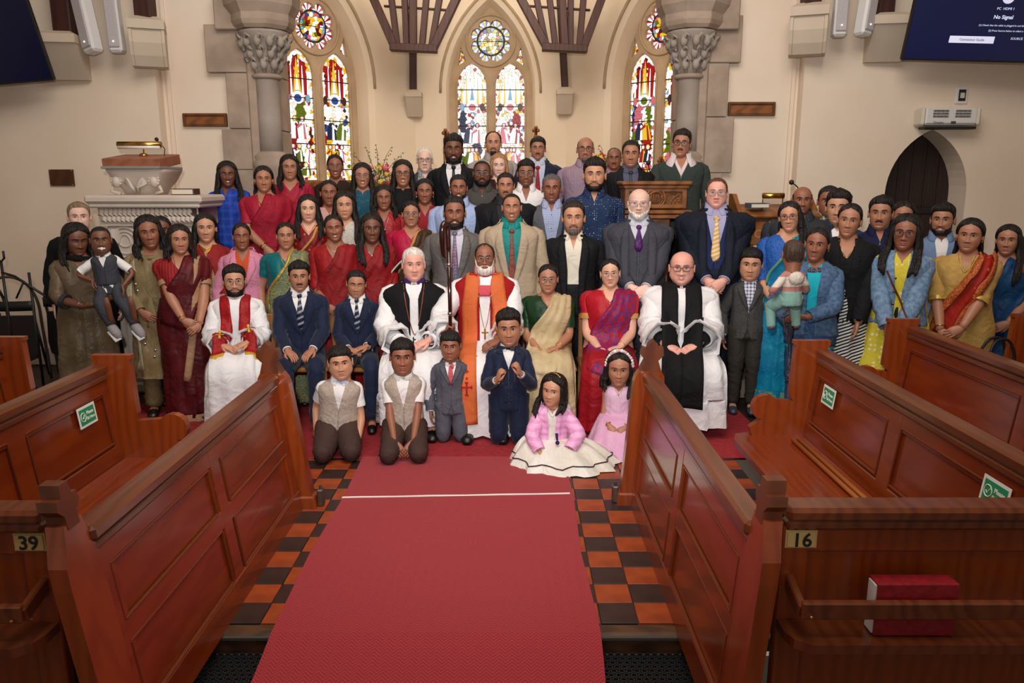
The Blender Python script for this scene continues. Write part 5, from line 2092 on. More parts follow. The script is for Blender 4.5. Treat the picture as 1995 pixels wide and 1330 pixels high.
def make_beard(B, kind, colour, par):
 M = B.MH
 H_ = B.H
 q = MB()
 def m_full(ph, z, P_):
  a = np.degrees(np.abs(ph))
  zb = np.interp(a, [0, 16, 28, 42, 58, 74, 82, 90], [-.0535, -.0545, -.064, -.062, -.048, -.012, .0, -.2])
  x = P_[..., 0]
  m = np.minimum(zb - z, z + .128)
  d = np.sqrt((x / .0235) ** 2 + ((z + .0735) / .0095) ** 2) - 1
  return np.minimum(m, d * .014)
 def m_goat(ph, z, P_):
  x = np.abs(P_[..., 0])
  m = np.minimum(-.0535 - z, z + .124)
  d = np.sqrt((x / .0225) ** 2 + ((z + .0735) / .0095) ** 2) - 1
  return np.minimum(np.minimum(m, d * .014), .034 - x)
 def m_mous(ph, z, P_):
  x = np.abs(P_[..., 0])
  zc = -.0592 - .10 * x
  return np.minimum(.0072 - np.abs(z - zc), (.030 - x))
 zr = np.concatenate([np.linspace(.0, -.046, 12), np.linspace(-.049, -.140, 40)])
 th = {'full': .008, 'big': .022, 'short': .0045, 'goatee': .006, 'moustache': .0085, 'goateelong': .010, 'trim': .003}[kind]
 fn = {'goatee': m_goat, 'goateelong': m_goat, 'moustache': m_mous}.get(kind, m_full)
 def T_(ph, z, P_):
  if kind == 'big':
   return th * (.35 + .8 * sstep(-z, .06, .11))
  return th * (.8 + .5 * sstep(-z, .08, .115)) + 0 * z
 V, F, top = hairshell(B, fn, T_, rows=zr, noise=.0008 if kind != 'big' else .002, seed=B.seed, edge=.009)
 q.add(tr(M, V), [tuple(f) for f in F.tolist()])
 nm = 'moustache' if kind == 'moustache' else 'beard'
 return put(q, nm, hair_mat(colour), par)
def make_eyes(B, par, closed=False, look=(0, 0), brow='black', glasses=None):
 M = B.MH
 H_ = B.H
 sc = mat('eye_white', 'D8D2CC', .25)
 iris = mat('dark_iris', '120A07', .12) if B.tone < 5 else mat('grey_iris', '4A5258', .12)
 lash = mat('lash', '140C0A', .6)
 sk = skin_mat(B.tone)
 for s in (-1, 1):
  x0, z0 = s * .0315, .0015
  y0 = H_.ysurf(x0, z0)
  q = MB()
  if not closed:
   op = .0062 * B.eye * (1 - .22 * B.H.smile)
   a = np.linspace(0, 2 * PI, 18, endpoint=False)
   G = []
   for rr, dy in ((1.0, .0015), (.86, -.0022), (.6, -.0042), (.25, -.0052)):
    G.append([(x0 + rr * .0142 * math.cos(t), y0 + dy + .002 * abs(math.cos(t)) * rr, z0 + rr * op * math.sin(t) * (1 - .25 * abs(math.cos(t)))) for t in a])
   q.grid(tr(M, np.array(G)), 0, True, False, True)
   ix, iz = x0 + look[0] * .006, z0 + look[1] * .003 + .0004
   ri = .0067
   G = []
   for rr, dy in ((1.0, -.0044), (.8, -.0058), (.3, -.0062)):
    G.append([(ix + rr * ri * math.cos(t), y0 + dy, iz + np.clip(rr * ri * math.sin(t), -op * .86, op * .80)) for t in a])
   q.grid(tr(M, np.array(G)), 1, True, False, True)
  else:
   op = .002
  # lids: skin roll + lash line
  t = np.linspace(-1, 1, 9)
  up = np.array([(x0 + .0152 * u, y0 - .0042 + .004 * u * u, z0 + (op + .0006) * (1 - u * u) ** .8 + .0008) for u in t])
  lo = np.array([(x0 + .0150 * u, y0 - .0035 + .004 * u * u, z0 - (op + .0004) * (1 - u * u) ** .8) for u in t])
  if closed:
   up[:, 2] = z0 - .003 * (1 - t * t)
  q.grid(tr(M, sweep(up, .0013 if B.female else .0010, 5)), 2, True, True, True)
  q.grid(tr(M, sweep(up + np.array([0, .0006, .0024]), .0021, 6)), 3, True, True, True)
  q.grid(tr(M, sweep(lo + np.array([0, .0008, -.0016]), .0017, 6)), 3, True, True, True)
  if closed:
   q.ball((0, 0, 0), 1, 3, n=12, m=8)
   q.V[-1] = tr(M, q.V[-1] * np.array([.0145, .006, .0085]) + np.array([x0, y0 + .001, z0]))
  put(q, 'eye', [sc, iris, lash, sk], par)
 q = MB()
 th = .0028 if B.female else .0040
 for s in (-1, 1):
  pts = []
  for u in np.linspace(0, 1, 8):
   x = s * (.0125 + .038 * u)
   z = .0205 + .0060 * math.sin(u * 2.5) - .0035 * u
   pts.append((x, H_.ysurf(x, z) - .0005, z))
  q.grid(tr(M, sweep(pts, np.array([.8, 1, 1, 1, .95, .85, .65, .35]) * th, 6, side=(0, 0, 1), rb=np.array([.8, 1, 1, 1, .95, .85, .65, .35]) * .0016)), 0, True, True, True)
 put(q, 'eyebrows', hair_mat(brow), par)
 if B.H.smile > .75:
  q = MB()
  zt_ = -.0705
  y0 = min(H_.ysurf(0, zt_), H_.ysurf(0.0, zt_ - .004)) - .0007
  G = np.array([[(.0155 * u, y0 + .012 * u * u * .75, zt_ + v * (.0040 * (1 - u * u) ** .5 + .0002) + .0045 * u * u) for u in np.linspace(-1, 1, 9)] for v in (1, 0, -1)])
  q.sheet(tr(M, G), .002)
  put(q, 'teeth', mat('tooth_white', 'DDD6CC', .3), par)
 if glasses:
  gm = {'black': mat('black_acetate', '0E0C0C', .25), 'silver': mat('silver_wire', 'B0B0B0', .2, .9), 'red': mat('dark_red_frame', '3A0E18', .25), 'white': mat('grey_frame', '9AA6B4', .3, .5), 'brown': mat('brown_frame', '2A1610', .25)}[glasses[0]]
  tk = glasses[1]
  hw, hh = glasses[2] if len(glasses) > 2 else (.0255, .0175)
  q = MB()
  yb = H_.ysurf(0, .004) - .004
  for s in (-1, 1):
   a = np.linspace(0, 2 * PI, 22, endpoint=False)
   e = 2.6
   pts = [(s * .0325 + hw * math.copysign(abs(math.cos(t)) ** (2 / e), math.cos(t)), yb - .002 + .004 * abs(s * .0325 + hw * math.cos(t)) / .05, -.003 + hh * math.copysign(abs(math.sin(t)) ** (2 / e), math.sin(t))) for t in a]
   q.grid(tr(M, sweep(pts, tk, 6, side=(0, 1, 0), closed=True)), 0, True)
   ex = s * (.0325 + hw)
   q.grid(tr(M, sweep([(ex, yb + .004, .006), (s * .070, yb + .016, .007), (s * .0775, -.03, .006), (s * .078, .01, .0)], tk * .9, 6)), 0, True, True, True)
  q.grid(tr(M, sweep([(-.0325 + hw, yb, .002), (0, yb - .003, .005), (.0325 - hw, yb, .002)], tk, 6)), 0, True, True, True)
  g = put(q, 'glasses', gm, par)
  q = MB()
  for s in (-1, 1):
   a = np.linspace(0, 2 * PI, 16, endpoint=False)
   G = np.array([[(s * .0325 + rr * hw * math.cos(t), yb - .0035 + .004 * abs(s * .0325 + hw * math.cos(t) * rr) / .05, -.003 + rr * hh * math.sin(t)) for t in a] for rr in (1, .5, .05)])
   q.grid(tr(M, G), 0, True, False, True)
  put(q, 'lens', lens_mat(), g)
def lens_mat():
 if 'lens' in MATS:
  return MATS['lens']
 m = bpy.data.materials.new('lens')
 MATS['lens'] = m
 m.use_nodes = True
 N, L = m.node_tree.nodes, m.node_tree.links
 N.clear()
 o = N.new('ShaderNodeOutputMaterial')
 mx = N.new('ShaderNodeMixShader')
 t = N.new('ShaderNodeBsdfTransparent')
 g = N.new('ShaderNodeBsdfGlossy')
 g.inputs['Roughness'].default_value = .05
 f = N.new('ShaderNodeFresnel')
 f.inputs[0].default_value = 1.5
 L.new(f.outputs[0], mx.inputs[0])
 L.new(t.outputs[0], mx.inputs[1])
 L.new(g.outputs[0], mx.inputs[2])
 L.new(mx.outputs[0], o.inputs[0])
 return m
ARMS = {
 'down': lambda s: ((s * .225, -.02, -.075), (s * .6, .8, 0), (0, -.10, -1), (-s, 0, 0)),
 'clasp': lambda s: ((s * .085, -.215 - .012 * s, .055), (s * .55, .8, -.2), (-s * .85, -.32, -.55), (-s * .1, 1, -.1)),
 'midclasp': lambda s: ((s * .055, -.30 - .015 * s, .10), (s * .6, .8, -.2), (-s * .8, -.3, -.6), (-s * .1, 1, -.1)),
 'claspl': lambda s: ((s * .075, -.20 - .012 * s, -.02), (s * .5, .8, -.1), (-s * .7, -.25, -.8), (-s * .1, 1, 0)),
 'lap': lambda s: ((s * .085, -.27 - .01 * s, .115 + .012 * s), (s * .5, .8, -.2), (-s * .85, -.45, -.12), (0, .1, -1)),
 'laphi': lambda s: ((s * .10, -.33 - .01 * s, .165 + .01 * s), (s * .6, .7, -.3), (-s * .85, -.40, -.22), (0, .3, -1)),
 'knees': lambda s: ((s * .10, -.33, .11), (s * .5, .8, -.1), (-s * .55, -.75, -.35), (0, .1, -1)),
 'thigh': lambda s: ((s * .11, -.26, .05), (s * 1, .2, .1), (-s * .5, -.7, -.6), (0, .2, -1)),
 'side': lambda s: ((s * .24, -.04, -.02), (s * .7, .8, 0), (s * .05, -.25, -1), (-s, 0, 0)),
}
POSE = {
 'stand': (.88, [(.085, -.015, -.42), (.090, .025, -.815)], (0, -1, 0)),
 'sit': (None, [(.125, -.43, .0), (.120, -.44, -.44)], (0, -1, 0)),
 'kneel': (.43, [(.095, -.05, -.36), (.095, .33, -.37)], (0, .5, -.9)),
 'heel': (.22, [(.13, -.38, -.12), (.10, -.02, -.17)], (0, .8, -.5)),
 'floor': (.11, [(.16, -.32, -.03), (-.10, -.26, -.07)], (0, -1, .2)),
}
def figure(label, px, yt, yc, d, floor=0.0, tone=2, sex='m', pose='stand', arms='clasp', yaw=0, hyaw=0, roll=0, pitch=0, lean=0, slean=0, g=1.0, belly=0.0, fw=1.0, jaw=1.0, nose=1.0, chub=0.0, smile=0.0, age=0.0, lips=1.0,
  hair='short', hc='black', brow=None, beard=None, bc=None, stub=0.0, glasses=None, closed=False, look=(0, 0), hlen=.3, hside=1, part=0.0, hl=.062, child=False, seat=.47, hfix=0.0, kmul=1.0, bust=None, eye=1.0, shoe='17120F', legj=None, away=False):
 B = Fig()
 B.female = sex == 'f'
 top = P(px, yt, d)
 zc_ = d * CP + (CAM_H - top[2]) * SP
 hh = (yc - yt) * zc_ / F_PX
 hs = min(1.10, max(.74 if child else .88, hh / .245))
 if hfix:
  hs = hfix
 Ht = top[2] - floor
 hz, legs, fdir = POSE[pose]
 if pose == 'stand':
  k = Ht / 1.70
  hipz = .88 * k
 elif pose == 'sit':
  hipz = seat + .05
  k = (Ht - hipz) / .82
 else:
  k = Ht / (.82 + hz)
  hipz = hz * k
 B.k = k
 B.kt = (.82 * k - .243 * hs) / (.556 if not child else .563)
 B.hs, B.tone, B.g, B.belly = hs, tone, g, belly * k
 B.ws = 1.06 if sex == 'm' else .94
 B.hw = .98 if sex == 'm' else 1.05
 if child:
  B.ws = .95
  B.hw = .92
 B.bust = (.020 if B.female and not child else 0.0) if bust is None else bust
 B.seed = (px * 7.31) % 6.28
 B.hlen, B.hside, B.part, B.hl, B.eye = hlen, hside, part, hl, eye
 face = math.atan2(top[0], d)
 fa = math.degrees(math.atan2(-top[0], d))
 yaw = fa * .7 + yaw
 hyaw = hyaw if away else fa - yaw + hyaw
 rz = math.radians(yaw)
 root = empty('person', (top[0], d, floor), rz, label=label, cat='person')
 B.root = root
 T = Matrix.Translation((0, 0, hipz)) @ Matrix.Rotation(math.radians(lean), 4, 'X') @ Matrix.Rotation(math.radians(slean), 4, 'Y')
 B.T = T
 hz0 = .82 * k - .1125 * hs - .012 * hs
 T2 = T @ Matrix.Translation((0, -.018 * k, hz0))
 Rn = T.to_3x3().inverted().to_4x4()
 B.MH = T2 @ Rn @ Matrix.Rotation(math.radians(hyaw), 4, 'Z') @ Matrix.Rotation(math.radians(pitch), 4, 'X') @ Matrix.Rotation(math.radians(roll), 4, 'Y') @ Matrix.Scale(hs, 4)
 # keep the crown of the head at the wanted place
 crown = B.MH @ Vector((0, 0, .124))
 root.location.x -= (Matrix.Rotation(rz, 3, 'Z') @ crown).x
 root.location.y -= (Matrix.Rotation(rz, 3, 'Z') @ crown).y
 vr = random.Random(int(px * 13 + yt))
 fw *= vr.uniform(.98, 1.045) + (.04 if child else 0)
 jaw *= vr.uniform(.96, 1.06)
 nose *= vr.uniform(.95, 1.25)
 lips *= vr.uniform(.85, 1.3)
 B.H = Head(fw * (1.0 if sex == 'm' else .985), jaw * (1.03 if sex == 'm' else .93), nose * (1.05 if sex == 'm' else .9) * (.75 if child else 1), lips, smile, chub + (.5 if child else 0), B.female, .5 if child else 1.0, age)
 B.surf, B.bvh = [], None
 # ---- joints
 if isinstance(arms, str):
  B.arms = {s: ARMS[arms](s) for s in (-1, 1)}
 else:
  B.arms = {s: (ARMS[arms[s]](s) if isinstance(arms[s], str) else arms[s]) for s in (-1, 1)}
 B.aj = {s: arm(B, s) for s in (-1, 1)}
 B.lj = {}
 for s in (-1, 1):
  hip = Vector((s * .085 * k, 0, hipz - .02 * k))
  kn = Vector((s * legs[0][0] * k, legs[0][1] * k, hipz + legs[0][2] * k))
  an = Vector((s * legs[1][0] * k, legs[1][1] * k, hipz + legs[1][2] * k))
  if pose == 'sit' and not legj:
   an.z = .07
   kn.z = max(kn.z - .02, an.z + .30)
  if pose == 'stand':
   an.z = .07
  if legj:
   kn = hip + Vector(legj[0]) + Vector((s * legj[2], 0, 0))
   an = kn + Vector(legj[1])
  elif an.z < .05:
   an.z = .05
  if not legj and kn.z < .075 * k:
   kn.z = .075 * k
  B.lj[s] = (hip, kn, an)
 B.fdir = fdir
 # ---- body mesh
 q = MB()
 ph, z = np.meshgrid(PHI, ZH)
 Ph, lip = B.H.pt(ph, z)
 GH = tr(B.MH, Ph)
 stub_shade = np.zeros_like(lip)
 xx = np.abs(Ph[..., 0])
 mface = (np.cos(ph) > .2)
 stub_shade = stub_shade + mface * (.75 * GA(xx - .0080, .0030) * GA(z + .0490, .0026) + .22 * GA(xx - .031, .017) * GA(z - .002, .011) * (1 - tone / 9) + .55 * GA(z + .0720 - B.H.smile * .0055 * (Ph[..., 0] / .024) ** 2, .0016) * (xx < .024) + .15 * GA(xx - .030, .004) * GA(z + .058, .012) * (1 + B.H.smile))  # shade painted into nostrils, lip line and mouth folds, plus eye-socket pigmentation
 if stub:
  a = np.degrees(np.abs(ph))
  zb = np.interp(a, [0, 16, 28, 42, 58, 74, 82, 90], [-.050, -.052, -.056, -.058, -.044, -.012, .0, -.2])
  stub_shade = stub_shade + stub * sstep(zb - z, 0, .012) * (1 - lip) * sstep(z, -.14, -.12)
 zt_ = np.array([.575, .560, .545, .530, .517, .503, .488, .468, .43, .38, .30, .20, .10, .0, -.10])
 ph2, z2 = np.meshgrid(PHI, zt_ * B.kt)
 GT = tr(T, torso(B, ph2, z2))
 # blend neck rings between head bottom and torso top
 A_, C_ = GH[-1], GT[0]
 mids = np.array([A_ + (C_ - A_) * t for t in (.35, .7)])
 G = np.concatenate([GH, mids, GT])
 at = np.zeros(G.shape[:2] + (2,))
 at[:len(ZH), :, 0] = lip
 at[:len(ZH), :, 1] = stub_shade
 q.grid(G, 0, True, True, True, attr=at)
 # ears
 for s in (-1, 1):
  a = np.linspace(0, 2 * PI, 14, endpoint=False)
  pts = []
  for rr, o in ((.3, .000), (.62, .003), (.85, .009), (1.0, .012), (.95, .006), (.7, -.002)):
   pts.append([(s * (.0715 * fw + o * 1.15 + .004), .008 + rr * .0165 * math.cos(t) + .008 + o * .3, -.012 + rr * .031 * math.sin(t) * (1 if math.sin(t) > 0 else .9)) for t in a])
  q.grid(tr(B.MH, np.array(pts)), 0, True, True, True)
 for s in (-1, 1):
  p, tt = armpath(B, s, 0, 1, 16)
  gg = 1 + (g - 1) * .8
  r = np.interp(tt, [0, .08, .25, .5, .62, .8, 1.0], [.042, .047, .044, .036, .038, .031, .023]) * B.kt * gg
  q.grid(sweep(p, r, 12), 0, True, True, True)
  _, _, dd, nn = B.arms[s][:4]
  cur = B.arms[s][5] if len(B.arms[s]) > 5 else .45
  R3 = T.to_3x3()
  hand(q, p[-1], R3 @ Vector(dd), R3 @ Vector(nn), B.arms[s][6] if len(B.arms[s]) > 6 else s, k * (1.0 if sex == 'm' else .92) * (1.05 if child else 1), cur)
  hip, kn, an = B.lj[s]
  ctrl = [hip, hip.lerp(kn, .5), kn.lerp(hip, .08), kn.lerp(an, .12), kn.lerp(an, .5), an]
  pp = spline([list(c) for c in ctrl], 14)
  q.tube(pp, np.interp(np.linspace(0, 1, 14), [0, .4, .5, .7, 1], [.078, .058, .052, .050, .034]) * k * (.42 if legj else 1), n=10)
  # foot
  f = Vector(fdir).normalized()
  tip = an + f * .17 * k
  if pose in ('stand', 'sit'):
   tip.z = .03
  q.tube([an + Vector((0, .02 * k, 0)), an.lerp(tip, .3), an.lerp(tip, .7), tip], np.array([.036, .038, .040, .026]) * k, n=10, side=(1, 0, 0), rb=np.array([.036, .034, .024, .014]) * k)
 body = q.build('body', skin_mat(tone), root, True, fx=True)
 B.body = body
 if not brow:
  brow = hc if hc in ('black', 'darkbrown', 'brown', 'grey') else ('black' if tone < 5 else 'mousy')
 make_eyes(B, body, closed, look, brow, glasses)
 if hair:
  make_hair(B, hair, hc, body)
 if beard:
  for b_ in (beard if isinstance(beard, tuple) else (beard,)):
   make_beard(B, b_, bc or hc, body)
 B.shoe = shoe
 B.pose = pose
 return B
# ---------------------------------------------------------------- garments
def shoes(B, col=None, m=None):
 for s in B.lj:
  hip, kn, an = B.lj[s]
  k = B.k
  f = Vector(B.fdir).normalized()
  tip = an + f * .20 * k
  if B.pose in ('stand', 'sit'):
   tip.z = .032
  q = MB()
  pts = [an + Vector((0, 0, .02 * k)) - f * .045 * k, an - f * .02 * k - Vector((0, 0, .005)), an.lerp(tip, .35), an.lerp(tip, .75), tip]
  if B.pose in ('stand', 'sit'):
   for p_ in pts[:3]:
    p_.z = max(.045, p_.z - .018)
  q.tube(pts, np.array([.030, .043, .042, .045, .028]) * k, n=12, side=(1, 0, 0), rb=np.array([.035, .044, .036, .027, .018]) * k)
  q.build('shoe', m or mat('shoe_' + (col or B.shoe), col or B.shoe, .35), B.root, True)
def trousers(B, m, r0=.100, r1=.062, hipoff=.014):
 q = MB()
 k = B.k
 G = shell(B, .16, -.10, hipoff, folds=.002, C=36, R=8)
 reg(B, G)
 q.grid(G, 0, False, True, True)
 for s in B.lj:
  hip, kn, an = B.lj[s]
  low = an.lerp(kn, .06)
  h0 = hip + Vector((0, 0, .06 * k))
  ctrl = [h0, hip.lerp(kn, .5), kn.lerp(hip, .08), kn.lerp(an, .10), kn.lerp(an, .5), low]
  n = 24
  pp = spline([list(c) for c in ctrl], n)
  t = np.linspace(0, 1, n)
  r = np.interp(t, [0, .3, .5, .7, 1], [r0 * B.g, .088 * B.g, .070, .068, r1]) * k
  Gs = sweep(pp, r, 14)
  a = np.linspace(0, 2 * PI, 14, endpoint=False)[None, :]
  wv = .0035 * k * (np.sin(t[:, None] * 40 + a * 2 + B.seed) + np.sin(t[:, None] * 67 - a * 3)) * (.5 + GA(t[:, None] - .5, .1) + GA(t[:, None] - .95, .08))
  c = pp[:, None, :]
  Gs = c + (Gs - c) * (1 + wv[..., None] / .06)
  reg(B, np.concatenate([Gs, Gs[:, :1]], 1))
  q.grid(Gs, 0, True, True, True)
 return q.build('trousers', m, B.root, True)
def sleeves(B, q, t1, off, folds=.003, flare=0.0, mi=0, sides=(-1, 1), cap=True):
 for s in sides:
  G = sleeve(B, s, t1, off, folds, flare, seed=B.seed + s)
  reg(B, np.concatenate([G, G[:, :1]], 1))
  q.grid(G, mi, True, True, False)
  # inner return so the cuff has thickness
  c = G[-1].mean(0)
  q.grid(np.array([G[-1], c + (G[-1] - c) * .86, c + (G[-2] - c) * .84]), mi, True)
def collar(B, m, gap=.30, spread=.024, name='collar', h=.028, off=.013, par=None):
 q = MB()
 k = B.kt
 u = np.linspace(0, 1, 30)
 ph = gap + (2 * PI - 2 * gap) * u
 fr = np.maximum(0, np.cos(ph))
 rows = []
 for t in (0, .5, 1):
  z = (.545 + .022 - .022 * fr) + h * (1 - t) - .004
  z = z - t * spread * np.exp(-(np.minimum(u, 1 - u) / .13) ** 2) - .012 * t
  o = off + .003 * t
  rows.append(torso(B, ph, z * k, o))
 G = tr(B.T, np.array(rows))
 q.sheet(G[:, ::-1], .003)
 return q.build(name, m, par or B.root, True)
def shirt(B, m, t1=1.0, off=.008, zh=-.06, zt=.552, V=0.0, vd=.0, col=True, name='shirt', folds=.0035, placket=False, gap=.30, btn=None):
 q = MB()
 if V:
  xo = lambda z: max(0.0, (z - (zt - vd)) / vd) * V if vd else 0.0
  G = shell(B, zt, zh, off, xopen=xo, folds=folds, seed=B.seed)
  G = np.concatenate([G, G[:, :1]], 1)
  reg(B, G)
  q.grid(G[:, :-1], 0)
 else:
  G = shell(B, zt, zh, off, folds=folds, seed=B.seed, dip=.012)
  reg(B, G)
  q.grid(G, 0)
 sleeves(B, q, t1, off)
 o = q.build(name, m, B.root, True)
 if col:
  collar(B, m, gap=gap, name='collar', par=o, off=off + .006)
 if placket or btn:
  buttons(B, btn or mat('shirt_button', 'D8D2C8', .3), .46 if not V else zt - vd - .02, .05, 5, o, .0045)
 return o
def buttons(B, m, z0, z1, n, par, r=.008, x=0.0):
 bv = getbvh(B)
 for i in range(n):
  z = z0 + (z1 - z0) * i / max(1, n - 1)
  c = B.T @ Vector((x * B.kt, 0, z * B.kt))
  h = bv.ray_cast(c + Vector((0, -1, 0)), Vector((0, 1, 0)), 2)
  if h[0] is None:
   continue
  q = MB()
  q.ball(tuple(h[0] + Vector((0, -.001, 0))), (r, .004, r), n=10, m=6)
  q.build('button', m, par, True)
def tie(B, m, z0=.530, z1=.16, w0=.014, w1=.034, off=.006, bow=False):
 q = MB()
 if bow:
  for s in (-1, 1):
   c = spline([(s * .0, -.2, .525), (s * .05, -.2, .525)], 4)
   bv = getbvh(B)
  p = B.T @ Vector((0, -.070 * B.kt, .528 * B.kt))
  for s in (-1, 1):
   G = np.array([[(p.x + s * a, p.y - .006 - .006 * math.sin(a * 60), p.z + h * v) for v in (-1, -.3, .3, 1)] for a, h in ((.004, .006), (.02, .013), (.040, .016), (.044, .014))])
   q.sheet(G, .008)
  q.ball((p.x, p.y - .008, p.z), (.008, .007, .010), n=10, m=8)
  return q.build('bow_tie', m, B.root, True)
 G = strip(B, [((0, -.2, z0), (0, 1, 0), w0 * .8), ((0, -.2, z0 - .03), (0, 1, 0), w0 * .75), ((0, -.2, (z0 + z1) / 2), (0, 1, 0), (w0 + w1) / 2), ((0, -.2, z1), (0, 1, 0), w1)], 16, 5, off, .003, across=(1, 0, 0), smooth=4)
 G[-1] = G[-1] * .4 + G[-1].mean(0) * .6 - np.array([0, 0, .02])
 q.sheet(G, .003)
 kc = G[1].mean(0)
 q.tube([kc + np.array([0, .004, .020]), kc + np.array([0, -.004, .008]), kc + np.array([0, -.002, -.014])], np.array([.014, .021, .013]) * B.kt, n=10, rb=np.array([.006, .011, .006]) * B.kt)
 return q.build('tie', m, B.root, True)
def jacket(B, m, zv=.18, open_=0.0, vw=.078, off=.020, zh=-.09, lapel=True, name='jacket', t1=.97, folds=.004, btn=None, zt=.550, flare=.02, lapm=None, lw=.030):
 q = MB()
 def xo(z):
  v = vw * max(0.0, (z - zv) / (.54 - zv)) ** .85
  return max(v, open_ if z < .5 else 0, .0006) + (.035 * max(0, -z + .02) / .1 if not open_ else 0)
 G = shell(B, zt, zh, off, xopen=xo, folds=folds, seed=B.seed + 1, flare=flare, R=28, C=56)
 reg(B, G)
 q.sheet(G[:, ::-1], .005)
 sleeves(B, q, t1, off * .9, folds=.004)
 o = q.build(name, m, B.root, True)
 if lapel:
  for s in (-1, 1):
   e = [((s * (xo(z_) + lw * wd_), -.2, z_), (0, 1, 0), lw * wd_) for z_, wd_ in ((.515, .55), (.47, .9), (.42, 1.15), (zv + .12, .8), (zv + .01, .22))]
   Gs = strip(B, e, 16, 4, .007, .003, across=(1, 0, 0), smooth=3)
   q = MB()
   q.sheet(Gs, .004)
   q.build('lapel', lapm or m, o, True)
  q = MB()
  k = B.kt
  u = np.linspace(0, 1, 24)
  ph = 1.25 + (2 * PI - 2.5) * u
  rows = [torso(B, ph, (.552 - .018 * np.maximum(0, np.cos(ph)) + .016 * (1 - t) - .014 * t) * k, off + .004 + .004 * t) for t in (0, .5, 1)]
  q.sheet(tr(B.T, np.array(rows)), .004)
  q.build('collar', lapm or m, o, True)
 if btn:
  buttons(B, btn, zv - .01, zv - .12, 2, o)
 return o
def vest(B, m, zv=.30, off=.013, zh=-.02, name='waistcoat', nb=4, btn=None, vw=.07):
 q = MB()
 G = shell(B, .535, zh, off, xopen=lambda z: vw * max(0.0, (z - zv) / (.53 - zv)) + .0005, folds=.002, seed=B.seed + 2, R=22, C=52)
 reg(B, G)
 q.sheet(G[:, ::-1], .004)
 o = q.build(name, m, B.root, True)
 if nb:
  buttons(B, btn or mat('dark_button', '2A2420', .4), zv - .02, zh + .06, nb, o, .0065)
 return o
def skirt(B, m, zt=.16, zh=-.80, off=.02, flare=.05, folds=.006, name='skirt'):
 q = MB()
 G = shell(B, zt, zh, off, folds=folds, flare=flare, seed=B.seed + 3, C=60, R=22)
 G[..., 2] = np.maximum(G[..., 2], .012)
 reg(B, G)
 q.grid(G, 0, False, False, True)
 return q.build(name, m, B.root, True)
def lapcloth(B, m, w0=.19, w1=.22, th=.10, hem=.05, name='skirt', knee=-.44, folds=.006, shin=.10, drop=0.0):
 """skirt or robe of a seated figure: waist, lap, knees, shins in one sweep"""
 k = B.k
 hz = B.T.translation.z
 kz = max(B.lj[1][1].z, .2)
 ctrl = [(0, .05 * k, hz + .10 * k), (0, .0, hz + .04 * k), (0, -.16 * k, hz + .02 * k), (0, knee * .85 * k, kz + .035 * k), (0, (knee - .03) * k, kz - .03 * k), (0, (knee - .035) * k, kz - .16 * k), (0, (knee - .03) * k, (kz + hem) / 2), (0, (knee - .02) * k, hem)]
 n = 30
 pp = spline(ctrl, n)
 t = np.linspace(0, 1, n)
 a_ = np.interp(t, [0, .15, .4, .55, 1], [w0 * .95, w0, w0 * 1.02, w0 * 1.05, w1]) * k * (1 + (B.g - 1) * .6)
 b_ = np.interp(t, [0, .15, .4, .55, .75, 1], [.12, .13, .095, th, shin, shin]) * k
 C = 40
 tn = np.gradient(pp, axis=0)
 tn /= np.linalg.norm(tn, axis=1, keepdims=True)
 side = np.array([1., 0, 0])
 up = np.cross(tn, side)
 al = np.linspace(0, 2 * PI, C)
 G = np.zeros((n, C, 3))
 for i in range(n):
  cc, ss = np.cos(al), np.sin(al)
  cx = np.sign(cc) * np.abs(cc) ** .8
  # two knees: a saddle between them over the lap
  sad = 1 - .28 * np.exp(-(cx / .30) ** 2) * sstep(t[i], .2, .45)
  fo = folds * k * (.3 + 1.8 * t[i]) * (np.sin(al * 9 + B.seed + t[i] * 3) + .6 * np.sin(al * 16 + B.seed * 2))
  G[i] = pp[i] + np.outer(cx * (a_[i] + fo), side) + np.outer(ss * (b_[i] * sad + fo), up[i])
 G[..., 2] = np.maximum(G[..., 2], .008)
 reg(B, G)
 q = MB()
 q.grid(G, 0, False, True, False)
 q.grid(np.array([G[-1], pp[-1] + (G[-1] - pp[-1]) * .9 + np.array([0, 0, .02])]), 0)
 return q.build(name, m, B.root, True)
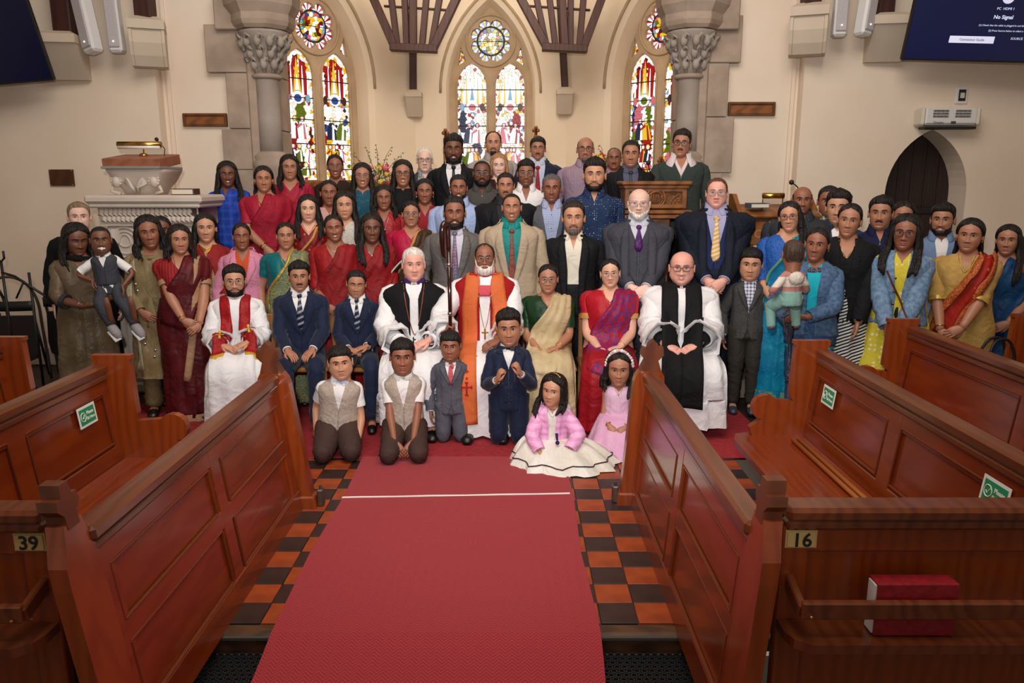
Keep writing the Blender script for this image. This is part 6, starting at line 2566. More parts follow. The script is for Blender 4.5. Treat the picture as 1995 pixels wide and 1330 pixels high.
def drape(B, m, border=None, s=1, w0=.15, w1=.075, low=-.03, name='sari_drape', off=.008, bw=.022, tail=True, bo=None, start=-.10):
 """cloth from one hip across the chest over the shoulder on side s"""
 off += .004
 gd = [((s * start, -.2, low), (0, 1, 0), w0), ((s * (start * .45), -.2, .14), (0, 1, 0), w0 * .95), ((s * .045, -.2, .30), (0, 1, 0), (w0 + w1) / 2), ((s * .105, -.16, .42), (0, .95, -.3), w1 * 1.05), ((s * .128, -.04, .49), (0, .4, -.9), w1 * .9), ((s * .130, .04, .50), (0, -.3, -.95), w1 * .9)]
 if tail:
  gd += [((s * .130, .16, .36), (0, -1, 0), w1 * 1.1), ((s * .12, .18, .10), (0, -1, 0), w1 * 1.3)]
 G = strip(B, gd, 34, 15, off, .003, smooth=3)
 # pleats along the length
 nn = gnormals(G)
 j = np.linspace(0, 1, G.shape[1])
 G = G + nn * (np.sign((nn[..., 1:2]).mean()) * -1) * ((.0045 * np.sin(j * PI * 7 + B.seed) + .0035 * np.sin(j * PI * 3 + 1))[None, :, None] + .003 * np.sin(np.arange(len(G)) * .5 + B.seed)[:, None, None] * np.cos(j * 7)[None, :, None])
 q = MB()
 q.sheet(G, .003)
 o = q.build(name, m, B.root, True)
 if border is not None:
  for e in ((0, 1), (-1, -1)) if bo is None else bo:
   Gb = G[:, :2] if e[0] == 0 else G[:, -2:]
   a, b_ = (Gb[:, 0], Gb[:, 1]) if e[0] == 0 else (Gb[:, 1], Gb[:, 0])
   dirn = (b_ - a)
   L_ = np.linalg.norm(dirn, axis=1, keepdims=True)
   dirn = dirn / np.maximum(L_, 1e-6)
   n_ = nn[:, 0] if e[0] == 0 else nn[:, -1]
   fr = np.array([0, -1, 0.3])
   sg = np.sign((n_ * fr).sum(-1, keepdims=True))
   off_ = n_ * sg * .006
   Gq = np.stack([a + off_, a + dirn * bw * .5 + off_, a + dirn * bw + off_], 1)
   q = MB()
   q.sheet(Gq, .004)
   q.build('border', border, o, True)
 return o
def necklace(B, m, r=.0022, drop=.10, w_=.055, pend=0.0, z0=.535):
 bv = getbvh(B)
 pts = []
 for u in np.linspace(-1, 1, 17):
  z = z0 - drop * (1 - abs(u) ** 1.6)
  x = w_ * u
  if abs(u) == 1:
   x = w_ * u
  c = B.T @ Vector((x * B.kt, -.03, z * B.kt))
  h = bv.ray_cast(c + Vector((0, -.5, 0)), Vector((0, 1, 0)), 1.0)
  base = torso(B, math.atan2(x, .055), z * B.kt)
  pb = B.T @ Vector(base)
  y = pb.y
  if h[0] is not None:
   y = min(y, h[0].y) if abs(h[0].y - y) < .06 else y
  pts.append((c.x, y - .004, c.z))
 q = MB()
 q.tube(pts, r, n=6)
 if pend:
  q.ball((pts[8][0], pts[8][1] - .003, pts[8][2] - pend), (pend, .004, pend * 1.1), n=10, m=8)
 return q.build('necklace', m, B.body, True)
def earrings(B, m, r=.0045, drop=0.0):
 q = MB()
 for s in (-1, 1):
  q.ball((0, 0, 0), 1, n=8, m=6)
  q.V[-1] = tr(B.MH, q.V[-1] * np.array([r, r, r * (1.3 if drop else 1)]) + np.array([s * .083, .006, -.043 - drop]))
  if drop:
   q.tube(tr(B.MH, np.array([(s * .083, .006, -.040), (s * .083, .006, -.043 - drop)])), .0012, n=5)
 return q.build('earrings', m, B.body, True)
def bangle(B, s, m, r=.031, t=.0028, back=.03, name='bangle', n=1):
 S, E_, W = B.aj[s]
 ax = (W - E_).normalized()
 q = MB()
 for i in range(n):
  c = W - ax * (back + i * .012) * B.k
  u = ax.orthogonal().normalized()
  v = ax.cross(u)
  q.tube([tuple(c + (u * math.cos(a) + v * math.sin(a)) * r * B.k) for a in np.linspace(0, 2 * PI, 16, endpoint=False)], t, n=6, closed=True)
 return q.build(name, m, B.root, True)
def watch(B, s, strap, face=None):
 S, E_, W = B.aj[s]
 ax = (W - E_).normalized()
 c = W - ax * .025 * B.k
 q = MB()
 u = ax.orthogonal().normalized()
 v = ax.cross(u)
 for o in (-.006, 0, .006):
  cc = c + ax * o
  q.tube([tuple(cc + (u * math.cos(a) + v * math.sin(a)) * .030 * B.k) for a in np.linspace(0, 2 * PI, 16, endpoint=False)], .0045, n=6, closed=True)
 o = q.build('watch_strap', strap, B.root, True)
 f = Vector((0, -1, .2))
 f = (f - ax * f.dot(ax)).normalized()
 R = Matrix((ax, f, ax.cross(f))).transposed()
 q = MB()
 q.box(tuple(c + f * .032 * B.k), (.036, .010, .032), b=.004, rot=R)
 q.build('watch_face', face or mat('watch_black', '101014', .1), o)
 return o
def cuffs(B, m, sides=(-1, 1), t0=.93, off=.016, name='cuff', t1=1.0):
 for s in sides:
  p, tt = armpath(B, s, t0, t1, 4)
  r = np.interp(tt, [0, .08, .25, .5, .6, .8, 1.0], [.045, .050, .047, .040, .040, .034, .026]) * B.kt * (1 + (B.g - 1) * .8) + off
  q = MB()
  G = sweep(p, r, 14)
  q.grid(G, 0, True)
  c = G[-1].mean(0)
  q.grid(np.array([G[-1], c + (G[-1] - c) * .85]), 0, True)
  q.build(name, m, B.root, True)
# ================================================================ PEOPLE
def mk(name, col='808080', rough=.75, **k):
 k['rough'] = rough
 k.setdefault('spec', .25)
 k.setdefault('wr', .32)
 return mat(name, col, **k)
navy = mk('navy_suiting', '18233F', kind='weave', col2='131B33', scale=160, sheen=.1)
charcoal = mk('charcoal_suiting', '45454E', kind='weave', col2='3A3A43', scale=160)
blacks = mk('black_suiting', '17171B', kind='weave', col2='101014', scale=160)
greys = mk('grey_sheen_suiting', '6B6663', .5, kind='weave', col2='5C5856', scale=150)
beige = mk('beige_suiting', 'B9A58C', kind='weave', col2='A8957D', scale=160)
whitec = mk('white_cotton', 'E6E2E0', rough=.8)
robew = mk('white_surplice_cotton', 'ECE9EA', rough=.85)
linen = mk('beige_linen', 'B8A899', kind='noise', col2='A5968A', scale=60, bump=.1)
browntr = mk('brown_trousers', '44302B')
lightbl = mk('light_blue_shirt', '9FB0D6')
gold = mat('gold_jewellery', 'D8A848', .25, 1.0)
silver = mat('silver_jewellery', 'C8C8CC', .25, 1.0)
def suit(B, jm, sm, tm=None, vm=None, trm=None, zv=.20, tiez=.16, bow=False, btn=True, vz=.30, jopen=0, bare=False, jzh=-.09, off=.020):
 s = shirt(B, sm, t1=.99, V=.030 if bare else 0, vd=.07, gap=.42 if bare else .26)
 if tm is not None:
  tie(B, tm, bow=bow, z1=tiez)
 if vm is not None:
  vest(B, vm, zv=vz)
 jacket(B, jm, zv=zv, open_=jopen, zh=jzh, btn=mat('dark_button', '2A2420', .4) if btn else None, off=off)
 trousers(B, trm or jm)
 shoes(B)
def sari(B, blouse, cloth, border=None, s=1, t1=.30, vd=.08, V=.075, seated=False, skm=None, cuffm=None, w0=.15, w1=.075, sleeve_off=.006):
 shirt(B, blouse, t1=t1, V=V, vd=vd, zt=.530, off=.009, zh=.18, col=False, name='blouse')
 if cuffm is not None:
  cuffs(B, cuffm, t0=t1 - .05, t1=t1 + .01, off=.012, name='sleeve_border')
 if seated:
  lapcloth(B, skm or cloth, name='sari_skirt')
 else:
  skirt(B, skm or cloth, zt=.19, name='sari_skirt', folds=.005, flare=.02)
 drape(B, cloth, border, s, w0, w1)
 shoes(B)
def kurta(B, m, t1=.55, V=.05, vd=.10, legm=None, zh=-.50, fl=.06):
 q = MB()
 xo = lambda z: max(0.0, (z - (.535 - vd)) / vd) * V
 G = shell(B, .535, zh, .014, xopen=xo, folds=.006, flare=fl, seed=B.seed, R=34, C=60)
 G = np.concatenate([G, G[:, :1]], 1)
 reg(B, G)
 q.grid(G[:, :-1] * 1.0, 0)
 sleeves(B, q, t1, .012, folds=.006)
 o = q.build('tunic', m, B.root, True)
 trousers(B, legm or m, r1=.075)
 shoes(B)
 return o
def top(B, m, t1=.95, V=.05, vd=.06, lower=None, name='top', zh=-.08, off=.010):
 shirt(B, m, t1=t1, V=V, vd=vd, zt=.535, off=off, zh=zh, col=False, name=name)
 if B.kt < .5:
  trousers(B, mk('teal_pyjama', '7FA79C'), r0=.085, r1=.06)
  return
 trousers(B, lower or mk('dark_trousers', '1E1E24'))
 shoes(B)
tw0 = 'person'
# ---------- kneeling and sitting children in front
B = figure('boy kneeling at the left in a beige waistcoat with pale blue bow tie', 659, 672, 738, 5.0, tone=3, pose='heel', child=True, hair='fringe', hl=.05, slean=4, eye=1.15, g=1.16, chub=.6, roll=-4,
  arms={-1: ((-.21, .02, -.02), (-.3, 1, 0), (.0, -.2, -1), (1, 0, 0)), 1: ((.19, -.20, -.04), (.4, 1, 0), (-.1, -.6, -.8), (-1, 0, 0))})
shirt(B, whitec, t1=.36, off=.012)
tie(B, mk('pale_blue_bow', 'AFC0DE'), bow=True)
vest(B, linen, zv=.26, off=.020, zh=-.06, nb=3, btn=mat('brown_button', '7A5A40', .4))
trousers(B, browntr, r0=.115, r1=.075)
shoes(B, 'C9C2B8')
B = figure('boy kneeling in a beige waistcoat with patterned white bow tie, hands in his lap', 783, 659, 728, 4.98, tone=1, pose='heel', child=True, hair='fringe', eye=1.15,
  arms={s: ((s * .075, -.27, -.06), (s * .5, .9, 0), (-s * .5, -.5, -.7), (-s * .2, .9, -.2)) for s in (-1, 1)})
shirt(B, whitec, t1=.36, off=.012)
tie(B, mk('patterned_bow', 'DAD8D4', kind='dots', col2='55504C', scale=120), bow=True)
vest(B, linen, zv=.26, off=.020, zh=-.06, nb=3, btn=mat('brown_button', '7A5A40', .4))
trousers(B, browntr, r0=.115, r1=.075)
shoes(B)
B = figure('small boy kneeling in a grey suit with a coral pink tie', 877, 644, 702, 5.2, tone=1, pose='kneel', child=True, hair='fringe', arms='down', hyaw=-6, eye=1.2)
greyk = mk('mid_grey_suiting', '5C5C66', kind='weave', col2='4E4E58', scale=160)
suit(B, greyk, whitec, mk('coral_tie', 'C25A5E', rough=.4), zv=.24, tiez=.26)
B = figure('boy kneeling upright in a navy three piece suit and black bow tie, fists raised', 989, 602, 672, 5.15, tone=2, pose='kneel', child=True, hair='quiff', chub=.6, pitch=4, roll=-3, eye=1.1,
  arms={-1: ((-.10, -.27, .24), (-.45, .5, -.8), (.25, -.25, .9), (1, .2, 0), 0, 1.5), 1: ((.10, -.28, .30), (.45, .5, -.8), (-.25, -.25, .9), (-1, .2, 0), 0, 1.5)})
suit(B, navy, whitec, mk('black_patterned_bow', '1A1A22', kind='dots', col2='8A8A90', scale=160), vm=navy, zv=.10, bow=True, jopen=.05, vz=.34)
B = figure('little girl sitting on the floor in a pink padded jacket and cream satin dress', 1081, 728, 790, 4.85, tone=3, sex='f', pose='floor', child=True, hair='girl', hlen=.22, slean=2, lean=4, hyaw=-20, roll=5, eye=1.25, look=(.5, .2),
  arms={-1: ((-.10, -.36, .08), (-.6, .4, 0), (.1, -.6, -.6), (.2, .1, -1)), 1: ((.17, -.33, .10), (.8, .3, .1), (-.4, -.8, -.4), (-.2, .1, -1))})
satin = mk('cream_satin', 'EAE5DC', .35, kind='silk', col2='DDD5C8', scale=4, bump=.08)
shirt(B, satin, t1=.3, V=.05, vd=.06, zt=.535, zh=-.03, col=False, name='bodice')
pinkj = mk('pink_padded_nylon', 'EFB2DA', .4, kind='hstripe', col2='E39CCB', scale=22, bump=.3)
jacket(B, pinkj, zv=.05, open_=.045, vw=.07, off=.028, zh=-.02, lapel=False, folds=.008, t1=.93)
q = MB()
c = B.T @ Vector((0, .03, .48 * B.kt))
q.tube([tuple(c + Vector((math.cos(a) * .105, math.sin(a) * .075 + .02, -.012 * math.cos(a) ** 2 + .02 * math.sin(a)))) for a in np.linspace(-.45, PI + .45, 18)], .026, n=8)
q.build('fleece_collar', mk('white_fleece', 'E8D8E0', rough=.95, kind='noise', col2='D8C4CE', scale=90, bump=.6), B.root, True)
q = MB()
n, C = 12, 56
al = np.linspace(0, 2 * PI, C, endpoint=False)
G = []
for i in range(n):
 t = i / (n - 1)
 R_ = .12 + .185 * t ** .8
 fo = 1 + .07 * t * np.sin(al * 11 + 1) + .04 * t * np.sin(al * 19)
 G.append(np.stack([R_ * fo * np.cos(al) * 1.15 + .09 * t, R_ * fo * np.sin(al) * .9 - .12 * t, .155 - .140 * t ** 1.6 + .018 * np.sin(al * 9) * t * (1 - t) * 3 + 0 * al], 1))
G = np.array(G)
q.grid(G, 0, True, True, False)
q.grid(np.array([G[-1], G[-1] * .96 * [1, 1, 0] + [0, 0, .01]]), 0, True)
sk = q.build('dress_skirt', satin, B.root, True)
q = MB()
q.tube([tuple(v + np.array([0, 0, .006])) for v in G[9]], .004, n=6, closed=True)
q.build('dark_hem_ribbon', mk('maroon_ribbon', '3A1420', .4), sk, True)
necklace(B, mk('pearls', 'E8DCE0', .2), .0045, drop=.09)
q = MB()
H_ = B.H
q.grid(tr(B.MH, sweep([(.090 * math.sin(a), -.020, .012 + .126 * math.cos(a)) for a in np.linspace(-1.4, 1.4, 18)], .0035, 6)), 0, True, True, True)
q.build('hairband', gold, B.body, True)
q = MB()
c = B.T @ Vector((.055 * B.kt, -.155, .30 * B.kt))
q.tube([tuple(c), tuple(c + Vector((.004, -.01, -.045)))], [.010, .006], n=6)
q.ball(tuple(c + Vector((.006, -.012, -.06))), .014)
q.build('ribbon_brooch', mk('navy_ribbon', '20264E'), B.root, True)
bangle(B, 1, mat('pink_bracelet', 'C85070', .4))
B = figure('little girl in sparkly pink dress and floral crown, sitting by the right pew post', 1207, 683, 751, 5.12, tone=2, sex='f', pose='heel', child=True, hair='girl', hlen=.20, eye=1.2, pitch=4,
  arms={-1: ((-.09, -.27, .08), (-.3, .9, -.3), (.5, -.6, -.5), (.2, .5, -.6), 0, .9), 1: ((.07, -.28, .07), (.3, .9, -.3), (-.6, -.5, -.3), (-.2, .5, -.6), 0, .9)})
pinks = mk('pink_sequin_fabric', 'E0B4CE', .35, kind='dots', col2='F4DDEA', scale=150, bump=.2)
shirt(B, pinks, t1=.06, V=.05, vd=.05, zt=.53, off=.012, zh=-.03, col=False, name='bodice')
q = MB()
al = np.linspace(0, 2 * PI, 52, endpoint=False)
G = []
for i in range(12):
 t = i / 11
 R_ = .11 + .10 * t ** .9
 fo = 1 + .09 * t * np.sin(al * 10 + 2)
 G.append(np.stack([R_ * fo * np.cos(al) * 1.05, R_ * fo * np.sin(al) * 1.1 - .15 * t, .24 - .225 * t ** 1.2 + 0 * al], 1))
G = np.array(G)
q.grid(G, 0, True, True, False)
q.grid(np.array([G[-1], G[-1] * .96 * [1, 1, 0] + [0, 0, .01]]), 0, True)
q.build('dress_skirt', mk('pink_tulle', 'E0AECB', .6, kind='noise', col2='D8A0C2', scale=8, bump=.1), B.root, True)
q = MB()
rg = random.Random(4)
for i in range(19):
 a = -1.45 + 2.9 * i / 18
 q.ball((.094 * math.sin(a), -.034, .012 + .124 * math.cos(a)), rg.uniform(.011, .016), i % 3, n=8, m=6)
q.V = [tr(B.MH, v) for v in q.V]
q.build('flower_crown', [mk('pink_petal', 'E8A0B8'), mk('white_petal', 'F0E4E4'), mk('leaf_petal', 'C8C8A0')], B.body, True)
q = MB()
c = B.T @ Vector((0, -.115, .06 * B.kt))
for i in range(5):
 q.ball((c.x + (i - 2) * .022, c.y - .012 + .003 * abs(i - 2), c.z), (.013, .010, .012), n=8, m=6)
q.build('waist_flowers', MATS['pink_petal'], B.root, True)
necklace(B, gold, .0015, drop=.07, pend=.006)
bangle(B, 1, gold)
bangle(B, -1, gold)
# ---------- seated row
B = figure('seated bearded clergyman in white with a red fringed stole', 454, 516, 576, 5.75, tone=3, pose='sit', arms='laphi', hair='sidepart', beard='trim', stub=.6, glasses=('silver', .0013), slean=0, g=1.02)
shirt(B, robew, off=.03, t1=.97, zh=-.05, folds=.008, col=False, name='surplice', zt=.54)
q = MB()
sleeves(B, q, .93, .030, folds=.010, flare=.06)
q.build('wide_sleeves', robew, B.root, True)
lapcloth(B, robew, w0=.22, w1=.26, th=.12, hem=.10, name='robe_skirt', folds=.010)
collar(B, robew, gap=.03, spread=0, h=.035, off=.010, name='white_collar')
shoes(B)
redst = mk('red_brocade_stole', 'A8181C', .5, kind='brocade', col2='8E1014', scale=30, bump=.2)
goldfr = mk('gold_fringe', 'D9AE3A', .6, kind='vstripe', col2='B88A22', scale=90, bump=.5)
def stole(B, m, fringe=None, x0=.075, x1=.11, w_=.045, chest=None, zlap=.13, end=-.50, hang=0.0, off=.008, name='stole', emblem=None, xe=None, knee_z=.09):
 k = B.k
 for s in (-1, 1):
  xe_ = xe or x1 + .03
  gd = [((s * .07, .12, .52), (0, -.6, -.8), w_), ((s * .082, .02, .55), (0, .1, -1), w_), ((s * .085, -.08, .50), (0, .8, -.6), w_), ((s * x0 * 1.05, -.2, .38), (0, 1, 0), w_), ((s * x0, -.2, .22), (0, 1, 0), w_ * 1.05), ((s * x1, -.22, .13), (0, .8, -.6), w_ * 1.1),
   ((s * (x1 + xe_) / 2, -.30, zlap), (0, .1, -1), w_ * 1.15), ((s * xe_, -.42, knee_z), (0, .15, -1), w_ * 1.2)]
  if hang:
   gd += [((s * xe_, -.49, knee_z - .07), (0, 1, -.4), w_ * 1.25), ((s * (xe_ + .0), -.55, knee_z - .10 - hang * .6), (0, 1, 0), w_ * 1.3), ((s * (xe_ + .0), -.55, knee_z - .10 - hang), (0, 1, 0), w_ * 1.35)]
  G = strip(B, gd, 40, 6, off, .003, across=(1, 0, 0), smooth=4)
  q = MB()
  q.sheet(G, .004)
  o = q.build(name, m, B.root, True)
  if fringe is not None:
   e, p = G[-1], G[-2]
   d = (e - p) / np.linalg.norm((e - p).mean(0))
   q = MB()
   down = d.mean(0) * .5 + np.array([0, -.12, -.55])
   down /= np.linalg.norm(down)
   q.sheet(np.array([e + np.array([0, -.002, .002]), e + down * .035, e + down * .075]), .006)
   q.build('fringe', fringe, o, True)
  if emblem is not None:
   c = G[33, 2:4].mean(0)
   nrm = np.cross(G[33, 3] - G[33, 2], G[34, 2] - G[33, 2])
   nrm /= np.linalg.norm(nrm)
   if nrm[2] < 0:
    nrm = -nrm
   t = (G[34, 2] - G[33, 2])
   t /= np.linalg.norm(t)
   x_ = np.array([1., 0, 0])
   for a in range(4):
    dd = (t, -t, x_, -x_)[a]
    q = MB()
    q.tube([tuple(c + nrm * .007), tuple(c + nrm * .007 + dd * .030)], [.007, .012], n=6, rb=.003)
    q.build('embroidered_cross', emblem, o, True)
 return o
stole(B, redst, goldfr, emblem=mk('gold_thread', 'D8B040', .5), hang=.0)
B = figure('seated teenage boy in a navy suit and striped tie with thick swept hair', 581, 509, 566, 5.75, tone=2, pose='sit', arms='knees', hair='quiff', beard='moustache', hc='black', stub=.15, shoe='8A4A1E')
stripetie = mk('dark_striped_tie', '1B2238', .4, kind='stripe', col2='8E929C', scale=22, fac=.6)
suit(B, navy, whitec, stripetie, vm=navy, zv=.20, vz=.32, tiez=.27)
B = figure('seated younger boy in a navy suit looking down with eyes closed', 695, 526, 579, 5.78, tone=2, pose='sit', arms='lap', hair='short', closed=True, pitch=6, child=True, roll=4)
suit(B, navy, whitec, stripetie, vm=navy, zv=.22, vz=.32, tiez=.27)
watch(B, 1, mat('watch_black', '101014', .1))
browns = mat('tan_shoe', '8A4A1E', .3)
# white haired bishop
B = figure('seated white haired clergyman in white sleeves and a long black scarf vestment', 805, 482, 546, 5.75, tone=6, pose='sit', arms='laphi', hair='short', hc='white', brow='mousy', smile=.25, age=1, g=1.12, chub=.8, hyaw=4)
shirt(B, robew, off=.022, t1=.90, zh=-.05, folds=.008, col=False, name='rochet', zt=.54)
q = MB()
sleeves(B, q, .90, .034, folds=.014, flare=.065)
q.build('full_sleeves', robew, B.root, True)
cuffs(B, mk('black_cuff', '121214'), t0=.90, t1=.94, off=.022, name='black_cuff')
cuffs(B, robew, t0=.94, t1=1.0, off=.034, name='frilled_cuff')
lapcloth(B, robew, w0=.22, w1=.24, th=.12, hem=.12, name='robe_skirt', folds=.010)
blackv = mk('black_satin_vestment', '101012', .8)
G = shell(B, .545, -.02, .036, xopen=lambda z: .030 + .05 * max(0, z - .45) / .1, folds=.003, R=22, C=50)
G = G[:, [i for i in range(50)]]
reg(B, G)
q = MB()
q.sheet(G[:, ::-1], .004)
q.build('chimere', blackv, B.root, True)
collar(B, whitec, gap=.02, spread=0, h=.028, off=.010, name='clerical_collar')
collar(B, mk('purple_shirt', '3E2468'), gap=.30, spread=0, h=.020, off=.016, name='purple_stock')
shoes(B)
necklace(B, mk('copper_cord', '8A4A30', .4), .004, drop=.36, w_=.075)
q = MB()
c = B.T @ Vector((-.01, -.175 * 1.1, .14 * B.kt))
q.box(tuple(c), (.010, .008, .06), b=.002)
q.box(tuple(c + Vector((0, 0, .010))), (.036, .008, .010), b=.002)
q.build('pectoral_cross', mat('dark_silver', '4A4440', .3, .9), B.root)
# bishop with orange stole and crozier
BX = figure('seated white bearded clergyman in red and orange vestments holding the crozier', 944, 473, 530, 5.75, tone=1, pose='sit', hair='receding', hc='darkbrown', beard='big', bc='white', glasses=('silver', .0012), smile=.3, age=1,
   arms={-1: ((-.265, -.34, .20), (-1, .2, -.6), (.1, -.25, .9), (.9, -.2, 0), 0, 1.4, -1), 1: ARMS['laphi'](1)})
B = BX
shirt(B, robew, off=.024, t1=.90, zh=-.05, folds=.008, col=False, name='rochet', zt=.54)
q = MB()
sleeves(B, q, .90, .030, folds=.012, flare=.06)
q.build('full_sleeves', robew, B.root, True)
cuffs(B, robew, t0=.90, t1=.97, off=.032, name='frilled_cuff')
lapcloth(B, robew, w0=.21, w1=.22, th=.11, hem=.04, name='robe_skirt', folds=.010)
redch = mk('scarlet_vestment', 'A3161C', .6)
G = shell(B, .545, -.04, .034, xopen=lambda z: .035 + .02 * max(0, z - .45) / .1, folds=.003, R=22, C=50)
G = G[:, [i for i in range(50)]]
reg(B, G)
q = MB()
q.sheet(G[:, ::-1], .004)
q.build('chimere', redch, B.root, True)
for s in (-1, 1):
 gd = [((s * .11, -.25, .05), (0, 1, -.2), .06), ((s * .15, -.32, .13), (0, .1, -1), .07), ((s * .17, -.42, .09), (0, .15, -1), .075), ((s * .17, -.5, .0), (0, 1, -.4), .08), ((s * .17, -.55, -.20), (0, 1, 0), .08), ((s * .17, -.55, -.33), (0, 1, 0), .08)]
 q = MB()
 q.sheet(strip(B, gd, 24, 6, .006, .003, across=(1, 0, 0)), .004)
 q.build('chimere_front', redch, B.root, True)
pinkc = mk('rose_shirt', 'D0505C')
collar(B, pinkc, gap=.02, spread=0, h=.034, off=.012, name='rose_collar')
q = MB()
q.sheet(strip(B, [((0, -.2, .53), (0, 1, 0), .055), ((0, -.2, .50), (0, 1, 0), .045), ((0, -.2, .455), (0, 1, 0), .035)], 8, 6, .006, .003, across=(1, 0, 0)), .003)
q.build('rose_stock', pinkc, B.root, True)
orange = mk('orange_stole_cloth', 'D8703C', .7, kind='weave', col2='CC6434', scale=120)
B.surf.append(G)
stole(B, orange, None, x0=.105, x1=.115, w_=.052, hang=.35, off=.014, xe=.12)
q = MB()
c = B.T @ Vector((-.12 * B.k, -.56 * B.k, -.14 * B.k))
bv = getbvh(B)
for s, zz in ((-1, -.10), (1, -.33)):
 c = Vector((s * .12 * B.k, -.9, B.T.translation.z + zz * B.k))
 h = bv.ray_cast(c, Vector((0, 1, 0)), 1.5)
 if h[0]:
  p = h[0] + Vector((0, -.024, 0))
  q.box(tuple(p), (.012, .004, .09), b=.002)
  q.box(tuple(p + Vector((0, 0, .010))), (.07, .004, .012), b=.002)
  for dx, dz in ((0, .045), (0, -.045), (.035, .010), (-.035, .010)):
   q.box(tuple(p + Vector((dx, 0, dz))), (.024 if dx == 0 else .010, .004, .010 if dx == 0 else .024), b=.002)
q.build('red_cross_emblem', redch, B.root)
necklace(B, gold, .0022, drop=.30, w_=.05, z0=.50)
q = MB()
c = B.T @ Vector((.0, -.185, .17 * B.kt))
q.box(tuple(c), (.012, .008, .085), b=.002)
q.box(tuple(c + Vector((0, 0, .012))), (.05, .008, .012), b=.002)
q.build('pectoral_cross', gold, B.root)
shoes(B)
B = figure('seated woman in a cream gold sari over a dark green blouse', 1068, 514, 570, 5.75, tone=2, sex='f', pose='sit', arms='lap', hair='bun', glasses=('silver', .0012), g=1.22, chub=.5, roll=0)
cream = mk('cream_silk', 'C9B48C', .45, kind='silk', col2='B49C74', scale=5, bump=.12)
sari(B, mk('dark_green_silk', '16351C', .4), cream, None, 1, .42, seated=True, w0=.16, w1=.10)
bangle(B, 1, gold)
necklace(B, gold, .0015, drop=.07)
B = figure('seated woman with glasses in a red and purple patterned sari', 1188, 503, 557, 5.75, tone=4, sex='f', pose='sit', arms='lap', hair='bun', glasses=('silver', .0012), g=1.2, chub=.6, smile=.3, roll=-3)
redp = mk('red_purple_silk', 'A3142A', .5, kind='brocade', col2='5A2A6A', scale=16, fac=.6)
sari(B, mk('red_silk', 'AE1626', .5), redp, None, 1, .34, seated=True, skm=mk('deep_red_silk', '9C1420', .5, kind='silk', col2='86101C', scale=5), cuffm=mk('gold_border', 'C08A4A', .5), w0=.16, w1=.10)
bangle(B, 1, gold)
necklace(B, gold, .0018, drop=.10)
earrings(B, gold, .005)
B = figure('seated bald clergyman with glasses in white with a broad black scarf', 1330, 487, 553, 5.75, tone=6, pose='sit', hair='bald', hc='mousy', glasses=('black', .0020, (.027, .0165)), smile=.9, g=1.36, chub=1.2, belly=.05, fw=1.08, jaw=1.05, age=.5,
  arms={-1: ((-.11, -.38, .15), (-.8, .6, -.3), (.85, -.4, -.25), (0, .3, -1)), 1: ((.11, -.38, .16), (.8, .6, -.3), (-.85, -.4, -.25), (0, .3, -1))})
shirt(B, robew, off=.030, t1=.80, zh=-.05, folds=.009, col=False, name='surplice', zt=.54)
cuffs(B, mk('black_cuff'), t0=.60, t1=.93, off=.012, name='black_cuff')
q = MB()
sleeves(B, q, .84, .034, folds=.010, flare=.12)
q.build('wide_sleeves', robew, B.root, True)
lapcloth(B, robew, w0=.24, w1=.28, th=.13, hem=.10, name='robe_skirt', folds=.012)
collar(B, mk('black_cuff'), gap=.16, spread=0, h=.030, off=.012, name='black_collar')
collar(B, whitec, gap=.0, spread=0, h=.022, off=.010, name='clerical_collar')
stole(B, blackv, None, x0=.085, x1=.09, w_=.062, hang=.26, off=.022, name='scarf', xe=.07)
watch(B, 1, mat('steel_band', 'B0B0B4', .3, 1.0), mat('dark_dial', '20242C', .1))
shoes(B)
# ---------- boy standing beside the clergyman
B = figure('boy standing in a grey tweed blazer and blue check shirt', 1466, 482, 545, 5.9, tone=3, child=True, hair='fringe', pitch=4, arms='down', roll=2)
shirt(B, mk('blue_check_cotton', 'D8D8E0', kind='check', col2='26386E', scale=38), off=.010)
jacket(B, mk('grey_tweed', '4C4A4A', kind='noise', col2='3E3C3C', scale=120, bump=.2), zv=.20, btn=mat('dark_button'), zh=-.10)
trousers(B, mk('olive_brown_trousers', '34302A'))
shoes(B, '3A424E')
# ---------- standing row directly behind the seats
B = figure('bearded man in a shiny grey suit with a floral tie', 885, 382, 444, 6.15, tone=1, hair='short', beard='full', smile=.95, g=1.04, arms='side')
suit(B, greys, mk('pale_lilac_shirt', 'C8C2D0'), mk('floral_tie', '5A6478', .5, kind='dots', col2='B86A80', scale=42, fac=.7), zv=.14, tiez=.08)
B = figure('man in a beige suit and turquoise shirt smiling with closed eyes', 997, 375, 430, 6.12, tone=2, hair='buzz', smile=1.0, closed=True, stub=.25, g=1.05, arms='side', age=.5)
suit(B, beige, mk('turquoise_shirt', '00807C', .5), mk('red_patterned_tie', '7A5A48', .5, kind='brocade', col2='8A2A2E', scale=70), zv=.10, tiez=.06)
B = figure('man with a greying goatee in a black jacket over an open white shirt', 1118, 391, 455, 6.15, tone=3, hair='short', hc='darkbrown', beard='goateelong', bc='pepper', stub=.5, g=1.12, arms='side', smile=.15)
shirt(B, mk('ivory_shirt', 'E0D8C6'), V=.035, vd=.11, gap=.42)
jacket(B, blacks, zv=-.05, open_=.045, vw=.075, zh=-.10)
trousers(B, blacks)
shoes(B)
B = figure('bald white bearded man with glasses in a charcoal three piece suit and purple tie', 1246, 365, 425, 6.15, tone=5, hair='baldfuzz', hc='white', beard='full', bc='white', brow='white', glasses=('silver', .0016, (.027, .019)), g=1.2, belly=.05, chub=.8, smile=.3, age=1, arms='midclasp', fw=1.03)
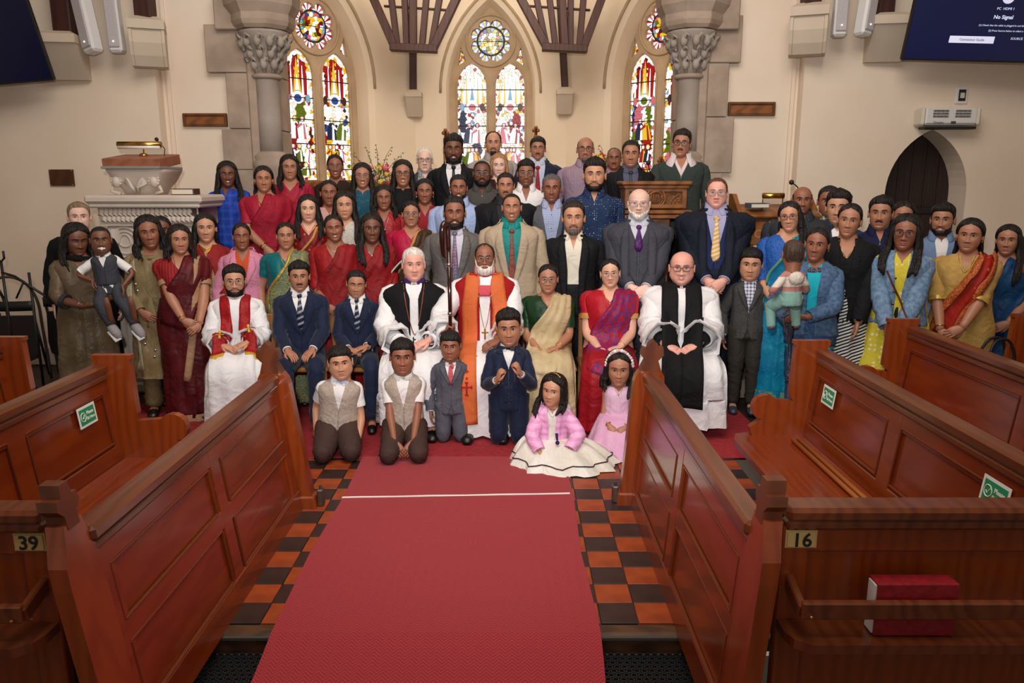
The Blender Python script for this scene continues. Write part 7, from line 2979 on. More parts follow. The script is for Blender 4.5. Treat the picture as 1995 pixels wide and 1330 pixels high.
suit(B, charcoal, mk('pale_grey_shirt', 'C2C4D0'), mk('purple_tie', '4A1A5E', .4), vm=charcoal, zv=.0, vz=.36, jopen=.07, tiez=.37)
watch(B, 1, mat('watch_black'))
B = figure('tall heavy man with glasses in a dark navy suit and yellow striped tie', 1398, 345, 403, 6.2, tone=6, hair='thin', hc='brown', brow='mousy', glasses=('white', .0024, (.0255, .0165)), g=1.28, belly=.06, chub=1.0, age=.8, arms='midclasp', fw=1.04)
suit(B, mk('dark_navy_suiting', '141B2C', kind='weave', col2='10151F', scale=160), mk('lavender_stripe_shirt', 'A9A6C4', kind='vstripe', col2='9896B8', scale=120), mk('yellow_striped_tie', 'D8A850', .45, kind='stripe', col2='E6D2B4', scale=30), vm=mk('deep_blue_vest', '18234C'), zv=.02, vz=.24, jopen=.06, tiez=.24)
# ---------- second standing row
B = figure('woman with glasses in a crimson blouse and black gold bordered sari', 800, 391, 440, 6.55, .16, tone=2, sex='f', hair='bun', glasses=('silver', .0013), g=1.12, chub=.4, arms='side')
sari(B, mk('crimson_silk', 'B0163E', .5), mk('black_gold_silk', '2A1E12', .5, kind='brocade', col2='4A3414', scale=50), mk('gold_border'), 1, .35, w0=.10, w1=.09)
B = figure('woman with long loose hair in a dark red gold spotted sari', 599, 380, 432, 6.5, .16, tone=4, sex='f', hair='wavy', hlen=.28, smile=.35, arms='side')
sari(B, mk('maroon_brocade', '7A1216', .5, kind='dots', col2='C08A4A', scale=26, fac=.4), mk('maroon_brocade'), mk('gold_border'), 1, .40)
necklace(B, gold, .0018, drop=.06)
B = figure('smiling man with dark stubble in a light blue shirt', 893, 340, 390, 6.6, .16, tone=1, hair='short', beard='trim', stub=.5, smile=.95, arms='side', g=1.05)
shirt(B, lightbl, V=.03, vd=.07, gap=.40, placket=True)
trousers(B, blacks)
shoes(B)
B = figure('moustached man in a black jacket half hidden behind the beige suit', 985, 336, 386, 6.55, .16, tone=2, hair='short', beard='moustache', stub=.4, arms='side', g=1.15)
suit(B, blacks, mk('dark_shirt', '26262C'))
B = figure('grey haired man in a grey waistcoat over a checked blue shirt', 1075, 339, 393, 6.6, .16, tone=1, hair='short', hc='pepper', brow='black', stub=.3, arms='side', g=1.08)
shirt(B, mk('fine_check_shirt', 'B0B8D0', kind='check', col2='7A88B4', scale=70), V=.03, vd=.07, gap=.40, placket=True, btn=mat('navy_button', '20263E', .4))
vest(B, mk('grey_wool_vest', '56565C'), zv=.12, off=.016, nb=2, vw=.085)
trousers(B, blacks)
shoes(B)
B = figure('young girl with long black hair and a white lace top', 670, 373, 419, 6.6, .16, tone=3, sex='f', child=True, hair='long', hlen=.34, hside=1, arms='side', hfix=.93)
top(B, mk('white_lace', 'D6CFC4', kind='brocade', col2='B8AFA2', scale=60, bump=.3), V=.045, vd=.04, t1=.9)
earrings(B, silver, .005)
B = figure('tall young man with short beard in a navy dotted shirt', 1159, 308, 371, 6.45, .16, tone=3, hair='quiff', beard='trim', stub=.5, arms='down', g=1.0)
shirt(B, mk('navy_dotted_cotton', '1C2E50', kind='dots', col2='A8B8D0', scale=55, fac=.32), t1=.50, V=.03, vd=.07, gap=.40, placket=True)
trousers(B, blacks)
shoes(B)
# ---------- third row
B = figure('woman with neatly tied hair in a pale pink top between the loose haired women', 640, 350, 399, 6.9, .32, tone=1, sex='f', hair='bun', g=1.05, arms='side')
top(B, mk('pale_pink_cotton', 'C99A94'))
B = figure('girl with large silver earrings and a red sequinned dress', 747, 361, 406, 6.9, .32, tone=1, sex='f', hair='wavy', hlen=.22, arms='side', smile=.2)
top(B, mk('red_sequin_cloth', '9A1E24', .5, kind='dots', col2='D0807A', scale=80, fac=.4), V=.05, vd=.10)
earrings(B, silver, .009, .02)
necklace(B, silver, .0015, drop=.16, pend=.014)
B = figure('smiling woman with dangling earrings in a red top and dark neckline', 827, 348, 396, 6.95, .32, tone=1, sex='f', hair='longback', hlen=.2, smile=.7, arms='side')
top(B, mk('red_wool_top', '8E1620', .7), V=.055, vd=.09)
earrings(B, silver, .006, .012)
B = figure('young man with glasses and tousled hair in an open white shirt', 1025, 311, 362, 6.95, .32, tone=1, hair='quiff', glasses=('silver', .0014), stub=.5, arms='side', smile=.15)
shirt(B, whitec, V=.045, vd=.12, gap=.46)
trousers(B, blacks)
shoes(B)
B = figure('bearded man with glasses in a charcoal button shirt', 939, 311, 361, 6.95, .32, tone=0, hair='buzz', beard='full', glasses=('silver', .0012), arms='side', g=1.12, chub=.5)
shirt(B, mk('charcoal_shirt', '46423F'), V=.03, vd=.06, gap=.40, placket=True)
trousers(B, blacks)
shoes(B)
B = figure('woman in royal blue sari, long black hair, at the left end behind the pulpit', 441, 315, 363, 7.25, .48, tone=0, sex='f', hair='long', hlen=.30, smile=.8, arms={-1: ARMS['side'](-1), 1: ((.06, -.20, .0), (1, .3, 0), (.3, -.3, -.9), (0, 1, 0))})
blue = mk('royal_blue_cotton', '1A3A9E', .7, kind='check', col2='3054B4', scale=14)
sari(B, mk('royal_blue_blouse', '1C45B8', .7), blue, None, 1, .48, w0=.17, w1=.13, V=.07)
necklace(B, gold, .0015, drop=.10)
B = figure('woman in a crimson sari with a long gold chain and bangle', 512, 323, 373, 7.05, .32, tone=2, sex='f', hair='longback', hlen=.2, g=1.15, chub=.4,
  arms={-1: ((.0, -.24, .08), (-1, .2, -.3), (.6, -.2, -.75), (0, 1, 0)), 1: ARMS['side'](1)})
crim = mk('crimson_cotton_silk', 'A0182E', .7, kind='silk', col2='8C1228', scale=6)
sari(B, mk('crimson_blouse', 'A31C34', .6), crim, None, 1, .42, w0=.17, w1=.13, V=.085, vd=.10)
necklace(B, gold, .003, drop=.17, pend=.008, w_=.06)
bangle(B, -1, gold, .036, .006, .03)
earrings(B, gold, .006)
B = figure('woman with long open hair in a crimson sari behind the gold chain woman', 563, 302, 349, 7.35, .48, tone=2, sex='f', hair='long', hlen=.24, arms='side')
sari(B, mk('crimson_blouse'), mk('rose_crimson_silk', 'A8203A', .6), None, 1, .42)
earrings(B, gold, .005)
B = figure('smiling woman in a dark brown top standing before the left window', 652, 300, 346, 7.5, .48, tone=1, sex='f', hair='bun', smile=1.0, glasses=('silver', .0008), arms='side')
top(B, mk('dark_brown_top', '2A1A14', .8), V=.04, vd=.05)
B = figure('woman with glasses, centre parted hair and a teal patterned top', 705, 318, 365, 7.2, .48, tone=2, sex='f', hair='longstraight', hlen=.34, smile=.9, glasses=('silver', .0010), arms='side')
top(B, mk('teal_pattern_cotton', '1A4A5C', kind='dots', col2='3A7A88', scale=60), V=.04, vd=.03)
earrings(B, silver, .004)
B = figure('woman in black with black glasses and very long hair', 784, 312, 362, 7.25, .48, tone=2, sex='f', hair='long', hlen=.40, smile=.9, glasses=('black', .0018, (.027, .020)), arms='side', part=.015)
top(B, mk('black_top', '121214', .8), V=.02, vd=.02)
# ---------- back row
B = figure('old balding man with glasses and a grey checked shirt', 827, 287, 334, 7.65, .48, tone=5, hair='thin', hc='white', brow='white', glasses=('black', .0018, (.026, .015)), age=1, arms='side')
shirt(B, mk('grey_check_shirt', '9A9A98', kind='check', col2='808080', scale=50), V=.03, vd=.06, gap=.4)
jacket(B, mk('slate_jacket', '3A3E46'), zv=.05, open_=.07, lapel=False)
trousers(B, blacks)
B = figure('tall bearded man in a black suit and white shirt beside the middle window', 883, 262, 317, 7.35, .48, tone=0, hair='quiff', beard='full', smile=.95, arms='side')
suit(B, blacks, whitec, mk('black_blue_tie', '141A28', .4), zv=.18)
B = figure('man with a goatee and light grey shirt before the middle window', 961, 255, 301, 8.0, .48, tone=3, hair='receding', beard='goatee', stub=.35, arms='side')
shirt(B, mk('light_grey_shirt', 'A69C96'), V=.03, vd=.08, gap=.42)
trousers(B, blacks)
B = figure('woman with shoulder length auburn blonde hair in a dark floral top', 972, 300, 344, 7.6, .48, tone=5, sex='f', hair='bob', hc='blonde', brow='brown', age=.4, smile=.35, arms='side')
top(B, mk('dark_floral', '2A1618', kind='dots', col2='6A2A30', scale=30))
B = figure('man with a moustache in a navy suit and red tie', 1048, 267, 310, 8.0, .48, tone=2, hair='sidepart', beard='moustache', stub=.2, arms='side')
suit(B, navy, mk('pale_blue_shirt', 'C0C8DC'), mk('red_tie', 'A0141E', .5), zv=.14)
B = figure('bald man with glasses and a grey chin beard in a lilac shirt', 1141, 265, 314, 7.4, .48, tone=2, hair='baldfuzz', beard='goatee', bc='pepper', glasses=('black', .0014), arms='side', g=1.08)
shirt(B, mk('lilac_stripe_shirt', '9E8494', kind='vstripe', col2='8E7688', scale=70), V=.02, vd=.05, gap=.36, placket=True, btn=mat('dark_button'))
trousers(B, blacks)
B = figure('man with a thick handlebar moustache partly hidden behind the grey tied man', 1197, 287, 329, 8.0, .48, tone=1, hair='receding', hc='pepper', brow='black', beard='moustache', bc='darkbrown', arms='side', chub=.6)
shirt(B, mk('brown_check_shirt', '7A4A3E', kind='check', col2='5E3A30', scale=30), V=.03, vd=.07, gap=.42)
trousers(B, blacks)
B = figure('man in a black suit with grey tie behind the carved lectern', 1230, 273, 325, 7.2, .48, tone=2, hair='short', arms='side', g=1.08, chub=.3, stub=.2)
suit(B, blacks, mk('blue_grey_shirt', '54566A'), mk('dark_grey_tie', '2C3236', .4), zv=.14)
B = figure('man with glasses and moustache in a green grey sweater leaning by the lectern', 1331, 252, 304, 7.2, .48, tone=2, hair='sidepart', beard='moustache', glasses=('black', .0022, (.026, .018)), hyaw=-4, roll=4,
  arms={-1: ((-.10, -.25, .18), (-1, .3, -.3), (.2, -.7, -.4), (0, 0, -1)), 1: ARMS['side'](1)})
shirt(B, mk('white_pink_shirt', 'DCCCCC'), V=.05, vd=.10, gap=.50, col=False)
shirt(B, mk('green_grey_knit', '3C4440', .9, kind='noise', col2='333B38', scale=140, bump=.3), V=.075, vd=.15, off=.018, col=False, name='sweater', zt=.548)
collar(B, mk('white_pink_shirt'), gap=.55, spread=.06, h=.032, off=.024)
trousers(B, blacks)
# ---------- left group
B = figure('old grey haired man in a black coat and jeans behind the olive tunic woman', 151, 393, 450, 6.15, tone=5, hair='short', hc='mousy', brow='mousy', age=1, arms='side', g=1.05)
top(B, mk('black_knit', '0E0E10', .9), lower=mk('blue_jeans', '2C4468', kind='denim', col2='3E5A80', scale=20))
jacket(B, mk('black_knit'), zv=.3, open_=.05, zh=-.55, lapel=False, flare=.05)
WB = figure('woman in an olive silk tunic and black shawl carrying the small boy', 147, 435, 496, 5.72, tone=0, sex='f', hair='long', hlen=.22, hyaw=16, pitch=12, closed=True, g=1.08, yaw=4,
   arms={-1: ((.02, -.27, .16), (-1, .2, -.5), (1, -.15, -.05), (0, .4, 1)), 1: ((.16, -.26, .20), (1, .2, -.5), (.1, -.6, .5), (-1, 0, 0))})
B = WB
olive = mk('olive_brown_silk', '57482F', .38, kind='silk', col2='6A5A48', scale=5, bump=.15)
kurta(B, olive, t1=.70, V=.06, vd=.07, zh=-.72, fl=.10)
cuffs(B, mk('grey_cuff', '33343A'), sides=(-1,), t0=.64, t1=.71, off=.020)
q = MB()
c = B.T @ Vector((0, .02, .52 * B.kt))
q.tube([tuple(c + Vector((math.cos(a) * .090, math.sin(a) * .085, -.02 * math.sin(a) * 0 - .012 * math.cos(a)))) for a in np.linspace(0, 2 * PI, 20, endpoint=False)], .026, n=8, closed=True)
q.build('black_neck_scarf', mk('black_chiffon', '0C0B0D', .9), B.root, True)
q = MB()
G = np.array([[(-.17 - .05 * t + .02 * math.sin(u * 9), .02 + .13 * u, B.T.translation.z + .46 - t * 1.22) for u in np.linspace(0, 1, 8)] for t in np.linspace(0, 1, 14)])
q.sheet(G, .02)
q.build('hanging_shawl', mk('black_chiffon'), B.root, True)
bangle(B, -1, silver)
bangle(B, 1, gold)
earrings(B, gold, .005)
B = figure('toddler boy with a dummy in his mouth wearing a grey waistcoat and white shirt', 193, 439, 488, 5.40, 1.02, tone=0, child=True, pose='sit', seat=.02, legj=((.03, -.11, -.10), (.07, -.03, -.14), .03), hair='baby', hfix=.80, eye=1.2, yaw=-4, slean=-3,
  arms={-1: ((-.15, -.12, .12), (-1, .3, 0), (0, -.5, -.8), (1, 0, 0)), 1: ((.20, -.16, .02), (1, .3, 0), (.2, -.4, -.9), (-1, 0, 0))})
shirt(B, whitec, t1=.45, off=.012)
vest(B, mk('dark_grey_vest', '3A3C44'), zv=.34, off=.018, zh=.06, nb=2)
trousers(B, MATS['dark_grey_vest'], r0=.085, r1=.062)
q = MB()
for s in B.lj:
 an = B.lj[s][2]
 q = MB()
 q.tube([an + Vector((-.02, .02, .0)), an + Vector((0, 0, -.02)), an + Vector((.03, -.03, -.055)), an + Vector((.05, -.05, -.09))], [.026, .034, .033, .022], n=10)
 o = q.build('canvas_shoe', mk('grey_canvas', '8E8A8C'), B.root, True)
 q = MB()
 q.tube([an + Vector((-.01, -.01, -.035)), an + Vector((.045, -.065, -.10))], [.030, .024], n=10, rb=[.008, .008])
 q.build('shoe_sole', mk('white_sole', 'D8D4D0'), o, True)
q = MB()
q.ball((0, 0, 0), 1, n=12, m=8)
q.V[-1] = tr(B.MH, q.V[-1] * np.array([.014, .008, .014]) + np.array([0, -.112, -.071]))
q.tube(tr(B.MH, np.array([(-.026, -.092, -.071), (0, -.104, -.071), (.026, -.092, -.071)])), .007, n=8)
q.build('dummy', mk('dummy_white', 'E4E0DC', .3), B.body, True)
B = figure('woman in a gold sequinned tunic with a lace edged shawl and drop earrings', 283, 420, 483, 5.85, tone=1, sex='f', hair='wavy', hlen=.20, smile=.6, roll=-6, arms={-1: ARMS['clasp'](-1), 1: ((.16, -.2, .0), (1, .3, 0), (-.4, -.4, -.8), (0, 1, 0))})
goldk = mk('dull_gold_silk', '7A6845', .42, kind='silk', col2='8C7A58', scale=6, bump=.12)
kurta(B, goldk, t1=.97, zh=-.52, legm=mk('gold_trousers', '6E5E40', .4))
lacem = mk('gold_lace', '8C8064', .6, kind='brocade', col2='C0B498', scale=60, bump=.5)
q = MB()
q.sheet(strip(B, [((-.15, -.2, .50), (0, .6, -.8), .05), ((-.18, -.2, .38), (0, 1, 0), .035), ((-.19, -.2, .15), (0, 1, 0), .03), ((-.17, -.22, -.1), (0, 1, 0), .03), ((-.15, -.25, -.45), (0, 1, 0), .03)], 24, 5, .010, .003), .004)
q.build('lace_shawl', lacem, B.root, True)
q = MB()
c = B.T @ Vector((0, .0, .50 * B.kt))
q.tube([tuple(c + Vector((math.cos(a) * .10, math.sin(a) * .085, .02 * math.sin(a)))) for a in np.linspace(0, 2 * PI, 20, endpoint=False)], .022, n=8, closed=True)
q.build('draped_shawl', goldk, B.root, True)
bv = getbvh(B)
rg = random.Random(2)
for i in range(16):
 x, z = rg.uniform(-.13, .13), .38 - i * .055
 c = B.T @ Vector((x, -.8, z * B.k))
 h = bv.ray_cast(c, Vector((0, 1, 0)), 1.5)
 if h[0]:
  q = MB()
  q.ball(tuple(h[0] + Vector((0, -.002, 0))), (.011, .004, .011), n=8, m=6)
  q.build('sequin', silver, B.root, True)
earrings(B, silver, .005, .02)
B = figure('woman mostly hidden behind the gold tunic woman, only her eyes showing', 312, 420, 474, 6.2, tone=0, sex='f', hair='bun', arms='side')
top(B, mk('dark_maroon_top', '3A1218'))
B = figure('woman in a dark maroon sari with a broad beige border', 347, 438, 492, 5.78, tone=2, sex='f', hair='wavy', hlen=.22, g=1.15, chub=.3, closed=False, eye=.7, hyaw=6,
  arms={-1: ((.02, -.27, .0), (-1, .2, -.1), (.9, -.2, -.45), (0, 1, 0)), 1: ((.12, -.25, -.02), (1, .3, 0), (-.7, -.3, -.6), (0, 1, 0))})
maroon = mk('maroon_silk', '5A1218', .5, kind='silk', col2='4A0E14', scale=7)
beigeb = mk('beige_woven_border', 'A07A5C', .6, kind='hstripe', col2='B08A68', scale=120)
sari(B, mk('red_stripe_blouse', '9A2428', kind='vstripe', col2='7A1A20', scale=45), maroon, None, 1, .36, cuffm=beigeb, w0=.16, w1=.11, vd=.10, V=.085)
q = MB()
q.sheet(strip(B, [((.13, .0, .52), (0, .2, -1), .03), ((.135, -.2, .42), (0, .9, -.3), .028), ((.11, -.2, .25), (0, 1, 0), .028), ((.08, -.25, .05), (0, 1, 0), .028), ((.04, -.3, -.2), (0, 1, 0), .03), ((-.02, -.35, -.5), (0, 1, 0), .03)], 30, 4, .014, .003, smooth=3), .004)
q.build('sari_border', beigeb, B.root, True)
q = MB()
G = shell(B, -.77, -.84, .026, folds=.005, flare=.02, C=60, R=4)
G[..., 2] = np.maximum(G[..., 2], .014)
q.grid(G, 0)
q.build('hem_border', beigeb, B.root, True)
bangle(B, -1, gold, .034, .004)
necklace(B, silver, .0018, drop=.10)
B = figure('young woman in a red and cream kurta with a wide gold necklace', 398, 415, 471, 6.2, tone=3, sex='f', hair='oneside', hside=-1, hlen=.25, smile=.25, arms='clasp')
kurta(B, mk('brick_red_cotton', '8A1E1E', .7), t1=.8, V=.07, vd=.08)
q = MB()
q.sheet(strip(B, [((0, -.2, .40), (0, 1, 0), .03), ((0, -.2, .2), (0, 1, 0), .075), ((0, -.2, -.1), (0, 1, 0), .09)], 16, 6, .006, .003, across=(1, 0, 0)), .003)
q.build('embroidered_panel', mk('cream_embroidery', 'B09A74', .7, kind='brocade', col2='8A6A48', scale=50, bump=.3), B.root, True)
for dr_ in (.035, .05, .065):
 necklace(B, gold, .004, drop=dr_, w_=.055)
B = figure('thin older woman in a pink tweed blazer over an orange top, eyes nearly closed', 469, 433, 480, 6.15, tone=1, sex='f', hair='bun', closed=True, age=1, arms='side', g=.95, fw=.94)
shirt(B, mk('orange_top', 'C04A20', .7), V=.055, vd=.10, col=False)
jacket(B, mk('pink_tweed', 'C8688C', .85, kind='weave', col2='E0A0B4', scale=55, bump=.2), zv=.24, vw=.07)
trousers(B, blacks)
shoes(B)
B = figure('woman in a turquoise and gold brocade sari with a hand on her shoulder', 555, 432, 483, 6.15, tone=2, sex='f', hair='bun', chub=.6, g=1.12, arms='side', smile=.15)
teal = mk('teal_gold_brocade', '1E6E6A', .45, kind='brocade', col2='A08A4A', scale=42, bump=.15)
sari(B, mk('teal_silk', '0C6468', .4), teal, mk('gold_zari', 'C4A24A', .4, metal=.4), 1, .32, w0=.16, w1=.11)
necklace(B, gold, .0015, drop=.12)
B = figure('smiling woman in a bright red sari in front of the girl in white lace', 647, 417, 469, 6.15, tone=1, sex='f', hair='bun', smile=.95, roll=-5, arms='clasp', chub=.3, g=1.05)
redsa = mk('red_shot_silk', '8E161C', .6, kind='silk', col2='781216', scale=8, bump=.08)
sari(B, mk('red_weave_blouse', '94181C', .6, kind='weave', col2='901418', scale=60), redsa, None, 1, .62, w0=.16, w1=.11, V=.08, vd=.12)
necklace(B, silver, .0015, drop=.06)
B = figure('young woman with long dark hair over the shoulders of a red sari', 723, 416, 472, 6.2, tone=0, sex='f', hair='long', hlen=.32, smile=.6, arms='clasp', hyaw=4)
sari(B, mk('red_weave_blouse'), redsa, None, 1, .7, w0=.16, w1=.11)
necklace(B, silver, .0018, drop=.08, pend=.008)
earrings(B, silver, .004)
# ---------- right group
B = figure('bald man in a dark grey shirt beside the reading desk', 1565, 361, 416, 6.15, tone=1, hair='bald', hc='black', stub=.4, arms='side', g=1.15, hyaw=6)
shirt(B, mk('dark_slate_shirt', '2E3238'), V=.03, vd=.07, gap=.4)
trousers(B, blacks)
B = figure('woman with red framed glasses in a blue and turquoise sari', 1538, 392, 450, 5.9, tone=3, sex='f', hair='oneside', hside=1, hlen=.28, smile=.7, glasses=('red', .0018, (.026, .0145)), roll=-5, hyaw=-6, arms='clasp')
turq = mk('turquoise_silk', '0C86A8', .45, kind='silk', col2='0A6E9C', scale=5)
sari(B, mk('blue_print_blouse', '1C4A9A', .6, kind='brocade', col2='2C62B0', scale=30), turq, mk('blue_green_border', '5E9A7A', .6), 1, .55, w0=.16, w1=.12)
skb = mk('green_gold_band', '4A9484', .6, kind='hstripe', col2='8A9A7A', scale=60)
q = MB()
G = shell(B, -.62, -.68, .026, folds=.005, flare=.02, C=60, R=4)
q.grid(G, 0)
q.build('skirt_band', skb, B.root, True)
KB = figure('woman in a denim jacket and navy scarf holding the baby', 1597, 442, 508, 5.3, tone=1, sex='f', hair='pony', hside=1, hyaw=-8, roll=4, pitch=0, yaw=-8,
   arms={-1: ((-.15, -.27, .12), (-1, .2, -.5), (.3, -.6, .3), (0, .4, 1)), 1: ((-.02, -.30, .16), (1, .1, -.6), (-1, -.1, .0), (0, .5, .6))})
B = KB
denim = mk('mid_blue_denim', '3E5878', .8, kind='denim', col2='56708E', scale=14, bump=.12)
top(B, mk('turquoise_top', '12A8B8', .7), V=.05, vd=.05, lower=mk('blue_jeans'), zh=-.12)
jacket(B, denim, zv=.10, open_=.035, vw=.06, zh=-.02, lapel=False, off=.022)
q = MB()
c = B.T @ Vector((0, .0, .50 * B.kt))
q.tube([tuple(c + Vector((math.cos(a) * .095, math.sin(a) * .08, .015 * math.sin(a)))) for a in np.linspace(0, 2 * PI, 20, endpoint=False)], .026, n=8, closed=True)
nscarf = mk('navy_print_scarf', '20242F', .8, kind='brocade', col2='6A6A74', scale=42)
q.build('scarf_loop', nscarf, B.root, True)
q = MB()
q.sheet(strip(B, [((-.10, -.1, .46), (0, 1, -.2), .05), ((-.13, -.25, .25), (0, 1, 0), .05), ((-.16, -.28, .02), (0, 1, 0), .05), ((-.18, -.25, -.2), (0, 1, 0), .055), ((-.19, -.25, -.42), (0, 1, 0), .06)], 24, 6, .02, .004, smooth=4), .014)
q.build('scarf_end', nscarf, B.root, True)
earrings(B, silver, .004)
B = figure('baby seen from behind in a striped cream and pink cardigan', 1548, 464, 507, 4.98, 1.0, tone=1, child=True, pose='sit', seat=.02, legj=((0, -.09, -.04), (0, .03, -.15), .05), hair='baby', hc='fuzz', hfix=.80, yaw=205, hyaw=-22, away=True,
  arms={-1: ((-.12, -.22, .22), (-.6, .6, -.5), (0, -.8, .1), (1, 0, 0)), 1: ((.16, -.16, .12), (.7, .5, -.4), (0, -.8, -.3), (-1, 0, 0))})
top(B, mk('striped_knit', 'D8C8BC', .9, kind='hstripe', col2='B07A72', scale=9, bump=.1), V=.03, vd=.03, lower=None)
q = MB()
c = B.T @ Vector((.0, .05, .40 * B.kt))
q.ball(tuple(c), (.055, .035, .045))
q.build('cardigan_hood', mk('cream_knit', 'DACFC4', .9, kind='noise', col2='C8BCB0', scale=60, bump=.3), B.root, True)
B = figure('young man in striped shirt half hidden by the youth in the dark denim shirt', 1617, 362, 420, 6.45, tone=1, hair='short', stub=.3, arms='side')
shirt(B, mk('green_white_stripe', 'C8CCC0', kind='vstripe', col2='6A7A6A', scale=40), gap=.36)
trousers(B, blacks)
B = figure('youth in a dark denim shirt over a white t-shirt', 1636, 370, 436, 6.1, tone=3, hair='quiff', stub=.1, arms='side', hyaw=-5)
shirt(B, whitec, V=.05, vd=.04, col=False)
shirt(B, mk('dark_denim_shirt', '28384E', kind='denim', col2='34465E', scale=16), V=.05, vd=.30, off=.016, gap=.5, name='overshirt')
trousers(B, blacks)
B = figure('woman in a black denim jacket over a black and white striped dress', 1661, 395, 461, 5.5, tone=2, sex='f', hair='pony', hside=-1, roll=5, hyaw=-3, g=1.05, yaw=-6,
  arms={-1: ARMS['side'](-1), 1: ((.10, -.22, -.16), (1, .4, 0), (-.05, -.3, -1), (-1, 0, 0))})
stripd = mk('striped_jersey', 'DCD8D4', .8, kind='stripe', col2='121216', scale=42, fac=.35)
top(B, mk('black_top'), V=.07, vd=.12, t1=.5, lower=blacks)
skirt(B, stripd, zt=.20, zh=-.72, folds=.012, flare=.12, name='striped_skirt')
jacket(B, mk('black_denim', '101012', .85, kind='noise', col2='17171A', scale=90, bump=.1), zv=.16, open_=.012, vw=.055, zh=-.04, lapel=False, off=.030)
watch(B, 1, mat('peach_strap', 'C87A6A', .5))
buttons(B, silver, .16, -.02, 4, B.root, .008, -.012)
necklace(B, gold, .0018, drop=.12)
B = figure('man with a moustache in a navy polo style shirt', 1719, 382, 446, 5.95, tone=2, hair='sidepart', beard='moustache', stub=.25, arms='side', g=1.1, hyaw=-4)
shirt(B, mk('navy_shirt', '12183A', .75), V=.035, vd=.08, gap=.42, placket=True)
q = MB()
q.sheet(strip(B, [((.10, -.2, .335), (0, 1, 0), .004), ((.10, -.2, .30), (0, 1, 0), .004)], 4, 3, .006, .002, across=(1, 0, 0)), .002)
q.build('red_chest_logo', mk('red_thread', 'C02028'), B.root)
trousers(B, blacks)
B = figure('young woman mostly hidden behind the moustached man, forehead and eyes visible', 1763, 392, 448, 6.25, tone=2, sex='f', hair='longback', hlen=.2, arms='side')
top(B, mk('black_top'))
B = figure('girl with round glasses in a frilled denim jacket and yellow dress', 1770, 418, 486, 5.3, tone=1, sex='f', hair='long', hlen=.30, glasses=('brown', .0016, (.027, .022)), smile=.2, yaw=-10, hyaw=-4, roll=3,
  arms={-1: ((-.04, -.27, -.01), (-1, .3, 0), (.6, -.3, -.7), (0, 1, 0)), 1: ((.03, -.30, -.03), (1, .3, 0), (-.6, -.3, -.7), (0, 1, 0))})
yel = mk('yellow_floral', 'D2C03A', .8, kind='dots', col2='E6DEB0', scale=26, fac=.5)
top(B, yel, t1=.3, lower=blacks)
skirt(B, yel, zt=.20, zh=-.50, folds=.012, flare=.14, name='yellow_skirt')
jacket(B, mk('washed_denim', '5C7896', .8, kind='denim', col2='7A94AE', scale=12, bump=.15), zv=.16, open_=.02, vw=.06, zh=.02, lapel=False, off=.026)
buttons(B, mat('copper_button', '8A5A3A', .3, 1.0), .36, .08, 4, B.root, .009, -.03)
q = MB()
c0, c1 = B.T @ Vector((-.13, -.12, .48)), B.T @ Vector((.17, -.16, -.03))
q.sheet(strip(B, [((-.09, -.2, .42), (0, 1, 0), .006), ((.02, -.2, .2), (0, 1, 0), .006), ((.15, -.2, -.02), (0, 1, 0), .006)], 16, 3, .010, .003), .004)
q.build('bag_strap', mk('tan_strap', '5A2A14', .5), B.root, True)
B = figure('young man in a light blue overshirt and white t-shirt near the arched door', 1840, 396, 458, 6.0, tone=2, hair='quiff', beard='trim', stub=.35, smile=.85, arms='side', hyaw=-6)
shirt(B, whitec, V=.05, vd=.03, col=False)
shirt(B, mk('chambray', '6E84A8', .8), V=.055, vd=.34, off=.016, gap=.5, name='overshirt')
trousers(B, blacks)
B = figure('woman in a yellow tunic with a red and gold bordered shawl', 1896, 425, 490, 5.3, tone=2, sex='f', hair='longback', hlen=.26, g=1.15, chub=.4, yaw=-12, hyaw=-6, roll=3,
  arms={-1: ((-.10, -.25, -.04), (-1, .3, 0), (.7, -.3, -.6), (0, 1, 0)), 1: ((.02, -.29, .0), (1, .3, 0), (-.8, -.3, -.5), (0, 1, 0))})
must = mk('mustard_cotton', 'C09A56', .8, kind='noise', col2='B48E4C', scale=30)
kurta(B, must, t1=.55, zh=-.48)
cuffs(B, mk('gold_zari'), t0=.50, t1=.56, off=.018, name='sleeve_border')
drape(B, mk('red_gold_shawl', 'A02214', .6, kind='dots', col2='C07A4A', scale=16, fac=.3), mk('gold_red_border', 'C47A3A', .5, kind='brocade', col2='A0301C', scale=46), 1, .10, .07, name='shawl', low=-.05, bw=.05, off=.012)
bangle(B, -1, gold, .034, .004)
necklace(B, gold, .0015, drop=.12)
earrings(B, gold, .005)
B = figure('woman cut by the right edge in a dark blue sari with an orange blouse', 1968, 437, 496, 5.55, tone=2, sex='f', hair='oneside', hside=1, hlen=.36, yaw=-14, hyaw=-6, chub=.2,
  arms={-1: ((-.12, -.24, -.02), (-1, .3, 0), (.3, -.4, -.8), (0, 1, 0)), 1: ARMS['clasp'](1)})
sari(B, mk('orange_blouse', 'C0512E', .7), mk('peacock_silk', '123A62', .5, kind='silk', col2='1A4C7A', scale=8), None, 1, .5, w0=.17, w1=.12)
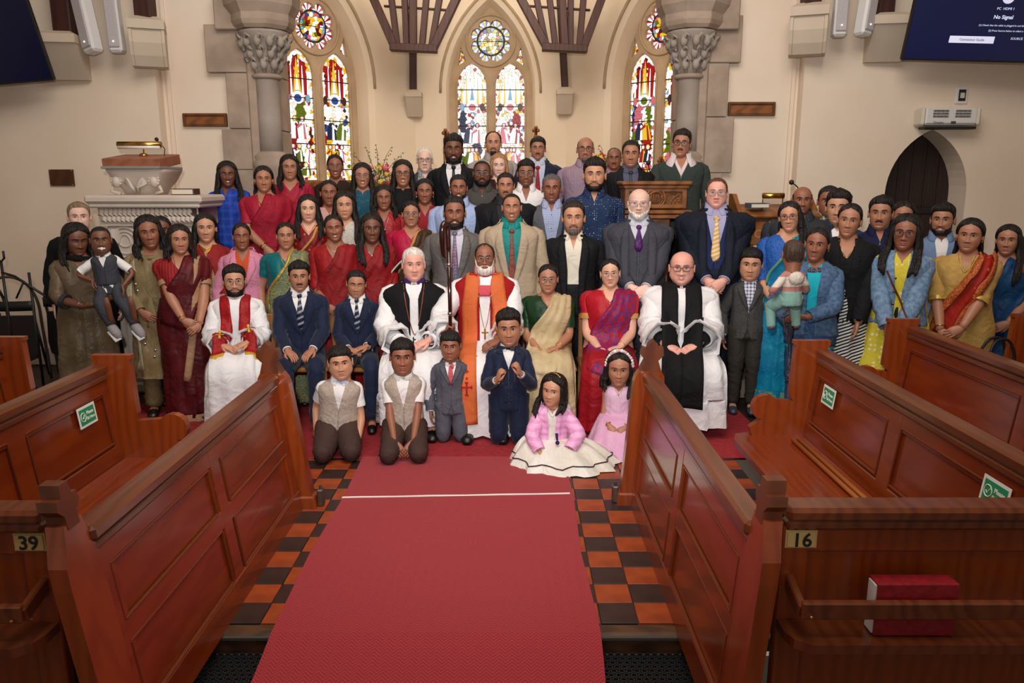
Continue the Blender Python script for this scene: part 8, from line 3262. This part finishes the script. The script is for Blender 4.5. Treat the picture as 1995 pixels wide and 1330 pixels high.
# ================================================================ PROPS AMONG THE PEOPLE
def chair(x, d, lab, wood=True):
 r = empty('dining_chair', (x, d, 0), label=lab, cat='chair', group='chairs of the seated row')
 m = mat('chair_wood', 'A06A38', .4, kind='wood', col2='8A5628', scale=4)
 q = MB()
 q.box((0, .0, .435), (.44, .42, .035), b=.01)
 q.build('seat', m, r)
 for sx in (-1, 1):
  for sy in (-1, 1):
   q = MB()
   q.box((sx * .19, sy * .17, .21), (.035, .035, .42), b=.006)
   q.build('leg', m, r)
 q = MB()
 for sx in (-1, 1):
  q.box((sx * .19, .20, .62), (.035, .03, .36), b=.006)
 q.box((0, .205, .72), (.40, .025, .16), b=.008)
 q.build('backrest', m, r)
 return r
for px, lab in ((454, 'wooden chair under the clergyman with the red stole'), (581, 'wooden chair under the teenage boy in navy'), (695, 'wooden chair under the boy with closed eyes'),
    (1068, 'wooden chair under the woman in the cream sari'), (1188, 'wooden chair under the woman in the red purple sari'), (1330, 'wooden chair under the clergyman with the black scarf')):
 chair(P(px, 520, 5.75)[0], 5.80, lab)
def throne(px, lab):
 r = empty('carved_armchair', (P(px, 500, 5.9)[0], 5.88, 0), label=lab, cat='chair', group='carved armchairs with scrolled backs')
 m = mat('dark_carved_wood', '2C1710', .35, kind='wood', col2='1C0E0A', scale=4)
 q = MB()
 q.box((0, -.02, .43), (.60, .5, .06), b=.015)
 q.build('seat', m, r)
 for sx in (-1, 1):
  for y in (-.22, .2):
   q = MB()
   q.lathe([(.02, 0), (.03, .05), (.022, .15), (.032, .25), (.03, .41)], (sx * .26, y, 0), 10)
   q.build('leg', m, r, True)
  q = MB()
  q.tube(spline([(sx * .29, .22, .60), (sx * .30, .05, .64), (sx * .30, -.15, .63), (sx * .30, -.22, .58), (sx * .29, -.2, .45)], 14), .022, n=8)
  q.build('armrest', m, r, True)
 q = MB()
 q.tube(spline([(-.27, .26, .45), (-.28, .30, .80), (-.31, .31, 1.00), (-.22, .31, 1.10), (-.12, .31, 1.20), (0, .31, 1.24), (.12, .31, 1.20), (.22, .31, 1.10), (.31, .31, 1.00), (.28, .30, .80), (.27, .26, .45)], 60), .024, n=8)
 q.box((0, .30, .75), (.46, .03, .45), b=.01)
 for sx in (-1, 1):
  q.tube([(sx * .30 + .045 * math.cos(a), .30, 1.06 + .045 * math.sin(a)) for a in np.linspace(0, 2 * PI, 18, endpoint=False)], .014, n=7, closed=True)
  q.ball((sx * .30, .30, 1.06), .016)
 q.build('scrolled_backrest', m, r, True)
 q = MB()
 q.tube(spline([(-.29, .275, 1.0), (-.21, .28, 1.12), (-.11, .28, 1.22), (0, .28, 1.265), (.11, .28, 1.22), (.21, .28, 1.12), (.29, .275, 1.0)], 30), .007, n=6)
 for sx in (-1, 1):
  q.tube([(sx * .30 + .050 * math.cos(a), .28, 1.06 + .050 * math.sin(a)) for a in np.linspace(0, 2 * PI, 18, endpoint=False)], .006, n=6, closed=True)
 q.build('pale_edging', mat('pale_edging', 'C8C0B4', .4), r, True)
throne(805, 'dark carved armchair behind the white haired clergyman')
throne(944, 'dark carved armchair behind the clergyman in orange')
# crozier held by the seated clergyman
hnd = BX.root.matrix_basis @ Vector(BX.aj[-1][2])
R3 = BX.root.matrix_basis.to_3x3()
cw_ = mat('polished_red_wood', '33100A', .15, kind='wood', col2='1E0806', scale=6, coat=.6)
hx, hy, hz_ = hnd.x + .035, hnd.y - .05, hnd.z + .06
dtop = hy
topz = P(872, 432, dtop)[2]
tx = P(873, 440, dtop)[0]
r = empty('crozier', (hx, hy, 0), label='tall polished red brown wooden crozier held upright between the two thrones', cat='staff')
q = MB()
q.tube([(0, 0, .0), (0, 0, hz_ + .2), (tx - hx, 0, topz - .20)], [.013, .014, .016], n=12)
q.build('staff', cw_, r, True)
q = MB()
bx, bz = tx - hx, topz - .20
pts = [(bx, 0, bz), (bx - .002, 0, bz + .10), (bx - .006, 0, bz + .17), (bx - .020, -.03, bz + .195), (bx - .036, -.05, bz + .16), (bx - .038, -.05, bz + .08), (bx - .034, -.045, bz - .02), (bx - .024, -.03, bz - .05)]
q.tube(spline(pts, 30), np.interp(np.linspace(0, 1, 30), [0, .7, 1], [.018, .021, .010]), n=10)
q.build('crook', cw_, r, True)
q = MB()
for z in (hz_ + .12, bz - .10):
 q.lathe([(.0165, -.012), (.019, -.006), (.019, .006), (.0165, .012)], ((bx * (z / bz) if z > hz_ + .2 else 0), 0, z), 14)
q.build('silver_ring', chrome, r, True)
# flower arrangements
def flowers(px, py, d, lab, rad, seed, tall):
 c = P(px, py, d)
 r = empty('flower_arrangement', (c[0], d, c[2] - rad * 1.5), label=lab, cat='flowers')
 rg = random.Random(seed)
 q = MB()
 q.lathe([(.05, 0), (.075, .04), (.06, .10), (.085, .15), (.08, .155)], n=14)
 q.build('vase', mat('stone_vase', '8A7C66', .6), r, True)
 q = MB()
 hp = c[2] - rad * 1.5 - .48
 q.box((0, 0, -hp / 2), (.22, .22, hp), b=.02)
 q.build('pedestal', oak, r)
 cols = [('C8283C', 'red'), ('E0788A', 'pink'), ('E8C850', 'yellow'), ('EDE4DC', 'white')]
 for i in range(38):
  a, b_ = rg.uniform(0, 2 * PI), rg.uniform(-.2, 1.2)
  rr = rad * rg.uniform(.75, 1.0)
  p = Vector((rr * math.cos(a) * math.cos(b_), rr * math.sin(a) * math.cos(b_) * .7, rad * 1.5 + rr * math.sin(b_)))
  h, nm = cols[rg.choice([0, 0, 1, 1, 2, 3])]
  q = MB()
  s = rg.uniform(.014, .024)
  q.ball(tuple(p), (s, s, s * .8), n=8, m=6)
  for k in range(5):
   t = k * 1.256
   q.ball(tuple(p + Vector((s * .8 * math.cos(t), -s * .2, s * .8 * math.sin(t)))), s * .55, n=6, m=5)
  q.build('flower', mat('petal_' + nm, h, .6), r, True)
 q = MB()
 for i in range(160):
  a, b_ = rg.uniform(0, 2 * PI), rg.uniform(-.5, 1.3)
  rr = rad * rg.uniform(.4, 1.0)
  p = np.array([rr * math.cos(a) * math.cos(b_), rr * math.sin(a) * math.cos(b_) * .7, rad * 1.5 + rr * math.sin(b_)])
  u = np.array([rg.uniform(-1, 1), rg.uniform(-1, 1), rg.uniform(-.5, 1)]) * .03
  v = np.array([rg.uniform(-1, 1), rg.uniform(-1, 1), rg.uniform(-1, 1)]) * .012
  q.add([p - u, p + v, p + u, p - v + np.array([0, 0, .002])], [(0, 1, 2), (0, 2, 3)])
 o = q.build('foliage', mat('leaf_green', '5C7A2C', .6), r)
 o['kind'] = 'stuff'
 q = MB()
 for i in range(tall):
  a = -1.2 + 2.4 * i / max(1, tall - 1)
  p0 = Vector((0, 0, rad * 1.5))
  p1 = p0 + Vector((math.sin(a) * rad * 1.3, rg.uniform(-.03, .03), math.cos(a) * rad * 1.5))
  p2 = p1 + Vector((math.sin(a) * rad * .5 + rg.uniform(-.04, .04), 0, rad * .5))
  q.tube([p0, p1, p2], [.004, .003, .0015], n=5)
  for k in range(7):
   pp = p0.lerp(p2, .5 + .07 * k) + Vector((rg.uniform(-.02, .02), 0, rg.uniform(-.01, .02)))
   q.ball(tuple(pp), (.010, .004, .007), 1, n=6, m=4)
 q.build('sprig', [mat('twig', '6A4A2C', .8), mat('leaf_green')], r, True)
flowers(737, 352, 8.3, 'pink, red and yellow flower arrangement before the left window', .19, 3, 7)
flowers(1172, 318, 8.6, 'small flower stems showing beside the moustached man', .10, 8, 3)
# hand resting on the shoulder of the woman in turquoise (belongs to the bangle arm): covered by the figures' own arms
# oak altar rail end and finial crosses at the back
for px, py, lab in ((868, 268, 'carved oak chair finial beside the tall bearded man'), (1044, 263, 'small dark finial above the man with the red tie'), (1287, 322, 'carved wooden cross before the right window')):
 c = P(px, py, 8.8)
 r = empty('carved_finial', (c[0], 8.8, .48), label=lab, cat='finial')
 h = c[2] - .48
 q = MB()
 q.box((0, 0, h / 2), (.05, .05, h), b=.01)
 q.build('finial_post', oak, r)
 q = MB()
 q.box((0, 0, h + .02), (.035, .03, .14), b=.006)
 for dx, dz in ((0, .08), (.022, .05), (-.022, .05)):
  q.ball((dx, 0, h + dz), .022, n=8, m=6)
 q.build('trefoil_head', oak, r, True)
